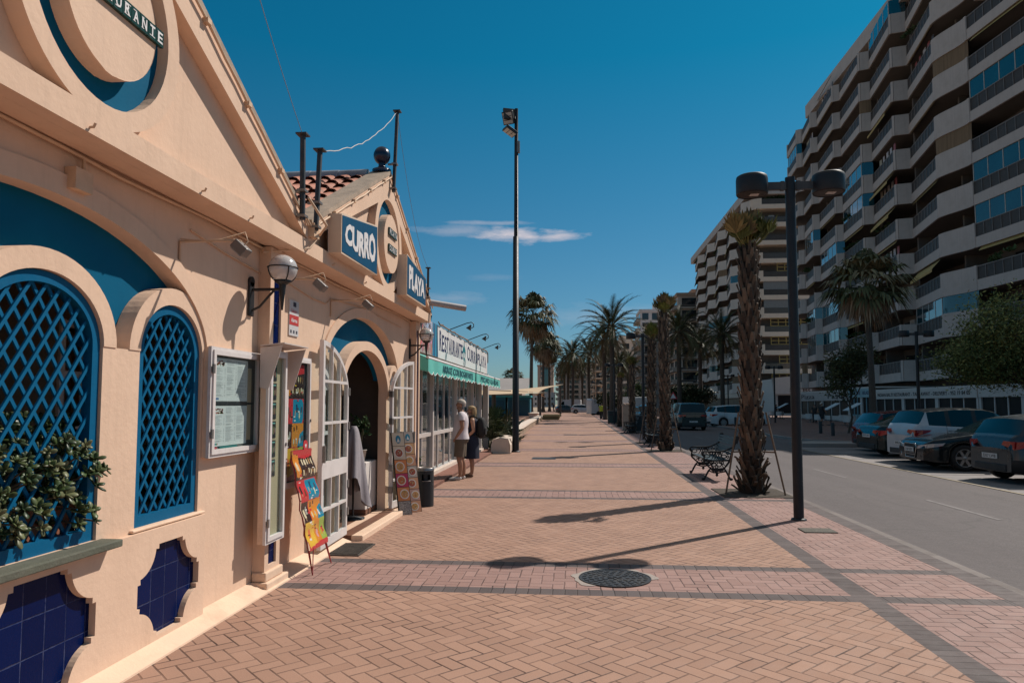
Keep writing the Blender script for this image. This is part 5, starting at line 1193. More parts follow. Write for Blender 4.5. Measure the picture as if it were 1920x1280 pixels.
feathery(55, (7.6, 92, 0), 4.4, 1.2, 6000, 'low grey-green tree behind the stone pillar', [(.055, .06, .03), (.04, .046, .022)], .34, 'street_tree', .14, .3, .1)
feathery(56, (4.2, 90, 0), 3.6, 1.2, 5000, 'dark bush between the tall date palms', [(.03, .036, .016), (.04, .045, .02)], .32, 'street_tree', .12, .3, .05)
feathery(57, (10.5, 125, 0), 6.2, 1.2, 5000, 'far leafy tree before the white block', GRN, .45, 'street_tree', .15, .3, .1)
# ---- pillar, bins and bollards ----
p = (3.1, 43.2, 0); root = thing('stone_pillar', 'square sandstone pillar with a scalloped top past the third bench', 'pillar', p)
ST = mat('sandstone', (.42, .30, .225), .85, var=.15, vs=3, bump=.3, dirt=(.28, .19, .14), damt=.5)
b = MB(); 
for i in range(3): b.box(p[0] - .31, p[1] - .31, i * .505, p[0] + .31, p[1] + .31, i * .505 + .495)
b.build('shaft', ST, root, bevel=.015)
b = MB(); b.box(p[0] - .34, p[1] - .34, 1.512, p[0] + .34, p[1] + .34, 1.56)
for i in range(3):
    for j in range(3): b.ball((p[0] - .22 + i * .22, p[1] - .22 + j * .22, 1.57), .09, 10, 6)
b.build('capstone', ST, root)
def bin_(x, y, w_, h_, label, col, name):
    root = thing(name, label, 'bin', (x, y, 0)); b = MB(); b.box(x - w_ / 2, y - w_ / 2, .06, x + w_ / 2, y + w_ / 2, h_ * .9); b.build('body', mat(name + '_body', col, .5, var=.2), root, bevel=.03)
    b = MB(); b.box(x - w_ / 2 - .02, y - w_ / 2 - .02, h_ * .9 + .002, x + w_ / 2 + .02, y + w_ / 2 + .02, h_); b.box(x - w_ / 2 + .08, y - w_ / 2 - .012, h_ * .66, x + w_ / 2 - .08, y - w_ / 2 - .002, h_ * .8); b.build('lid', BLACKM, root, bevel=.02)
    b = MB(); 
    for s in (-1, 1): b.box(x + s * w_ * .4 - .04, y - w_ * .4, 0, x + s * w_ * .4 + .04, y + w_ * .4, .06)
    b.build('foot', BLACKM, root)
bin_(3.55, 40.7, .56, .95, 'dark square bin between the street lamp and the third bench', (.015, .02, .022), 'street_bin')
bin_(2.95, 57.5, .8, 1.05, 'dark green recycling bin near the man in a yellow vest', (.012, .03, .028), 'recycling_bin')
for i, (x, y) in enumerate(((12.9, 37), (13.3, 40), (11.4, 52), (11.3, 48))):
    b = MB(); b.lathe([(.09, 0), (.085, .62), (.07, .66), (.0, .67)], 14, (x, y, 0)); tag(b.build('bollard', BLACKM), ['short dark bollard on the brown pavement, nearest the parked cars', 'short dark bollard behind the nearest bollard', 'short dark bollard farthest down the kerb', 'short dark bollard second from the far end of the kerb'][i], 'bollard', 'short dark bollards on the pavement')
# ================= apartment blocks and shopfronts =================
RW = mat('white_balcony_paint', (.47, .41, .385), .75, var=.05, vs=.5, bump=.1, bs=8, dirt=(.30, .25, .225), dscale=.8, damt=.45, streak=.2)
RWM = mat('pale_block_paint', (.60, .52, .47), .75, var=.06, vs=.5, dirt=(.42, .35, .30), dscale=.8, damt=.4)
RWC = mat('cream_balcony_paint', (.70, .56, .455), .75, var=.06, vs=.5, dirt=(.42, .33, .27), dscale=.8, damt=.4)
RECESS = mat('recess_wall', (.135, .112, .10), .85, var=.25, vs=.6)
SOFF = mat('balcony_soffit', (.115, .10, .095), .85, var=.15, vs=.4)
RAIL = mat('dark_rail_panel', (.052, .043, .040), .6, var=.25, vs=2.0)
HRAIL = mat('hand_rail', (.20, .175, .165), .5, var=.2)
BG = mat('blue_green_glass', (.006, .055, .075), .06, var=.3, vs=.7, spec=1.0, coat=.6)
DG = mat('dark_window', (.022, .026, .03), .08, var=.3, vs=1.0, spec=.8)
CURT = mat('brown_curtain', (.19, .125, .075), .9, var=.45, vs=6, stretch=(1, 4, .05))
AWY = mat('yellow_canvas', (.42, .30, .11), .85, var=.15, vs=3)
AWG = mat('olive_canvas', (.17, .17, .08), .85, var=.15, vs=3)
SHD = mat('shop_dark', (.02, .02, .022), .35, var=.5, vs=.8, spec=.12)
FRAME = mat('white_sash', (.52, .47, .44), .5, var=.05)
FHT = 2.92; ZB = 3.45
def balcony_meshes(p0, p1, panel, depth, key, curved):
    """meshes for one balcony, local z = 0 at the parapet's foot; p0 -> p1 is the railing, panel the closed end that turns back in"""
    M_ = {}
    pw = [Vector((x, y, 0)) for x, y in panel]; a = Vector((*p0, 0)); e = Vector((*p1, 0))
    b = MB(); line = [a, e] + pw[1:]
    d = (e - a).normalized(); n = Vector((d.y, -d.x, 0)); n = n if n.x < 0 else -n
    # low white upstand below the railing, full-height end panel and small far post
    b.beam(a + Vector((0, 0, .36)), e + Vector((0, 0, .36)), .16, .72)
    th = .16
    for i in range(len(pw) - 1):
        q0, q1 = pw[i], pw[i + 1]; b.beam(q0 + Vector((0, 0, .85)), q1 + Vector((0, 0, .85)), th - .006 * (i % 2), 1.70, (0, 0, 1))
    b.T = None; c = a - d * .11; b.beam(c + Vector((0, 0, .0)), c + Vector((0, 0, 1.70)), .24, .22, (d.x, d.y, 0))
    fl = [(a.x, a.y), (e.x, e.y)] + [(q.x, q.y) for q in pw[1:]] + [(depth, pw[-1].y), (depth, a.y)]
    b.plate(fl, .04, .20, FZ); M_['parapet'] = b
    b = MB(); b.plate(fl, .0, .038, FZ); M_['soffit'] = b
    b = MB(); up = Vector((0, 0, 1)); b.beam(a + n * -.02 + up * 1.17, e + n * -.02 + up * 1.17, .05, .86); M_['railing'] = b
    b = MB(); b.beam(a + up * 1.63, e + up * 1.63, .08, .06); k = max(3, int((e - a).length / .8))
    for i in range(k + 1): c = a.lerp(e, i / k); b.beam(c + up * .72 + n * .03, c + up * 1.62 + n * .03, .04, .03)
    M_['hand_rail'] = b
    b = MB(); zt = FHT + .0; b.add([tuple(a + up * 1.62), tuple(e + up * 1.62), tuple(e + up * zt), tuple(a + up * zt)], [(0, 1, 2, 3)]);
    b.add([tuple(q + up * 1.70) for q in pw] + [tuple(q + up * zt) for q in pw], [(i, i + 1, len(pw) + i + 1, len(pw) + i) for i in range(len(pw) - 1)]); M_['glazing'] = b
    b = MB()
    for i in range(5): c = a.lerp(e, i / 4); b.beam(c + up * 1.64, c + up * zt, .05, .05)
    M_['sash'] = b
    b = MB(); drop = 1.15; o = n * 1.0
    b.add([tuple(a + d * .4 + up * (zt - .05) - n * .1), tuple(e - d * .3 + up * (zt - .05) - n * .1), tuple(e - d * .3 + o * .5 + up * (zt - .35 - .4)), tuple(a + d * .4 + o * .5 + up * (zt - .75)), tuple(e - d * .3 + o * .5 + up * (zt - .95)), tuple(a + d * .4 + o * .5 + up * (zt - .95))], [(0, 1, 2, 3), (3, 2, 4, 5)]); M_['awning'] = b
    b = MB(); b.add([tuple(a + d * .3 + up * zt - n * .1), tuple(e + up * zt - n * .1), tuple(e + up * (zt - .28) + n * .12), tuple(a + d * .3 + up * (zt - .28) + n * .12)], [(0, 1, 2, 3)]); M_['rolled_awning'] = b
    b = MB(); b.add([tuple(q + up * 1.70 - n * -.0) for q in pw] + [tuple(q + up * zt) for q in pw], [(i, i + 1, len(pw) + i + 1, len(pw) + i) for i in range(len(pw) - 1)]); M_['curtain'] = b
    b = MB(); c = Vector((depth - .35, (a.y + e.y) / 2, 2.15)); b.cbox(c, .32, .85, .6); b.T = Matrix.Translation(c + Vector((-.165, 0, 0))) @ Matrix.Rotation(-PI / 2, 4, 'Y'); b.lathe([(.0, .0), (.23, .0)], 16); b.T = None; M_['air_conditioner'] = b
    b = MB(); rl = random.Random(key + 40)
    for i in range(5): c = a.lerp(e, .15 + .17 * i); b.col = rl.choice([(.5, .45, .45), (.08, .12, .25), (.35, .08, .08), (.45, .4, .3), (.1, .1, .12)]); hh = rl.uniform(.5, .95); b.beam(c + Vector((.35, 0, 2.55 - hh / 2)), c + Vector((.35, .0, 2.55 - hh / 2)) + d * rl.uniform(.4, .7), .03, hh)
    M_['laundry'] = b
    b = MB(); leafy(b, a.lerp(e, .4) + up * 1.85, (.35, (e - a).length * .3, .22), 160, random.Random(key), .3, [(.05, .08, .03), (.035, .055, .02)]); M_['balcony_plant'] = b
    # glazed door and window on the recessed wall behind
    b = MB(); x = depth - .05; y0, y1 = min(a.y, pw[-1].y), max(a.y, pw[-1].y); w_ = (y1 - y0)
    b.box(x - .02, y0 + w_ * .12, .25, x, y0 + w_ * .52, 2.4); b.box(x - .02, y0 + w_ * .62, 1.1, x, y0 + w_ * .9, 2.4); M_['balcony_door'] = b
    return M_
def block(name, label, cat, units, floors, depth, x_back, roof, seed, mats=None, skip=None, grp=None):
    rr = random.Random(seed); root = thing(name, label, cat, (0, 0, 0)); mats = mats or {}
    data = {}
    for ui, (p0, p1, panel, curved) in enumerate(units):
        for nm, b in balcony_meshes(p0, p1, panel, depth, ui, curved).items():
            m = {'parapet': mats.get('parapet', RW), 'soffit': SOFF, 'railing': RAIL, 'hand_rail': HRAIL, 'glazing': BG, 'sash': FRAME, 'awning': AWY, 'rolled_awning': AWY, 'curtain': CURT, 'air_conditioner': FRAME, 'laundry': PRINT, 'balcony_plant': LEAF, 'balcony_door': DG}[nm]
            o = b.build(nm, m); data[ui, nm] = o.data; bpy.data.objects.remove(o)
    def put(nm, me, par, z, m=None):
        o = bpy.data.objects.new(nm, me); COL.objects.link(o); o.parent = par
        return o
    for k in range(floors):
        z = ZB + FHT * k
        for ui in range(len(units)):
            if skip and skip(k, ui): continue
            o = bpy.data.objects.new('balcony', data[ui, 'parapet']); COL.objects.link(o); o.parent = root; o.location = (0, 0, z)
            put('soffit', data[ui, 'soffit'], o, z); put('railing', data[ui, 'railing'], o, z); put('balcony_door', data[ui, 'balcony_door'], o, z)
            if ui >= len(units) - 5: put('hand_rail', data[ui, 'hand_rail'], o, z)
            u = rr.random()
            if u < .15: put('glazing', data[ui, 'glazing'], o, z); put('sash', data[ui, 'sash'], o, z)
            elif u < .24: put('awning', data[ui, 'awning'], o, z)
            elif u < .44: put('rolled_awning', data[ui, 'rolled_awning'], o, z)
            elif u < .54: put('curtain', data[ui, 'curtain'], o, z)
            u = rr.random()
            if u < .22: put('air_conditioner', data[ui, 'air_conditioner'], o, z)
            elif u < .40: put('laundry', data[ui, 'laundry'], o, z)
            elif u < .52: put('balcony_plant', data[ui, 'balcony_plant'], o, z)
    return root
# ---- the long block with wavy balconies on the right ----
XF = 26.5
ends = [ax(px, 500, XF).y for px in (1474, 1499, 1526, 1569, 1621, 1683, 1764)] + [44.4]
units = []
for i in range(1, len(ends)):
    yn = ends[i]; yf = ends[i - 1] - (.5 if i < 7 else 3.3); far = XF + (.45, .45, .6, .65, .65, .85, 1.15, .75)[i]
    if i == len(ends) - 1: p = [(27.9, yn), (28.0, yn - .3), (28.8, yn - .7)]; p0 = (far, yf); p1 = (27.9, yn)
    else:
        p0 = (far, yf); p1 = (XF, yn); L = .9 if i < 5 else (1.9 if i == 5 else 3.1)
        L = (.5, .5, .5, .5, .5, .5, 3.3, .5)[i]
        if L < 1: p = [(XF, yn), (XF + .12, yn - .14), (XF + (.5, .5, .65, .7, .9, 1.2, 1.2, .5)[i], yn - .42)]
        else:
            p = []
            for j in range(13): t_ = j / 12; p.append((XF + .75 * (3 * t_ ** 2 - 2 * t_ ** 3), yn - L * t_))
    units.append((p0, p1, p, False))
BK = 29.4
rb = block('apartment_block', 'tall shaded apartment block with wavy white balconies above the parked cars', 'apartment block', units, 11, BK, BK, None, 12, skip=lambda k, u: k >= 9 and u == 6)
yN, yF_ = ends[-1] - .8, ends[0] + .5
yT = ends[-2] - 3.2
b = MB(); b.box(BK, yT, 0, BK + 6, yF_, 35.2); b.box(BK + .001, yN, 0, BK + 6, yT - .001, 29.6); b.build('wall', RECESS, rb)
b = MB(); yr = ax(1511, 220, 27.3).y; b.box(27.25, yT, 35.25, BK + 6, yr, 36.75); b.build('roof', RW, rb)
b = MB(); b.box(27.7, yr - .25, 29.3, BK - .01, yr - .02, 35.24); b.build('party_wall', RW, rb)
b = MB(); b.box(27.8, yN, 29.61, BK + 6, yT - .01, 30.2); b.build('unseen_low_roof', RW, rb)  # unseen near end made lower to shape the shadow it casts
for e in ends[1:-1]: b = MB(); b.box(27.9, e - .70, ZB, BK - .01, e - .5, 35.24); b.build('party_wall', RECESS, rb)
b = MB(); b.box(BK - .06, yN + 1, .2, BK - .005, yF_ - 1, 2.9); b.build('shop_window', DG, rb)
# ---- middle block: wavy side, end face with yellow sashes ----
XM = 27.2; em = [ax(px, 500, XM).y for px in (1292, 1309, 1327, 1347, 1369, 1392)]
units = []
for i in range(1, len(em)):
    yn, yf = em[i], em[i - 1] - 2.2
    p = [(XM + 1.1 * (3 * t_ ** 2 - 2 * t_ ** 3), yn - 2.2 * t_) for t_ in [j / 8 for j in range(9)]]
    units.append(((XM + 1.2, yf), (XM, yn), p, True))
mb_ = block('apartment_block', 'middle apartment block with a curved corner and yellow framed windows on its end', 'apartment block', units, 11, 29.6, 29.6, None, 23, mats={'parapet': RWM})
ye = em[-1] - 3.0
b = MB(); b.box(29.6, ye + 2.2, 0, 43, em[0], 35.0); b.build('wall', RECESS, mb_)
b = MB(); pr = [(27.6, em[0]), (27.6, ye + 1.5), (28.0, ye + .4), (29.2, ye - .1), (43, ye - .1), (43, em[0])]; b.plate(pr, 35.0, 36.4, FZ); b.build('roof', RW, mb_)
YSASH = mat('yellow_sash', (.44, .30, .085), .5, var=.1)
X0 = 28.4; X1 = 40
b = MB(); b.plate([(X0 + .3, ye + .2), (X0 + 2.0, ye - .02), (X1, ye - .02), (X1, ye + 2.2), (X0 + .3, ye + 2.2)], 0, .18, FZ)
for i in range(7): t_ = i / 6; a_ = PI + PI / 2 * t_; 
cv = [(X0 - .2 + 1.5 - 1.5 * math.cos(PI / 2 * i / 8), ye + 1.3 - 1.3 * math.sin(PI / 2 * i / 8)) for i in range(9)]
for i in range(8): b.beam((*cv[i], .85), (*cv[i + 1], .85), .15, 1.7)
b.beam((cv[-1][0], ye, .36), (X1, ye, .36), .15, .72); EPm = b
for k in range(11):
    z = ZB + FHT * k
    if k == 0: o = EPm.build('end_balcony', RWC, mb_, world=False); dm = o.data
    else: o = bpy.data.objects.new('end_balcony', dm); COL.objects.link(o); o.parent = mb_
    o.location = (0, 0, z)
    b = MB(); b.beam((cv[-1][0], ye + .05, 1.17), (X1, ye + .05, 1.17), .04, .88); b.build('railing', RAIL if k in (0, 2, 5, 6, 8, 10) else mat('smoked_rail_glass', (.085, .065, .05), .2), o, world=False)
    if k in (0, 1, 2, 3, 6): 
        b = MB(); x0 = cv[-1][0] + (2.2 if k in (1, 6) else 1.0)
        for j in range(8): b.box(x0 + j * 1.15 - .05, ye + .08, .75, x0 + j * 1.15 + .05, ye + .16, FHT)
        for zz in (1.62, 2.2, FHT - .12): b.box(x0, ye + .08, zz, x0 + 8, ye + .15, zz + .09)
        b.build('yellow_window', YSASH, o, world=False)
    if k in (4, 5): b = MB(); b.box(cv[-1][0], ye + .10, 1.6, X1, ye + .13, FHT); b.build('screen', mat('grey_screen', (.20, .20, .20), .5, var=.15), o, world=False)
b = MB()
for k in (9,): b.T = Matrix.Translation((31.6, ye + 1.9, ZB + FHT * k + 1.9)); b.box(-.45, -.3, -.35, .45, 0, .35); b.T = None; b.lathe([(.0, -.31), (.26, -.31)], 20, (31.6, ye + 1.9, ZB + FHT * k + 1.9), M=Matrix.Rotation(PI / 2, 4, 'X'))
b.build('air_conditioner', FRAME, mb_)
b = MB(); rp2 = random.Random(3); leafy(b, (31.5, ye + .6, ZB + FHT * 10 + 1.75), (2.6, .3, .25), 400, rp2, .35, [(.05, .08, .03), (.03, .05, .02)]); b.build('roof_plant', LEAF, mb_)
for x, h_ in ((30, 1.0), (34, 1.6), (38, 1.2)): b = MB(); b.box(x, ye + 4, 36.41, x + .7, ye + 4.7, 36.4 + h_); b.build('chimney', RWC, mb_)
b = MB(); b.tube([(31, ye + 5, 36.4), (31, ye + 5, 38.5)], .04, 5); b.tube([(30.4, ye + 5, 38.2), (31.6, ye + 5, 38.2)], .02, 4); b.build('aerial', GREYM, mb_)
# ---- plain far blocks ----
def farblock(loc, sx, sy, h_, label, wallm, floors, nx, style, roofm=None, ny=0):
    """box block with window openings as recessed dark panes and projecting balconies on the faces one can see (-y and -x)"""
    root = thing('apartment_block', label, 'apartment block', loc); x, y, z = loc
    b = MB(); b.box(x, y, 0, x + sx, y + sy, h_); b.build('wall', wallm, root)
    b = MB(); b.box(x - .3, y - .3, h_ + .01, x + sx + .3, y + sy + .3, h_ + .9); b.box(x + sx * .3, y + sy * .3, h_ + .91, x + sx * .55, y + sy * .6, h_ + 3.2); b.build('roof', roofm or wallm, root)
    fh = (h_ - 3.5) / floors; cf = mat('cream_far', (.42, .345, .295), .8, var=.06)
    def one(nm, m, par, *q): m_ = MB(); m_.box(*q); return m_.build(nm, m, par)
    for k in range(floors):
        zz = 3.6 + fh * k
        for i in range(nx):
            u = x + sx * (i + .5) / nx; hw = sx / nx * .32
            one('window', DG, root, u - hw, y - .05, zz + .5, u + hw, y - .01, zz + fh * .85)
            if style == 'b' and i % 2 == 0: o = one('balcony', cf, root, u - hw * 1.35, y - 1.2, zz - .15, u + hw * 1.35, y - .06, zz + .75); one('railing', RAIL, o, u - hw * 1.3, y - 1.21, zz + .3, u + hw * 1.3, y - 1.201, zz + .7)
        for i in range(ny):
            v = y + sy * (i + .5) / ny; hv = sy / ny * .33
            one('window', DG, root, x - .05, v - hv, zz + .45, x - .01, v + hv, zz + fh * .85)
            o = one('balcony', cf, root, x - 1.3, v - hv * 1.25, zz - .2, x - .06, v + hv * 1.25, zz + .9); one('railing', RAIL, o, x - 1.31, v - hv, zz + .25, x - 1.301, v + hv, zz + .85)
    return root
CRF = mat('cream_far_wall', (.62, .50, .42), .85, var=.08, vs=.3, dirt=(.36, .28, .24), dscale=.4)
WHF = mat('white_far_wall', (.62, .56, .55), .8, var=.05, vs=.3); BRF = mat('brown_far_wall', (.38, .25, .18), .85, var=.1, vs=.3); GYF = mat('grey_far_wall', (.40, .34, .31), .85, var=.1, vs=.3); TOW = mat('tower_brick', (.36, .245, .20), .85, var=.1, vs=.3)
o = ay(1262, 770, 172); farblock((o.x + 1.5, 172, 0), 16, 30, 27.5, 'cream block with stacked rounded balconies behind the first far lamp', CRF, 8, 3, 'b', BRF, 4)
o = ay(1203, 770, 235); farblock((o.x, 235, 0), 16, 14, 32, 'white block with small dark windows rising above the palms', WHF, 9, 5, 'p', None, 2)
o = ay(1134, 770, 260); farblock((o.x, 260, 0), 20, 25, 24, 'cream block with a rounded roof behind the tallest date palm', CRF, 7, 4, 'b', None, 3)
o = ay(1206, 770, 190); farblock((o.x, 190, 0), 11, 20, 20, 'dark shaded block with blue balconies behind the second young palm', GYF, 6, 3, 'b', None, 4)
o = ay(1116, 770, 300); farblock((o.x, 300, 0), 6, 20, 21, 'brown narrow far block beside the cream rounded one', BRF, 6, 2, 'b', None, 3)
o = ay(1047, 770, 330); farblock((o.x, 330, 0), 20, 30, 20, 'grey far block closing the end of the promenade', GYF, 7, 6, 'b', CRF, 3)
tw = ay(1008, 770, 420); root = farblock((tw.x, 420, 0), 9.5, 10, 24, 'far brown tower with a tall blue glass strip', TOW, 7, 1, 'p', None, 0)
b = MB(); b.box(tw.x + 3.4, 419.7, 4, tw.x + 7.0, 419.94, 22); b.build('glass_strip', BG, root)
b = MB(); b.col = (1, 1, 1)
rr = random.Random(77)
for i in range(7):
    x = -24 + i * 7 + rr.uniform(-1, 1); y = 360 + rr.uniform(-20, 40); h_ = rr.uniform(5, 9)
    root = thing('white_house', ['low white far house at the seaward end', 'low white far house with a flat roof beside the brown tower', 'white far house below the brown tower', 'white far house right of the brown tower', 'white far house behind the shade sails', 'white far house partly behind the date palms', 'white far house before the grey far block'][i], 'house', (x, y, 0), group='low white houses far along the shore')
    b = MB(); b.box(x, y, 0, x + 6, y + 6, h_); b.build('wall', WHF, root); b = MB(); b.box(x - .2, y - .2, h_ + .01, x + 6.2, y + 6.2, h_ + .5); b.build('roof', WHF, root)
    for k in range(int(h_ / 2.6)):
        for j in range(3): b = MB(); b.box(x + .7 + j * 1.8, y - .05, 1 + k * 2.6, x + 1.6 + j * 1.8, y - .01, 2.2 + k * 2.6); b.build('window', DG, root)
# ---- shopfronts at the foot of the right block ----
SW = mat('white_shop_paint', (.60, .55, .52), .6, var=.06); XS = 24.0
def shop(y0, y1, z1, label, fz, fm, txt, bays, tcol, th=.34, blue=False, X=XS):
    root = thing('shopfront', label, 'shopfront', (X, (y0 + y1) / 2, 0))
    b = MB(); b.box(X + .25, y0, 0, 29.3, y1, .12); b.box(X, y0, z1, 29.3, y1, z1 + .12); b.build('roof', SW, root)
    b = MB(); b.box(X - .05, y0 + .02, fz, X + .15, y1 - .02, z1 - .002); b.build('fascia', fm, root)
    n = bays
    for i in range(n + 1): b = MB(); y = y0 + (y1 - y0) * i / n; b.box(X, max(y0, y - .2), 0, X + .25, min(y1, y + .2), fz - .002); b.build('pillar', SW, root)
    b = MB(); b.box(X + .1, y0 + .1, .1, X + .13, y1 - .1, fz); b.build('shop_window', SHD, root)
    b = MB()
    for i in range(n):
        a, e = y0 + (y1 - y0) * i / n + .2, y0 + (y1 - y0) * (i + 1) / n - .2
        for j in (1, 2): yy = a + (e - a) * j / 3; b.box(X + .05, yy - .05, .1, X + .098, yy + .05, fz)
        b.box(X + .05, a, .10, X + .097, e, .5 if not blue else .7)
    b.build('window_frame', SW if not blue else mat('pale_blue_shop', (.20, .36, .42), .6), root)
    if txt:
        b = MB(); L = (y1 - y0) * .9; b.text(txt, lambda u, v, d: (X - .052 - d, y0 + (y1 - y0) * .95 - u, fz + (z1 - fz - th) / 2 + v), L, th, .01, off=.01); b.build('lettering', mat('shop_letter' + str(tcol), tcol, .6), root)
    return root
ya = ax(1640, 750, XS).y; yb = ax(1834, 750, XS).y
shop(yb, ya, 2.62, 'white restaurant front with a long lettered fascia behind the parked cars', 1.98, SW, 'INDIAN BALTI RESTAURANT - TAKE AWAY - DELIVERY - 952 19 84 05', 3, (.03, .02, .02), .26)
yc_ = ax(1592, 750, XS).y; shop(ya + .1, yc_, 2.9, 'pale blue shopfront with small signs beside the restaurant front', 2.15, mat('pale_blue_fascia', (.30, .45, .50), .6), 'SNACK BAR   HELADOS', 2, (.02, .04, .12), .3, True)
yd = ax(1500, 750, XS).y; shop(yc_ + .1, yd, 2.75, 'shop with a pale awning and slanted dark writing beyond the small street tree', 1.9, mat('grey_white_fascia', (.50, .45, .43), .7), 'Pizza      Pasta', 2, (.03, .03, .035), .45)
shop(yb - 8.5, yb - .1, 2.6, 'shaded shopfront half hidden behind the tamarisk tree', 2.0, SW, None, 2, (0, 0, 0))
# white corner shop under the middle block
root = thing('corner_shop', 'white corner shop with a big signboard under the middle block', 'shop', (31, 104, 0)); 
b = MB(); b.box(28.3, 104, 0, 43, 112, 5.2); b.build('wall', SW, root)
b = MB(); b.add([(28.0, 103.2, 5.3), (43, 103.2, 6.6), (43, 104.2, 6.6), (28.0, 104.2, 5.3), (28.0, 103.2, 3.0), (43, 103.2, 3.0)], [(0, 1, 2, 3), (4, 5, 1, 0), (4, 5, 2, 3)]); b.build('fascia', SW, root)
b = MB(); b.box(32.2, 103.1, 4.2, 34.3, 103.18, 5.5); b.build('picture_sign', mat('navy_sign', (.03, .04, .09), .5, var=.5, vs=2), root)
for i in range(4): b = MB(); b.box(28.8 + i * 3, 103.9, .3, 31.0 + i * 3, 103.98, 2.8); b.build('shop_window', SHD, root)
b = MB(); b.text('SA BODEGA', lambda u, v, d: (30.2 + u, 103.15 - d, 3.3 + v), 7, .55, .02); b.build('lettering', mat('brown_letter', (.10, .05, .03), .6), root)
root = thing('roof_sign', 'white rooftop sign lettered RESTAURANTE TAPAS beside the lamp pole', 'sign', (35.5, 103, 6))
b = MB(); b.box(35.3, 102.9, 6.1, 39.5, 103.05, 9.3); b.build('board', SW, root); b = MB(); b.text('RESTAURANTE', lambda u, v, d: (35.5 + u, 102.88 - d, 8.1 + v), 3.8, .7, .02); b.text('TAPAS', lambda u, v, d: (36.3 + u, 102.88 - d, 6.9 + v), 2.2, .7, .02); b.build('lettering', NAVY, root)
for x in (35.6, 39.2): b = MB(); b.tube([(x, 103.2, 5.2), (x, 103.2, 6.2)], .06, 6); b.build('leg', GREYM, root)
# low shop of the middle block's side
root = thing('shopfront', 'low shaded shopfront along the side of the middle block', 'shopfront', (27, 130, 0)); b = MB(); b.box(26.2, em[-1] - 2, 2.6, 29.6, em[0], 3.3); b.build('roof', RWC, root); b = MB(); b.box(27.2, em[-1] - 2, 0, 27.3, em[0], 2.6); b.build('shop_window', SHD, root)
# terrace furniture and menus before the shops
WPL = mat('white_plastic', (.55, .52, .50), .5)
for i, (px, Y) in enumerate(((1448, 86), (1462, 82), (1519, 64), (1536, 60), (1583, 56), (1592, 53))):
    p = ay(px, 757, Y); x = p.x; root = thing('cafe_table', ['white café table under the corner shop', 'white café table beside the menu stands', 'cloth-covered café table behind the lamp pole', 'cloth-covered café table beside the walking man', 'white clothed table before the pale blue shop', 'long white clothed table next to the red car'][i], 'table', (x, Y, 0), group='café tables before the shops')
    b = MB(); b.lathe([(.0, .72), (.42, .72), (.43, .75), (.0, .75)], 14, (x, Y, 0)); b.lathe([(.43, .30), (.42, .719)], 14, (x, Y, 0)); b.build('tabletop', WPL, root); b = MB(); b.tube([(x, Y, 0), (x, Y, .7)], .05, 8); b.lathe([(.25, 0), (.25, .03)], 10, (x, Y, 0)); b.build('leg', GREYM, root)
for i, (px, Y) in enumerate(((1466, 78), (1557, 55), (1596, 50))):
    p = ay(px, 757, Y); x = p.x; root = thing('menu_stand', ['slanted menu lectern near the corner shop', 'slanted menu lectern by the walking man', 'slanted menu lectern before the pale blue shop'][i], 'menu stand', (x, Y, 0), group='slanted menu lecterns')
    b = MB(); b.tube([(x, Y, 0), (x, Y, 1.25)], .03, 8); b.box(x - .25, Y - .2, 0, x + .25, Y + .2, .04); b.build('leg', BLACKM, root)
    b = MB(); b.beam((x - .5, Y - .25, 1.15), (x + .5, Y - .1, 1.65), .7, .04); b.build('board', mat('pale_menu', (.42, .50, .55), .4), root)
# ================= parked and moving cars =================
def paint(name, col, metal=.3, rough=.28):
    return mat('paint_' + name, col, rough, metal=metal, var=.06, vs=2, coat=.4, spec=.4, dirt=tuple(c * .6 + .05 for c in col), dscale=3, damt=.25)
TYRE = mat('tyre_rubber', (.012, .011, .011), .85, var=.3, vs=8); RIM = mat('alloy_rim', (.34, .33, .33), .35, metal=.7, var=.15)
CGL = mat('car_glass', (.005, .016, .019), .06, var=.1, spec=.55); CLAD = mat('dark_cladding', (.016, .016, .018), .6, var=.2); TAIL = mat('tail_lamp_red', (.32, .008, .012), .15, var=.2, coat=.8); HEAD = mat('head_lamp', (.45, .45, .46), .12, var=.3, vs=9, metal=.2, coat=.8); PLT = mat('number_plate', (.62, .60, .58), .5); PTXT = mat('plate_ink', (.02, .02, .03), .5); CHR = mat('chrome_trim', (.5, .5, .5), .15, metal=.9)
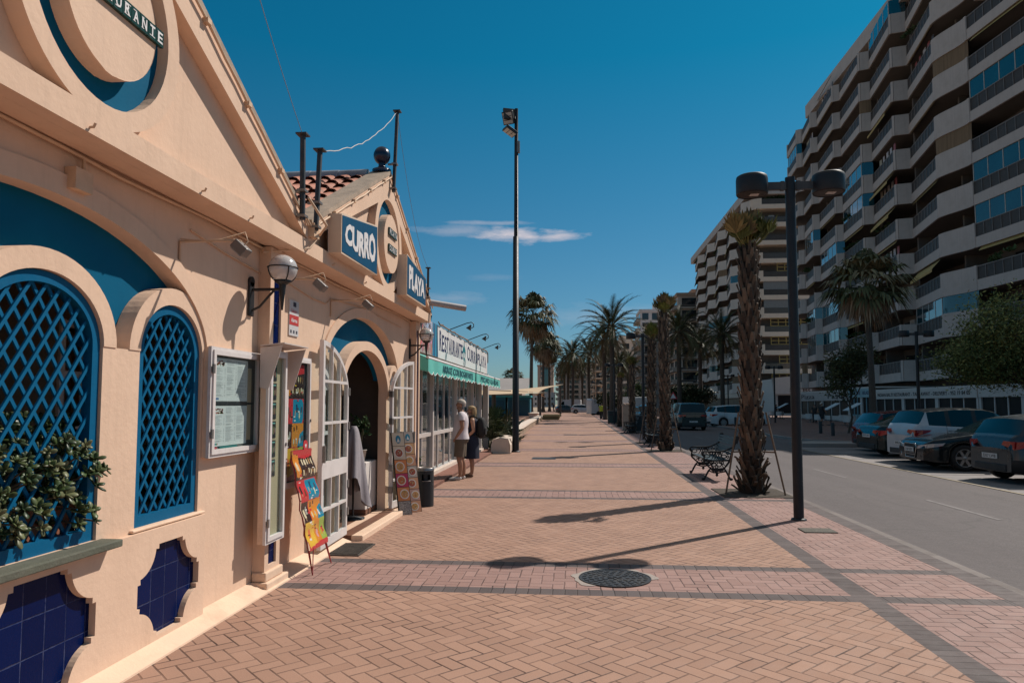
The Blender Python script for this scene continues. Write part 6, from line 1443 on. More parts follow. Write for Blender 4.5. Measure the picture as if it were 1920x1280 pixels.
PROF = {
 'suv':   [(0, .66, .66), (.012, .80, .80), (.05, .90, .88), (.22, 1.02, .98), (.29, 1.06, 1.0), (.44, 1.50, 1.02), (.52, 1.58, 1.03), (.70, 1.59, 1.06), (.88, 1.53, 1.10), (.915, 1.50, 1.11), (.965, 1.14, 1.12), (.99, 1.02, 1.02), (1, .80, .80)],
 'hatch': [(0, .62, .62), (.012, .76, .76), (.06, .86, .85), (.20, .96, .94), (.27, 1.0, .96), (.44, 1.42, .98), (.54, 1.50, 1.0), (.72, 1.49, 1.04), (.88, 1.42, 1.10), (.91, 1.38, 1.12), (.965, 1.05, 1.04), (.99, .96, .96), (1, .74, .74)],
 'coupe': [(0, .56, .56), (.012, .68, .68), (.05, .78, .77), (.24, .92, .90), (.31, .95, .91), (.47, 1.32, .93), (.56, 1.385, .94), (.68, 1.36, .96), (.76, 1.28, .98), (.90, 1.01, .99), (.97, .97, .97), (.992, .88, .88), (1, .66, .66)],
 'wagon': [(0, .60, .60), (.012, .74, .74), (.05, .84, .83), (.23, .95, .93), (.29, .98, .94), (.44, 1.40, .96), (.54, 1.47, .98), (.74, 1.46, 1.01), (.88, 1.40, 1.04), (.905, 1.37, 1.05), (.965, 1.02, 1.01), (.99, .92, .92), (1, .70, .70)],
 'mpv':   [(0, .66, .66), (.012, .80, .80), (.05, .92, .90), (.17, 1.04, 1.0), (.22, 1.08, 1.02), (.40, 1.56, 1.03), (.52, 1.64, 1.04), (.72, 1.62, 1.07), (.89, 1.54, 1.12), (.92, 1.50, 1.13), (.97, 1.12, 1.10), (.99, 1.0, 1.0), (1, .78, .78)],
 'box':   [(0, .72, .72), (.012, .88, .88), (.05, 1.02, 1.0), (.23, 1.12, 1.08), (.29, 1.16, 1.10), (.40, 1.70, 1.11), (.50, 1.80, 1.12), (.74, 1.80, 1.13), (.91, 1.76, 1.14), (.935, 1.73, 1.15), (.975, 1.16, 1.15), (.99, 1.05, 1.05), (1, .84, .84)],
}
def car(kind, L, W, label, col, cat='car', roofcol=None, name='parked_car', clad=True, plate='4821 KLM', wheel_r=.325, grp='cars parked in the bays', spokes=5, detail=True, hgt=1.0):
    root = thing(name, label, cat, (0, 0, 0), group=grp); P = PROF[kind]; pm = paint(*col); rm = paint(*roofcol) if roofcol else pm
    fx = [.19, .81] if kind != 'coupe' else [.20, .795]
    wx = [L / 2 - f * L for f in fx]; ra = wheel_r + .055
    xs = set(p[0] for p in P)
    for f in fx:
        for i in range(-8, 9): xs.add(round(f + i / 8 * (ra + .01) / L, 4))
    for i in range(1, 40): xs.add(i / 40)
    ws0 = [p[0] for p in P][4]; ws1 = [p[0] for p in P][5]; rw = [i for i in range(len(P)) if i > 6]
    rw0 = P[9][0] if kind != 'coupe' else P[8][0]; rw1 = P[10][0] if kind != 'coupe' else P[9][0]
    pil = [ws0 + (ws1 - ws0) * .45, .575, .575 + .028, .755, .785, rw0 - .01]
    xs |= set(pil); xs = sorted(x for x in xs if 0 <= x <= 1)
    def ip(f, k):
        for i in range(len(P) - 1):
            if P[i][0] <= f <= P[i + 1][0]: t_ = (f - P[i][0]) / (P[i + 1][0] - P[i][0]); return (P[i][k] * (1 - t_) + P[i + 1][k] * t_) * hgt
    def half(f):
        zt, zb = ip(f, 1), ip(f, 2); x = L / 2 - f * L
        e0 = min(f, 1 - f) * L; w_ = W / 2 * (1 - .20 * max(0, 1 - e0 / .42) ** 2.2); sill = .20 + .05 * max(0, 1 - e0 / .3)
        low = sill; 
        for c in wx:
            dx = abs(x - c)
            if dx < ra: low = max(low, wheel_r + math.sqrt(max(0, ra * ra - dx * dx)) - .0)
        zm = max(low + .03, .52 * hgt); zb2 = max(zb - .06, zm + .02); zb = max(zb, zb2 + .02); zt = max(zt, zb + .004)
        g = zt - zb; ta = .30 * g if kind != 'box' else .2 * g
        pts = [(0, low), (w_ * .78, low), (w_ * .985, low + (.02 if low < .3 else 0)), (w_ * 1.0, zm), (w_ * .985, zb2), (w_ * .945, zb), (w_ * .945 - ta, zt - min(.045, g * .3)), ((w_ * .945 - ta) * .84, zt - min(.008, g * .1)), (0, zt + .015)]
        return [(x, y, z) for y, z in pts]
    rows_ = [half(f) for f in xs]; N = 9
    bd, gl, rf, cl = MB(), MB(), MB(), MB()
    for i in range(len(xs) - 1):
        f = (xs[i] + xs[i + 1]) / 2; r0, r1 = rows_[i], rows_[i + 1]
        gh = (r0[8][2] - r0[5][2] + r1[8][2] - r1[5][2]) / 2
        for j in range(N - 1):
            q = [r0[j], r1[j], r1[j + 1], r0[j + 1]]
            side = j == 5 and pil[0] < f < pil[5] and not (pil[1] < f < pil[2]) and not (pil[3] < f < pil[4] and kind != 'coupe') and gh > .14
            wind = j >= 6 and (ws0 < f < ws1 or rw0 < f < rw1)
            tgt = gl if side or wind else (cl if (j <= 1 or (clad and j == 2)) else (rf if j >= 6 and ws1 < f < rw0 else bd))
            if j == 5 and not side and gh > .2 and pil[1] < f < pil[4] + .0: tgt = cl
            tgt.add(q, [(0, 1, 2, 3)], True); tgt.add([(p[0], -p[1], p[2]) for p in q], [(3, 2, 1, 0)], True)
    for r_ in (rows_[0], rows_[-1]):
        lp_ = r_ + [(p[0], -p[1], p[2]) for p in r_[-2:0:-1]]; bd.add(lp_, [tuple(range(len(lp_)))], False)
    def weld(m):
        d = {}; nv = []; mp = []
        for p in m.v:
            k = (round(p[0], 4), round(p[1], 4), round(p[2], 4))
            if k not in d: d[k] = len(nv); nv.append(p)
            mp.append(d[k])
        m.v = nv; nf = []; 
        keep = []
        for i, f in enumerate(m.f):
            g = []
            for a in f:
                if mp[a] not in g: g.append(mp[a])
            if len(g) > 2: nf.append(tuple(g)); keep.append(i)
        m.mi = [m.mi[i] for i in keep]; m.sm = [m.sm[i] for i in keep]; m.c = [m.c[i] for i in keep]; m.f = nf; return m
    body = weld(bd).build('body', pm, root, world=False); weld(rf).build('roof', rm, root, world=False); weld(cl).build('lower_cladding', CLAD, root, world=False); weld(gl).build('window', CGL, root, world=False)
    # lines of doors, handles, mirrors
    b = MB()
    for f in (.31, .575, .79):
        if kind == 'coupe' and f == .79: continue
        h_ = half(f)
        for s in (-1, 1): b.tube([(p[0], s * (p[1] + .0025), p[2]) for p in h_[2:6]], .0055, 4)
    b.build('door_seam', CLAD, body, world=False)
    for s in (-1, 1):
        b = MB(); h_ = half(ws0 + .06); b.T = Matrix.Translation((h_[5][0], s * (W / 2 + .085), h_[5][2] + .03)); b.ball((0, 0, 0), .1, 12, 8, (.65, 1.05, .75)); b.T = None; b.beam((h_[5][0], s * W * .46, h_[5][2] - .03), (h_[5][0], s * (W / 2 + .05), h_[5][2] + .02), .05, .03); b.build('mirror', pm, root, world=False)
        if detail:
            b = MB()
            for f in (.55, .76): h_ = half(f); b.beam((h_[4][0] + .08, s * (h_[4][1] + .012), h_[4][2] - .05), (h_[4][0] - .08, s * (h_[4][1] + .012), h_[4][2] - .05), .02, .022)
            b.build('door_handle', pm, root, world=False)
    # lamps
    zr = ip(.985, 1) - .12; hw = W / 2
    for s in (-1, 1):
        b = MB(); x = -L / 2
        b.plate([(hw * .50, zr - .02), (hw * .86, zr - .12), (hw * .90, zr + .05), (hw * .56, zr + .06)], 0, .05, lambda u, v, d: (x + .03 + (u - hw * .5) * .17 - d, s * u, v)); b.add([(x + .055, s * (hw * .88 + .016), zr - .12), (x + .065, s * (hw * .90 + .016), zr + .05), (x + .2, s * (hw * .965 + .018), zr + .055), (x + .2, s * (hw * .965 + .018), zr - .07), (x + .44, s * (hw + .006), zr + .05), (x + .38, s * (hw + .008), zr - .01)], [(0, 1, 2, 3), (3, 2, 4, 5)]); b.build('tail_light', TAIL, root, world=False)
        b = MB(); x = L / 2; zh = ip(.03, 1) - .13
        b.plate([(hw * .46, zh - .05), (hw * .85, zh - .02), (hw * .90, zh + .08), (hw * .5, zh + .03)], 0, .04, lambda u, v, d: (x - .02 - (u - hw * .46) * .18 + d, s * u, v)); b.add([(x - .055, s * (hw * .87 + .016), zh - .02), (x - .065, s * (hw * .90 + .016), zh + .08), (x - .2, s * (hw * .965 + .018), zh + .10), (x - .2, s * (hw * .965 + .018), zh + .01), (x - .46, s * (hw + .006), zh + .12), (x - .40, s * (hw + .006), zh + .05)], [(0, 1, 2, 3), (3, 2, 4, 5)]); b.build('headlight', HEAD, root, world=False)
        b = MB(); b.lathe([(.0, .03), (.055, .03), (.06, .0)], 12, (L / 2 - .03, s * hw * .66, .36), M=Matrix.Rotation(PI / 2, 4, 'Y')); b.build('fog_light', HEAD, root, world=False)
    b = MB(); x = L / 2; zg = ip(.03, 1)
    b.plate([(-hw * .30, .30), (hw * .30, .30), (hw * .40, zg - .14), (hw * .34, zg - .06), (-hw * .34, zg - .06), (-hw * .40, zg - .14)], 0, .03, lambda u, v, d: (x - .0 + d - abs(u) * .05, u, v)); b.build('grille', CLAD, root, world=False)
    b = MB(); o = [(-hw * .30, .30), (hw * .30, .30), (hw * .40, zg - .14), (hw * .34, zg - .06), (-hw * .34, zg - .06), (-hw * .40, zg - .14), (-hw * .30, .30)]; b.tube([(x + .032 - abs(u) * .05, u, v) for u, v in o], .012, 5); 
    for k in range(5): z = .38 + k * (zg - .5) / 5; b.box(x + .025, -hw * .3, z, x + .034, hw * .3, z + .012)
    b.build('grille_trim', CHR, root, world=False)
    for sx, z in ((1, .46), (-1, .52 if kind not in ('coupe',) else .62)):
        b = MB(); xx = sx * (L / 2 + (.036 if sx > 0 else .006)); b.box(min(xx, xx + sx * .012), -.26, z, max(xx, xx + sx * .012), .26, z + .11); pl = b.build('number_plate', PLT, root, world=False)
        b = MB(); b.text(plate, (lambda u, v, d: (xx + sx * (.0125 + d), sx * (-.22 + u), z + .02 + v)), .44, .07, .001, off=.02); b.build('plate_text', PTXT, pl, world=False)
    b = MB(); x = -L / 2; b.box(x - .02, -hw * .62, .26, x + .12, hw * .62, .42); b.build('rear_bumper_insert', CLAD, root, world=False, bevel=.02)
    # wheels
    for c in wx:
        for s in (-1, 1):
            o = bpy.data.objects.new('wheel', None); COL.objects.link(o); o.parent = root; o.location = (c, s * (W / 2 - .10), wheel_r); M_ = Matrix.Rotation(-s * PI / 2, 4, 'X'); o.empty_display_size = .1
            b = MB(); b.lathe([(wheel_r * .66, -.10), (wheel_r * .93, -.105), (wheel_r, -.07), (wheel_r, .07), (wheel_r * .93, .10), (wheel_r * .68, .095), (wheel_r * .66, .06)], 28, M=M_); b.lathe([(.0, -.02), (wheel_r * .67, .0)], 24, M=M_); b.build('tyre', TYRE, o, world=False)
            b = MB(); b.lathe([(wheel_r * .63, .06), (wheel_r * .68, .098), (wheel_r * .64, .092), (wheel_r * .62, .05)], 28, M=M_); b.lathe([(.0, .085), (.045, .085), (.05, .05)], 12, M=M_)
            for k in range(spokes):
                q = 2 * PI * k / spokes; d = Vector((math.cos(q), math.sin(q), 0)); t2 = Vector((-d.y, d.x, 0))
                vs = [d * .03 - t2 * .035, d * .03 + t2 * .035, d * wheel_r * .65 + t2 * .03, d * wheel_r * .65 - t2 * .03]; b.add([M_ @ (v + Vector((0, 0, .082))) for v in vs] + [M_ @ (v + Vector((0, 0, .03))) for v in vs], [(0, 1, 2, 3), (0, 3, 7, 4), (1, 2, 6, 5)], False)
            b.build('rim', RIM, o, world=False)
    return root
def place(o, x, y, deg, z=-.112): o.location = (x, y, z); o.rotation_euler = (0, 0, rad(deg)); return o
place(car('hatch', 4.0, 1.75, 'dark grey hatchback backed towards the road, nearest of the parked cars', ('slate', (.045, .055, .062), .5, .3), plate='5357 LWB', spokes=10, wheel_r=.33), 9.15 + 2.0, 16.75, 3)
place(car('coupe', 4.6, 1.85, 'black coupe parked nose out with six-spoke wheels, between hatchback and white crossover', ('black', (.006, .010, .013), .3, .2), clad=False, plate='3168 GDX', spokes=6, wheel_r=.335), 8.95 + 2.3, 19.85, 178)
place(car('suv', 4.2, 1.8, 'white crossover with a black roof and red tail lamps in the bays', ('white', (.46, .47, .49), .1, .35), roofcol=('black', (.006, .010, .013), .3, .2), plate='8442 KZP'), 9.5 + 2.1, 22.0, 4)
place(car('coupe', 4.6, 1.83, 'dark green-black saloon parked tail out beside the white crossover', ('bottle', (.006, .018, .020), .3, .22), clad=False, plate='9075 JBS', hgt=1.02), 9.6 + 2.3, 24.6, 3)
place(car('wagon', 4.5, 1.8, 'dark red estate car parked at the far end of the bays', ('red', (.13, .010, .014), .3, .25), clad=False, plate='2719 HRV'), 10.4 + 2.25, 27.2, 3)
place(car('hatch', 4.0, 1.74, 'silver hatchback parked nose out, cut by the edge of view', ('silver', (.20, .20, .21), .6, .3), clad=False, plate='6630 FTN'), 9.25 + 2.0, 13.75, 182)
place(car('box', 4.75, 1.87, 'dark green-grey off-roader driving away along the road', ('moss', (.030, .042, .042), .4, .3), plate='1894 JKC', name='moving_car', grp='cars out on the road', wheel_r=.37), 7.45, 49.0, 93, -.12)
place(car('mpv', 4.65, 1.84, 'pale people carrier seen side-on behind the booted palm trunk', ('pearl', (.50, .51, .52), .1, .3), plate='7206 LDM', name='moving_car', grp='cars out on the road', clad=False, spokes=10, wheel_r=.34), 11.2 + 1.0, 55.2, 12, -.12)
W0 = car('hatch', 4.1, 1.75, 'white hatchback crossing at the far end of the promenade', ('white', (.46, .47, .49), .1, .35), plate='4480 HBG', name='moving_car', grp='cars out on the road', clad=False, detail=False); place(W0, 1.2, 117, 2, .005)
far = [('dark car behind the crossing white hatchback', -1.5, 124, 8, ('slate', (.045, .055, .062), .5, .3), 'hatch'), ('grey car parked behind the crossing white hatchback', 4.4, 124, 170, ('silver', (.20, .20, .21), .6, .3), 'hatch'), ('blue-grey car beyond the street bin with sun on its bonnet', 5.4, 70, 268, ('steel', (.10, .15, .18), .5, .25), 'wagon'), ('dark blue car partly behind the second young palm', 7.2, 73, 80, ('bottle', (.006, .018, .020), .3, .22), 'mpv'), ('dark car waiting behind the off-roader', 9.4, 66, 95, ('slate', (.045, .055, .062), .5, .3), 'wagon'), ('dark green car half hidden behind the pale people carrier', 10.2, 60.5, 10, ('bottle', (.006, .018, .020), .3, .22), 'wagon'), ('dark car between the tall palm trunks', 4.9, 96, 90, ('slate', (.045, .055, .062), .5, .3), 'suv')]
for l, x, y, d, c, k in far: place(car(k, 4.2, 1.76, l, c, name='distant_car', grp='distant cars', detail=False, clad=False), x, y, d, -.12)
# white vans far off
def van(x, y, deg, label):
    root = thing('white_van', label, 'van', (0, 0, 0), group='white vans'); pm = paint('vanwhite', (.52, .52, .53), .0, .4); L, W, Hh = 5.4, 2.0, 2.45
    b = MB(); b.plate([(-L / 2, .35), (L / 2 - .1, .35), (L / 2, .55), (L / 2 - .05, 1.0), (L / 2 - .75, 1.25), (L / 2 - 1.5, 2.25), (L / 2 - 1.9, Hh), (-L / 2 + .1, Hh), (-L / 2, Hh - .15)], -W / 2, W / 2, lambda u, v, d: (u, d, v)); b.build('body', pm, root, world=False, bevel=.05)
    b = MB()
    for s in (-1, 1): b.plate([(L / 2 - 1.0, 1.28), (L / 2 - 2.0, 1.28), (L / 2 - 2.0, 2.1), (L / 2 - 1.6, 2.1)], s * (W / 2 + .001), s * (W / 2 + .006), lambda u, v, d: (u, d, v))
    b.plate([(-W * .43, 0), (W * .43, 0), (W * .40, 1.05), (-W * .40, 1.05)], .0, .01, lambda u, v, d: (L / 2 - .78 - v * .70 + .02, u, 1.29 + v * .90)); b.build('window', CGL, root, world=False)
    for c in (-L * .3, L * .32):
        for s in (-1, 1): b = MB(); b.lathe([(.0, -.1), (.34, -.1), (.34, .1), (.0, .1)], 20, (c, s * (W / 2 - .08), .34), M=Matrix.Rotation(PI / 2, 4, 'X')); b.build('wheel', TYRE, root, world=False)
    root.location = (x, y, -.12); root.rotation_euler = (0, 0, rad(deg)); return root
v0 = van(6.3, 80, 100, 'white van behind the third young palm'); v1 = dup(v0, (4.4, 104, -.12), rad(20), 'white van behind the tall date palm trunks'); v2 = dup(v0, (-1.6, 150, 0), rad(170), 'white camper van at the far end of the promenade')
# motor scooters with a magenta cover near the tamarisk
root = thing('covered_scooter', 'scooter under a magenta cover beyond the nearest parked cars', 'scooter', (16.3, 26.5, 0)); b = MB(); rr = random.Random(5)
rows_ = []
for i in range(13):
    t_ = i / 12; x = 15.4 + 1.8 * t_; hh = 1.05 - .25 * abs(t_ - .35) + .06 * math.sin(t_ * 9); rows_.append([Vector((x, 26.5 + .38 * math.cos(a) * (1 - .2 * math.sin(a)) * (.6 if i in (0, 12) else 1), max(.15, hh * math.sin(a) ** .7 if math.sin(a) > 0 else 0) + rr.uniform(-.02, .02))) for a in [PI * j / 10 for j in range(11)]])
b.grid(rows_); b.build('cover', mat('magenta_cover', (.20, .025, .10), .6, var=.3, vs=6), root)
b = MB()
for x in (15.65, 16.95): b.lathe([(.0, -.06), (.24, -.06), (.26, 0), (.24, .06), (.0, .06)], 16, (x, 26.5, .25), M=Matrix.Rotation(PI / 2, 4, 'X'))
b.build('wheel', TYRE, root)
# warning sign by the road
root = thing('warning_sign', 'small triangular road sign on a pole behind the second young palm', 'road sign', (6.6, 58, 0)); p = ay(1262, 745, 58)
b = MB(); b.tube([(p.x, 58, 0), (p.x, 58, 2.6)], .03, 8); b.build('pole', GREYM, root); b = MB(); b.col = (.5, .04, .05); b.plate([(-.35, 0), (.35, 0), (0, .6)], 0, .02, lambda u, v, d: (p.x + u, 57.96 - d, 2.0 + v)); b.col = (.62, .6, .58); b.plate([(-.22, .06), (.22, .06), (0, .44)], .0205, .025, lambda u, v, d: (p.x + u, 57.96 - d, 2.0 + v)); b.build('face', PRINT, root)
# ================= people =================
SKIN = mat('skin', (.36, .185, .115), .55, var=.08, vs=12)
def skinmesh(name, V, E, m, parent, root_i=0, sub=2):
    """one continuous surface grown over a skeleton: V = [(x, y, z, r)]"""
    me = bpy.data.meshes.new(name); me.from_pydata([v[:3] for v in V], E, []); me.materials.append(m)
    o = bpy.data.objects.new(name, me); COL.objects.link(o); o.parent = parent
    sk = o.modifiers.new('skin', 'SKIN'); sk.use_smooth_shade = True; sk.branch_smoothing = .6
    if not me.skin_vertices: bpy.context.view_layer.update()
    for i, v in enumerate(V):
        r = v[3] if isinstance(v[3], tuple) else (v[3], v[3]); me.skin_vertices[0].data[i].radius = r; me.skin_vertices[0].data[i].use_root = (i == root_i)
    ss = o.modifiers.new('sub', 'SUBSURF'); ss.levels = sub; ss.render_levels = sub
    return o
def person(loc, rz, h, label, shirt, short, shoe, hair, pose, hairlen=0.0, dress=False, sleeve=.45, knee=True, far=False, bag=None, group=None):
    root = thing('person', label, 'person', loc, rad(rz), group); k = h / 1.72; root.scale = (k * 1.08, k * 1.08, k)
    la, ra, ll, rl = pose
    V = [(0, 0, .93, .125), (.015, 0, 1.06, .128), (-.01, 0, 1.24, .138), (-.02, 0, 1.39, .10), (-.005, 0, 1.46, .055), (.015, 0, 1.53, (.062, .066)), (.03, 0, 1.60, .082), (.012, 0, 1.665, .076), (.01, 0, 1.705, .04), (.108, 0, 1.583, .016), (.088, 0, 1.535, .028)]
    E = [(0, 1), (1, 2), (2, 3), (3, 4), (4, 5), (5, 6), (6, 7), (7, 8), (6, 9), (5, 10)]
    J = {}
    def chain(start, pts):
        i0 = start; ids = []
        for p in pts: V.append(p); E.append((i0, len(V) - 1)); i0 = len(V) - 1; ids.append(i0)
        return ids
    for s, A, nm in ((1, la, 'l'), (-1, ra, 'r')):
        ex, ey, ez, wx, wy, wz = A
        ids = chain(3, [(-.02, s * .165, 1.385, .056), (ex * .5 - .01, s * (.18 + (ey - .18) * .5), (1.385 + ez) / 2, .048), (ex, s * ey, ez, .040), ((ex + wx) / 2, s * (ey + wy) / 2, (ez + wz) / 2, .037), (wx, s * wy, wz, .027)])
        d = Vector((wx - ex, s * (wy - ey), wz - ez)).normalized(); hp = Vector((wx, s * wy, wz)) + d * .06; V.append((*hp, (.033, .02))); E.append((ids[-1], len(V) - 1)); hi = len(V) - 1
        J[nm] = ids
        if not far:
            sd = d.cross(Vector((0, 0, 1))); sd.normalize(); cu = sd.cross(d)
            for f in range(5):
                o_ = hp + sd * (-.026 + .0155 * f) if f < 4 else hp - d * .03 + sd * .032
                L = (.066, .076, .074, .058, .05)[f]; dd = d if f < 4 else (d + sd * .8).normalized()
                p1 = o_ + dd * L * .55; p2 = p1 + (dd * .8 - cu * .5).normalized() * L * .5
                chain(hi, [(*o_, .010), (*p1, .0085), (*p2, .007)])
    for s, A, nm in ((1, ll, 'L'), (-1, rl, 'R')):
        kx, ax_, fx = A
        J[nm] = chain(0, [(0.0, s * .095, .86, .098), (kx, s * .10, .49, .060), (kx * .5 + ax_ * .5 - .02, s * .10, .33, .056), (ax_, s * .10, .10, .036), (ax_ + .06, s * .11, .045, .036), (ax_ + .17, s * .125, .03, .028)])
    skinmesh('body', V, E, SKIN, root)
    def rings(b, rg, n=26, wob=0.0): b.grid([[Vector((ox + rx * (1 + wob * math.sin(5 * q + z * 9)) * math.cos(q), ry * (1 + wob * math.cos(4 * q + z * 13)) * math.sin(q), z)) for q in [2 * PI * i / n for i in range(n)]] for z, rx, ry, ox in rg], True, True)
    P_ = lambda i: Vector(V[i][:3])
    if shirt:
        b = MB(); rings(b, [(.87, .172, .204, .006), (.90, .170, .202, .008), (1.0, .156, .184, .018), (1.10, .148, .178, .014), (1.22, .145, .188, -.004), (1.32, .128, .192, -.014), (1.385, .10, .175, -.02), (1.43, .062, .10, -.016), (1.45, .055, .06, -.01)], 26, .018)
        for nm, s in (('l', 1), ('r', -1)):
            a, m, e = [P_(i) for i in J[nm][:3]]; c = a.lerp(e, sleeve); b.tube([Vector((-.02, s * .10, 1.385)), a + Vector((0, s * .012, .004)), a.lerp(c, .5), c], [.075, .074, .070, .068], 14, False)
        b.build('shirt', shirt, root, world=False)
    if short:
        b = MB(); rings(b, [(.985, .145, .172, .012), (.94, .148, .178, .01), (.86, .155, .188, 0), (.80, .14, .185, 0), (.77, .06, .10, 0)])
        for nm, s in (('L', 1), ('R', -1)):
            hp_, kn, sh, an = P_(J[nm][0]), P_(J[nm][1]), P_(J[nm][2]), P_(J[nm][3])
            if knee: b.tube([hp_ + Vector((0, -s * .004, .02)), hp_.lerp(kn, .35), hp_.lerp(kn, .7), hp_.lerp(kn, .98)], [.112, .108, .104, .102], 16, False)
            else: b.tube([hp_, hp_.lerp(kn, .5), kn, sh, an + Vector((0, 0, -.03))], [.108, .098, .08, .075, .068], 14, False)
        b.build('shorts' if knee else 'trousers', short, root, world=False)
    if dress:
        b = MB(); rg = [(.45, .175, .205, 0), (.62, .172, .205, 0), (.80, .165, .20, 0), (.93, .15, .185, 0), (1.06, .13, .155, .01), (1.22, .148, .172, -.005), (1.34, .125, .175, -.015), (1.42, .075, .11, -.015)]
        b.grid([[Vector((ox + rx * (1 + .06 * math.sin(7 * q) * (z < .9)) * math.cos(q), ry * math.sin(q), z)) for q in [2 * PI * i / 28 for i in range(28)]] for z, rx, ry, ox in rg], True, True); b.build('dress', dress, root, world=False)
    for nm in 'LR':
        a, f1, f2 = [Vector(V[i][:3]) for i in J[nm][3:6]]
        skinmesh('shoe', [(a.x - .035, a.y, .04, (.042, .04)), (a.x + .04, f1.y, .045, (.045, .042)), (f2.x - .02, f2.y, .036, (.043, .034)), (f2.x + .05, f2.y, .03, (.034, .026))], [(0, 1), (1, 2), (2, 3)], shoe, root)
    b = MB(); c = Vector((.008, 0, 1.622)); nq = 32; rows_ = []
    for i in range(11):
        row = []
        for j in range(nq):
            q = 2 * PI * j / nq; f = (1 + math.cos(q)) / 2; lowe = rad(34) * f ** 2.2 + rad(-8 if abs(math.sin(q)) > .8 else -42) * (1 - f ** .6); el = PI / 2 + (lowe - PI / 2) * i / 10; w_ = 1 + .03 * math.sin(7 * q + i) * (i > 2)
            row.append(c + Vector((.103 * w_ * math.cos(el) * math.cos(q) - .006, .088 * w_ * math.cos(el) * math.sin(q), .104 * math.sin(el))))
        rows_.append(row)
    b.grid(rows_, True, True)
    if hairlen:
        b.grid([[c + Vector((-.02 + .095 * k_ * math.cos(q), .098 * k_ * math.sin(q), z)) for q in [rad(95 + 170 * i / 18) for i in range(19)]] for z, k_ in ((.06, .9), (0, 1.02), (-.06, 1.05), (-.11, 1.0), (-.15 - hairlen, .8))], True)
    b.build('hair', hair, root, world=False)
    if not far:
        for s in (-1, 1):
            b = MB(); b.ball((.012, s * .083, 1.59), .028, 10, 8, (.6, .35, 1.1)); b.build('ear', SKIN, root, world=False)
            b = MB(); b.ball((.086, s * .031, 1.608), .011, 8, 6); b.build('eye', mat('eye_dark', (.05, .04, .035), .3), root, world=False)
        b = MB(); b.tube([(.082, -.02, 1.548), (.088, 0, 1.546), (.082, .02, 1.548)], .005, 6); b.build('mouth', mat('lips', (.26, .10, .08), .5), root, world=False)
    return root
WT = mat('white_tshirt', (.66, .58, .60), .8, var=.04, vs=9, bump=.25, bs=14); KH = mat('khaki_cotton', (.135, .10, .07), .85, var=.12, vs=9, bump=.3, bs=20); NV = mat('navy_cotton', (.012, .016, .035), .85, var=.15, vs=9, bump=.2, bs=20); WSH = mat('white_canvas_shoe', (.56, .51, .48), .7); SAN = mat('brown_sandal', (.12, .06, .035), .7); HG = mat('white_hair', (.50, .42, .36), .8, var=.3, vs=30, bump=.6, bs=70); HB = mat('blonde_hair', (.36, .23, .11), .7, var=.35, vs=30, bump=.6, bs=60, stretch=(1, 1, .2)); BK_ = mat('black_fabric', (.010, .009, .010), .8, var=.2, vs=8, bump=.2); DKC = mat('dark_clothes', (.02, .02, .022), .85)
STAND = ((-.10, .235, 1.12, .10, .20, .99), (-.10, .235, 1.12, .12, .19, .99), (.02, -.02, 0), (.03, -.01, 0))
pm_ = az(864, 899); person((pm_.x, pm_.y, 0), 182, 1.70, 'white-haired man in a white t-shirt and khaki shorts reading the restaurant window', WT, KH, WSH, HG, ((-.06, .235, 1.11, .06, .19, .93), (-.10, .235, 1.12, .10, .20, .97), (.03, .0, 0), (.01, -.05, 0)))
pw_ = az(884, 894); wm = person((pw_.x, pw_.y, 0), 185, 1.56, 'blonde woman in a navy dress with a black backpack standing beside the man', None, None, SAN, HB, ((-.06, .22, 1.12, .12, .20, .95), (-.06, .22, 1.12, .12, .20, .95), (.01, -.02, 0), (.02, .0, 0)), .05, NV)
# the backpack is held by its wearer: a thing of its own
bp_ = thing('backpack', 'rounded black backpack worn by the blonde woman', 'backpack', (pw_.x + .215, pw_.y, 1.08))
b = MB(); c = Vector((pw_.x + .215, pw_.y, 1.075)); rows_ = []
for i in range(13):
    a = -PI / 2 + PI * i / 12; zz = .235 * math.sin(a); rr_ = max(.02, math.cos(a) ** .55); rows_.append([c + Vector((.095 * rr_ * (math.copysign(abs(math.cos(q)) ** .8, math.cos(q))), .15 * rr_ * math.copysign(abs(math.sin(q)) ** .7, math.sin(q)), zz)) for q in [2 * PI * j / 20 for j in range(20)]])
b.grid(rows_, True, True); b.build('bag', BK_, bp_)
b = MB()
for s in (-1, 1): b.tube([c + Vector((-.06, s * .09, .20)), c + Vector((-.17, s * .10, .27)), c + Vector((-.32, s * .11, .20)), c + Vector((-.335, s * .12, .02)), c + Vector((-.2, s * .15, -.14)), c + Vector((-.06, s * .12, -.18))], .016, 6)
b.build('strap', BK_, bp_)
b = MB(); b.cbox(c + Vector((.085, 0, -.07)), .05, .18, .16); b.build('pocket', BK_, bp_, bevel=.02)
WALK = ((-.12, .24, 1.13, -.02, .22, .90), (.10, .24, 1.12, .22, .20, .92), (.14, .02, 0), (-.04, -.26, 0))
p = ay(1540, 760, 54); person((p.x, 54, 0), 20, 1.72, 'man in dark clothes walking past the shopfronts across the road', DKC, DKC, BK_, HG, WALK, far=True)
YV = mat('yellow_vest', (.42, .46, .03), .7)
person((2.62, 74, 0), 75, 1.66, 'person in a yellow vest standing under the tall date palms', YV, DKC, BK_, BK_, WALK, knee=False, far=True)
for i, (px, Y, c1, c2) in enumerate(((1049, 165, DKC, DKC), (1056, 175, WT, NV), (1038, 150, NV, DKC), (1060, 190, KH, DKC))):
    q = ay(px, 760, Y); person((q.x, Y, 0), 90 + i * 60, 1.7, ['distant stroller in dark clothes under the shade sails', 'distant stroller in a pale top far down the promenade', 'distant stroller in navy beside the sail posts', 'distant stroller in khaki, the farthest one'][i], c1, c2, BK_, BK_, WALK, far=True, knee=False, group='distant strollers')
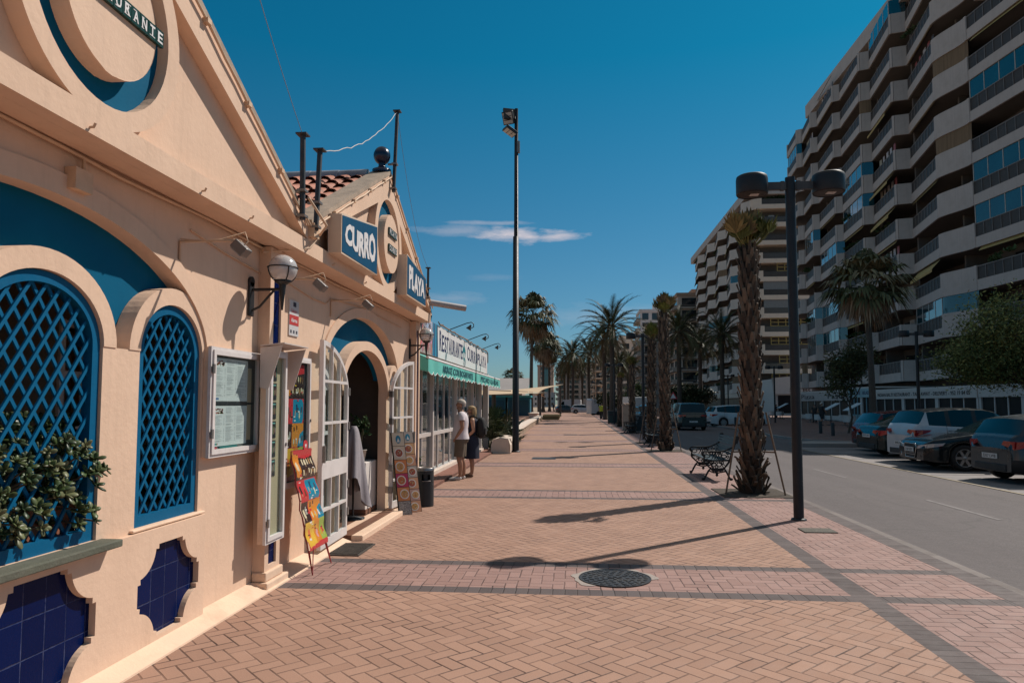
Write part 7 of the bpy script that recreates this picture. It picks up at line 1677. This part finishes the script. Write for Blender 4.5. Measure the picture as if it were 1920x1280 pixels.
for i, (px, Y) in enumerate(((1455, 84), (1527, 62))):
    q = ay(px, 760, Y); person((q.x, Y, 0), 200 + i * 40, 1.55, ['person in dark clothes by the corner shop tables', 'person in dark clothes behind the walking man'][i], DKC, DKC, BK_, BK_, STAND, far=True, knee=False)
# ================= sand side: low wall, plants, huts, shade sails =================
b = MB(); b.quad((-60, 24.9, -.12), (-3.0, 24.9, -.12), (-3.6, 70, -.12), (-60, 70, -.12)); b.quad((-60, 70, -.12), (-7.4, 70, -.12), (-7.4, 300, -.12), (-60, 300, -.12)); b.build('beach', SAND, kind='structure')
b = MB(); b.add([(-3.2, 24.8, -.004), (-2.9, 24.8, -.004), (-3.5, 70, -.004), (-7.5, 70, -.004), (-7.5, 66.2, -.004), (-3.2, 60, -.004)], [(0, 1, 2, 3, 4, 5)]) ; b.build('wall_margin', PLAIN, kind='structure')
WALLC = mat('white_wall_cap', (.66, .54, .45), .8, var=.08, vs=2, bump=.2, dirt=(.42, .33, .26), dscale=1.5, damt=.4)
WALLS = gridtile('rubble_stone', (.30, .21, .15), (.48, .36, .27), (.14, .10, .08), .34, .15, mw=.07, uv=('y', 'z'), stain=.3)
lw = thing('low_wall', 'low stone seat wall with a whitish cap along the beach planting', 'low wall', (-2.4, 23.4, 0))
pts = [(-2.20, 23.3), (-2.45, 29), (-2.75, 36), (-2.98, 46), (-3.15, 58), (-3.35, 70)]
b = MB(); c = MB()
for (x0, y0), (x1, y1) in zip(pts, pts[1:]):
    b.add([(x0 - .42, y0, -.2), (x0, y0, -.2), (x1, y1, -.2), (x1 - .42, y1, -.2), (x0 - .42, y0, .34), (x0, y0, .34), (x1, y1, .34), (x1 - .42, y1, .34)], [(0, 1, 5, 4), (1, 2, 6, 5), (3, 0, 4, 7), (2, 3, 7, 6), (4, 5, 6, 7)])
    c.add([(x0 - .50, y0 - .0, .341), (x0 + .05, y0 - .0, .341), (x1 + .05, y1, .341), (x1 - .50, y1, .341), (x0 - .47, y0, .45), (x0 + .02, y0, .45), (x1 + .02, y1, .45), (x1 - .47, y1, .45)], [(0, 1, 5, 4), (1, 2, 6, 5), (3, 0, 4, 7), (2, 3, 7, 6), (4, 5, 6, 7)])
b.build('stonework', WALLS, lw); c.build('cap', WALLC, lw)
b = MB(); b.plate([(-2.72, 0), (-2.14, 0), (-2.12, .28), (-2.2, .44), (-2.5, .47), (-2.68, .44), (-2.74, .28)], 22.75, 23.32, lambda u, v, d: (u, d, v)); b.build('end_block', WALLC, lw, bevel=.05)
w2 = thing('low_wall', 'short white seat wall under the shade sails', 'low wall', (-4.5, 84, 0)); b = MB(); b.box(-5.2, 78, 0, -4.3, 86, .5); b.build('stonework', WALLC, w2, bevel=.04); b = MB(); b.box(-5.3, 77.9, .501, -4.2, 86.1, .6); b.build('cap', WALLC, w2, bevel=.03)
# dwarf fan palms and planting
def dwarf(loc, s, label, seed, n=26):
    rr = random.Random(seed); root = thing('dwarf_palm', label, 'palm plant', loc, group='dwarf fan palms behind the low wall'); b = MB(); st = MB()
    for k in range(n):
        q = rr.uniform(0, 6.28); el = rad(rr.uniform(15, 80)); d = Vector((math.cos(q) * math.cos(el), math.sin(q) * math.cos(el), math.sin(el))); L = s * rr.uniform(.5, .8); st.col = (.09, .10, .05); st.beam((0, 0, 0), d * L, .02, .012); fan(b, d * L, d, s * .5, rr, rr.choice([(.05, .07, .03), (.075, .09, .045), (.10, .11, .07)]), .15, 13, 150)
    st.build('stem', LEAF, root, world=False); b.build('foliage', LEAF, root, world=False)
dwarf((-3.15, 25.7, -.1), 1.55, 'tall dwarf fan palm just past the glass annexe pillar', 61, 34); dwarf((-2.75, 26.6, -.1), .95, 'small grey-green dwarf fan palm between annexe and floodlight mast', 62); dwarf((-4.1, 30.5, -.1), 1.2, 'dwarf fan palm on the sand behind the mast', 63); dwarf((-5.5, 44, -.1), 1.3, 'dwarf fan palm before the blue beach huts', 64)
rr = random.Random(9); BRK = mat('hollow_brick', (.42, .23, .11), .85, var=.2, vs=6)
for i, (dx, dy, dz, a) in enumerate(((0, 0, .0, 10), (.34, .05, 0, -20), (.1, .3, .0, 40), (.2, .12, .2, 15))):
    p = az(926, 806); b = MB(); b.T = Matrix.Translation((p.x + .1 + dx, p.y - 1.2 + dy, -.11 + dz)) @ Matrix.Rotation(rad(a), 4, 'Z')
    b.plate([(-.16, 0), (.16, 0), (.16, .19), (-.16, .19)], -.12, .12, lambda u, v, d: (u, d, v), holes=[[(-.14 + .1 * k, .02 + .09 * j), (-.06 + .1 * k, .02 + .09 * j), (-.06 + .1 * k, .09 + .08 * j), (-.14 + .1 * k, .09 + .08 * j)] for k in range(3) for j in range(2)]); b.T = None
    tag(b.build('hollow_brick', BRK), ['loose orange hollow brick at the bottom of the little heap, seaward side', 'loose orange hollow brick at the bottom of the heap, nearest the low wall', 'loose orange hollow brick at the back of the little heap', 'loose orange hollow brick lying on top of the little heap'][i], 'brick', 'hollow bricks heaped behind the low wall')
# blue beach huts and long grey roofed beach bar
HUT = mat('blue_hut', (.008, .12, .19), .6, var=.15, vs=1.5); HUT2 = mat('turquoise_hut_roof', (.03, .30, .36), .6, var=.1)
for i in range(4):
    x = -18.5 + i * 3.2; root = thing('beach_hut', ['blue beach hut with a turquoise roof edge, farthest from the promenade', 'blue beach hut between two others under the sails', 'blue beach hut behind the pale sail', 'blue beach hut nearest the promenade'][i], 'beach hut', (x, 92, -.1), group='blue beach huts')
    b = MB(); b.box(x, 92, -.1, x + 2.9, 95, 2.45); b.build('wall', HUT, root); b = MB(); b.box(x - .15, 91.5, 2.46, x + 3.05, 95.2, 2.7); b.build('roof', HUT2, root); b = MB(); b.box(x + .2, 91.96, 0, x + 2.7, 91.99, 2.1); b.build('shutter', mat('dark_blue_shutter', (.006, .07, .12), .6, var=.2), root)
root = thing('beach_bar', 'long low grey roofed beach building behind the huts', 'beach building', (-30, 104, 0)); GR = mat('grey_roof', (.30, .27, .26), .8, var=.1, vs=.5)
b = MB(); b.add([(-42, 103, 3.6), (-7, 103, 3.6), (-7, 109, 5.6), (-42, 109, 5.6), (-42, 103, 3.35), (-7, 103, 3.35)], [(0, 1, 2, 3), (4, 5, 1, 0)]); b.build('roof', GR, root); b = MB(); b.box(-41, 104.5, -.1, -8, 112, 3.34); b.build('wall', mat('pale_grey_wall', (.36, .31, .28), .8), root)
# shade sails
SAIL = mat('beige_sail', (.52, .38, .245), .8, var=.08, vs=2); PST = mat('dark_sail_post', (.06, .05, .045), .6, var=.2)
def sail(cs, label, posts):
    cx = sum(c[0] for c in cs) / 4; cy = sum(c[1] for c in cs) / 4; root = thing('shade_sail', label, 'shade sail', (cx, cy, 0)); A = [Vector(c) for c in cs]; rows_ = []
    for i in range(11):
        u = i / 10; row = []
        for j in range(11):
            v = j / 10; p = A[0] * (1 - u) * (1 - v) + A[1] * u * (1 - v) + A[2] * u * v + A[3] * (1 - u) * v; c = Vector((cx, cy, sum(c_[2] for c_ in cs) / 4)); e = max(abs(2 * u - 1), abs(2 * v - 1)); f = .16 * (1 - (min(abs(2 * u - 1), abs(2 * v - 1))) ** 2) * e; row.append(p.lerp(c, f))
        rows_.append(row)
    b = MB(); b.grid(rows_); b.build('canvas', SAIL, root)
    for x, y, h_, r in posts: b = MB(); b.tube([(x, y, -.1), (x, y, h_)], r, 10); b.build('post', PST, root)
sail([(-11.5, 74, 2.5), (-3.6, 74, 2.75), (-3.3, 80, 2.9), (-11.0, 81, 3.2)], 'nearest beige shade sail stretched low over dark posts', [(-9.0, 77, 2.65, .24), (-3.75, 74.2, 2.7, .12)])
sail([(-11.5, 83, 3.3), (-4.4, 84, 3.0), (-1.6, 91, 4.1), (-10.5, 92, 3.2)], 'beige shade sail rising to a high corner over the promenade', [(-4.3, 84.2, 2.95, .14), (-2.0, 90.6, 3.95, .12)])
sail([(-10, 96, 3.0), (-4.2, 96, 3.0), (-4.4, 103, 2.6), (-9.5, 103, 3.6)], 'smaller pale shade sail behind the two big ones', [(-5.2, 97, 2.9, .10), (-8.5, 97, 2.95, .10)])
for i, (x, y) in enumerate(((-2.6, 72), (-2.7, 80))):
    b = MB(); b.box(x - .9, y - .5, 0, x + .9, y + .5, .34); b.box(x - .98, y - .58, .341, x + .98, y + .58, .44); tag(b.build('seat_block', mat('mossy_block', (.16, .125, .06), .85, var=.3, vs=3), bevel=.03), ['flat mossy seat block at the end of the low wall', 'flat mossy seat block under the sail post'][i], 'seat block', 'mossy seat blocks')
# bushes on the sea side
for i, (x, y, h_, l) in enumerate(((-14, 118, 4.8, 'brownish leafy tree beside the brown tower'), (-17.5, 122, 4.0, 'low leafy tree behind the beach building'), (-10.5, 128, 4.4, 'leafy tree behind the high sail'))):
    feathery(70 + i, (x, y, 0), h_, 1.2, 4000, l, [(.075, .07, .03), (.05, .05, .025), (.10, .085, .04)], .4, 'beach_tree', .14, .3, .1)
# ================= sky, sun, camera =================
w = bpy.data.worlds.new("World"); sc.world = w; w.use_nodes = True
t = NT(w); t.n.clear()
SUNH = Vector((.73, .683, 0)).normalized(); EL = rad(47.5)
SUN = Vector((SUNH.x * math.cos(EL), SUNH.y * math.cos(EL), math.sin(EL)))
out = t.new('ShaderNodeOutputWorld'); bg = t.new('ShaderNodeBackground'); t.link(bg.outputs[0], out.inputs[0])
sky = t.new('ShaderNodeTexSky'); sky.sky_type = 'NISHITA'; sky.sun_disc = False; sky.sun_elevation = EL; sky.sun_rotation = math.atan2(SUNH.x, SUNH.y)
sky.air_density = 1.0; sky.dust_density = .35; sky.ozone_density = 2.2
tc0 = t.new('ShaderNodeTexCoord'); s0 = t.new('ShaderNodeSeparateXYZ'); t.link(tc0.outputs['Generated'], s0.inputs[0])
tint = t.mix(t.ramp(s0.outputs[2], 0.0, .45), (.64, .86, 1.06), (.05, 1.0, 1.15))
c = t.mix(1.0, sky.outputs[0], tint, 'MULTIPLY')
# added bright cap overhead, out of view, to lift light in the shadows
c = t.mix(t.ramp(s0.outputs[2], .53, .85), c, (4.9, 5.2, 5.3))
# a few thin high clouds, placed by direction
tc = t.new('ShaderNodeTexCoord'); D = tc.outputs['Generated']; sp = t.new('ShaderNodeSeparateXYZ'); t.link(D, sp.inputs[0])
azm = t.m('ARCTAN2', sp.outputs[0], sp.outputs[1]); el = t.m('ARCSINE', sp.outputs[2])
cv = t.new('ShaderNodeCombineXYZ'); t.link(azm, cv.inputs[0]); t.link(t.m('MULTIPLY', el, 3.6), cv.inputs[1])
wob = t.noise(cv.outputs[0], 9, 8, .62); fine = t.noise(cv.outputs[0], 34, 6, .65)
def cloud(px, py, wx, wy, amt, soft=.9):
    d = Vector(ray(px, py)).normalized(); a0 = math.atan2(d.x, d.y); e0 = math.asin(d.z)
    u = t.m('DIVIDE', t.m('SUBTRACT', azm, a0), wx / F); v = t.m('DIVIDE', t.m('SUBTRACT', el, e0), wy / F)
    r = t.m('SQRT', t.m('ADD', t.m('MULTIPLY', u, u), t.m('MULTIPLY', v, v)))
    k = t.m('ADD', t.m('SUBTRACT', 1.0, r), t.m('ADD', t.m('MULTIPLY', t.m('SUBTRACT', wob, .5), 2.2), t.m('MULTIPLY', t.m('SUBTRACT', fine, .5), 1.1)))
    return t.m('MULTIPLY', t.ramp(k, .0, soft), amt)
cl = None
for a in ((970, 440, 95, 17, 1.0), (1035, 444, 60, 9, .75), (870, 433, 110, 11, .3), (930, 418, 100, 5, .35), (850, 560, 80, 16, .22), (1120, 590, 160, 22, .14), (930, 520, 60, 7, .10)):
    k = cloud(*a); cl = k if cl is None else t.m('MAXIMUM', cl, k)
c = t.mix(t.m('MINIMUM', cl, .9), c, (11.2, 10.3, 11.0))
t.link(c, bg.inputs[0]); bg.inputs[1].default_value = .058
sl = bpy.data.lights.new('sun', 'SUN'); sl.energy = 4.6; sl.angle = rad(.53); sl.color = (1.0, .93, .84)
so = bpy.data.objects.new('sun', sl); COL.objects.link(so); so.rotation_euler = (-SUN).to_track_quat('-Z', 'Y').to_euler(); so.location = SUN * 60
cam = bpy.data.cameras.new('camera'); co = bpy.data.objects.new('camera', cam); COL.objects.link(co)
co.location = (0, 0, H); co.rotation_euler = (PI / 2 + PIT, 0, YAW); cam.sensor_width = 36; cam.lens = 36 * F / 1920; cam.shift_y = (CY - 640) / 1920
cam.clip_start = .05; cam.clip_end = 5000; sc.camera = co
sc.view_settings.view_transform = 'Standard'; sc.view_settings.look = 'None'; sc.view_settings.exposure = 0.0; sc.view_settings.gamma = 1.0; sc.view_settings.use_curve_mapping = False
sc.cycles.max_bounces = 6; sc.cycles.transparent_max_bounces = 12; sc.cycles.diffuse_bounces = 3; sc.cycles.glossy_bounces = 3
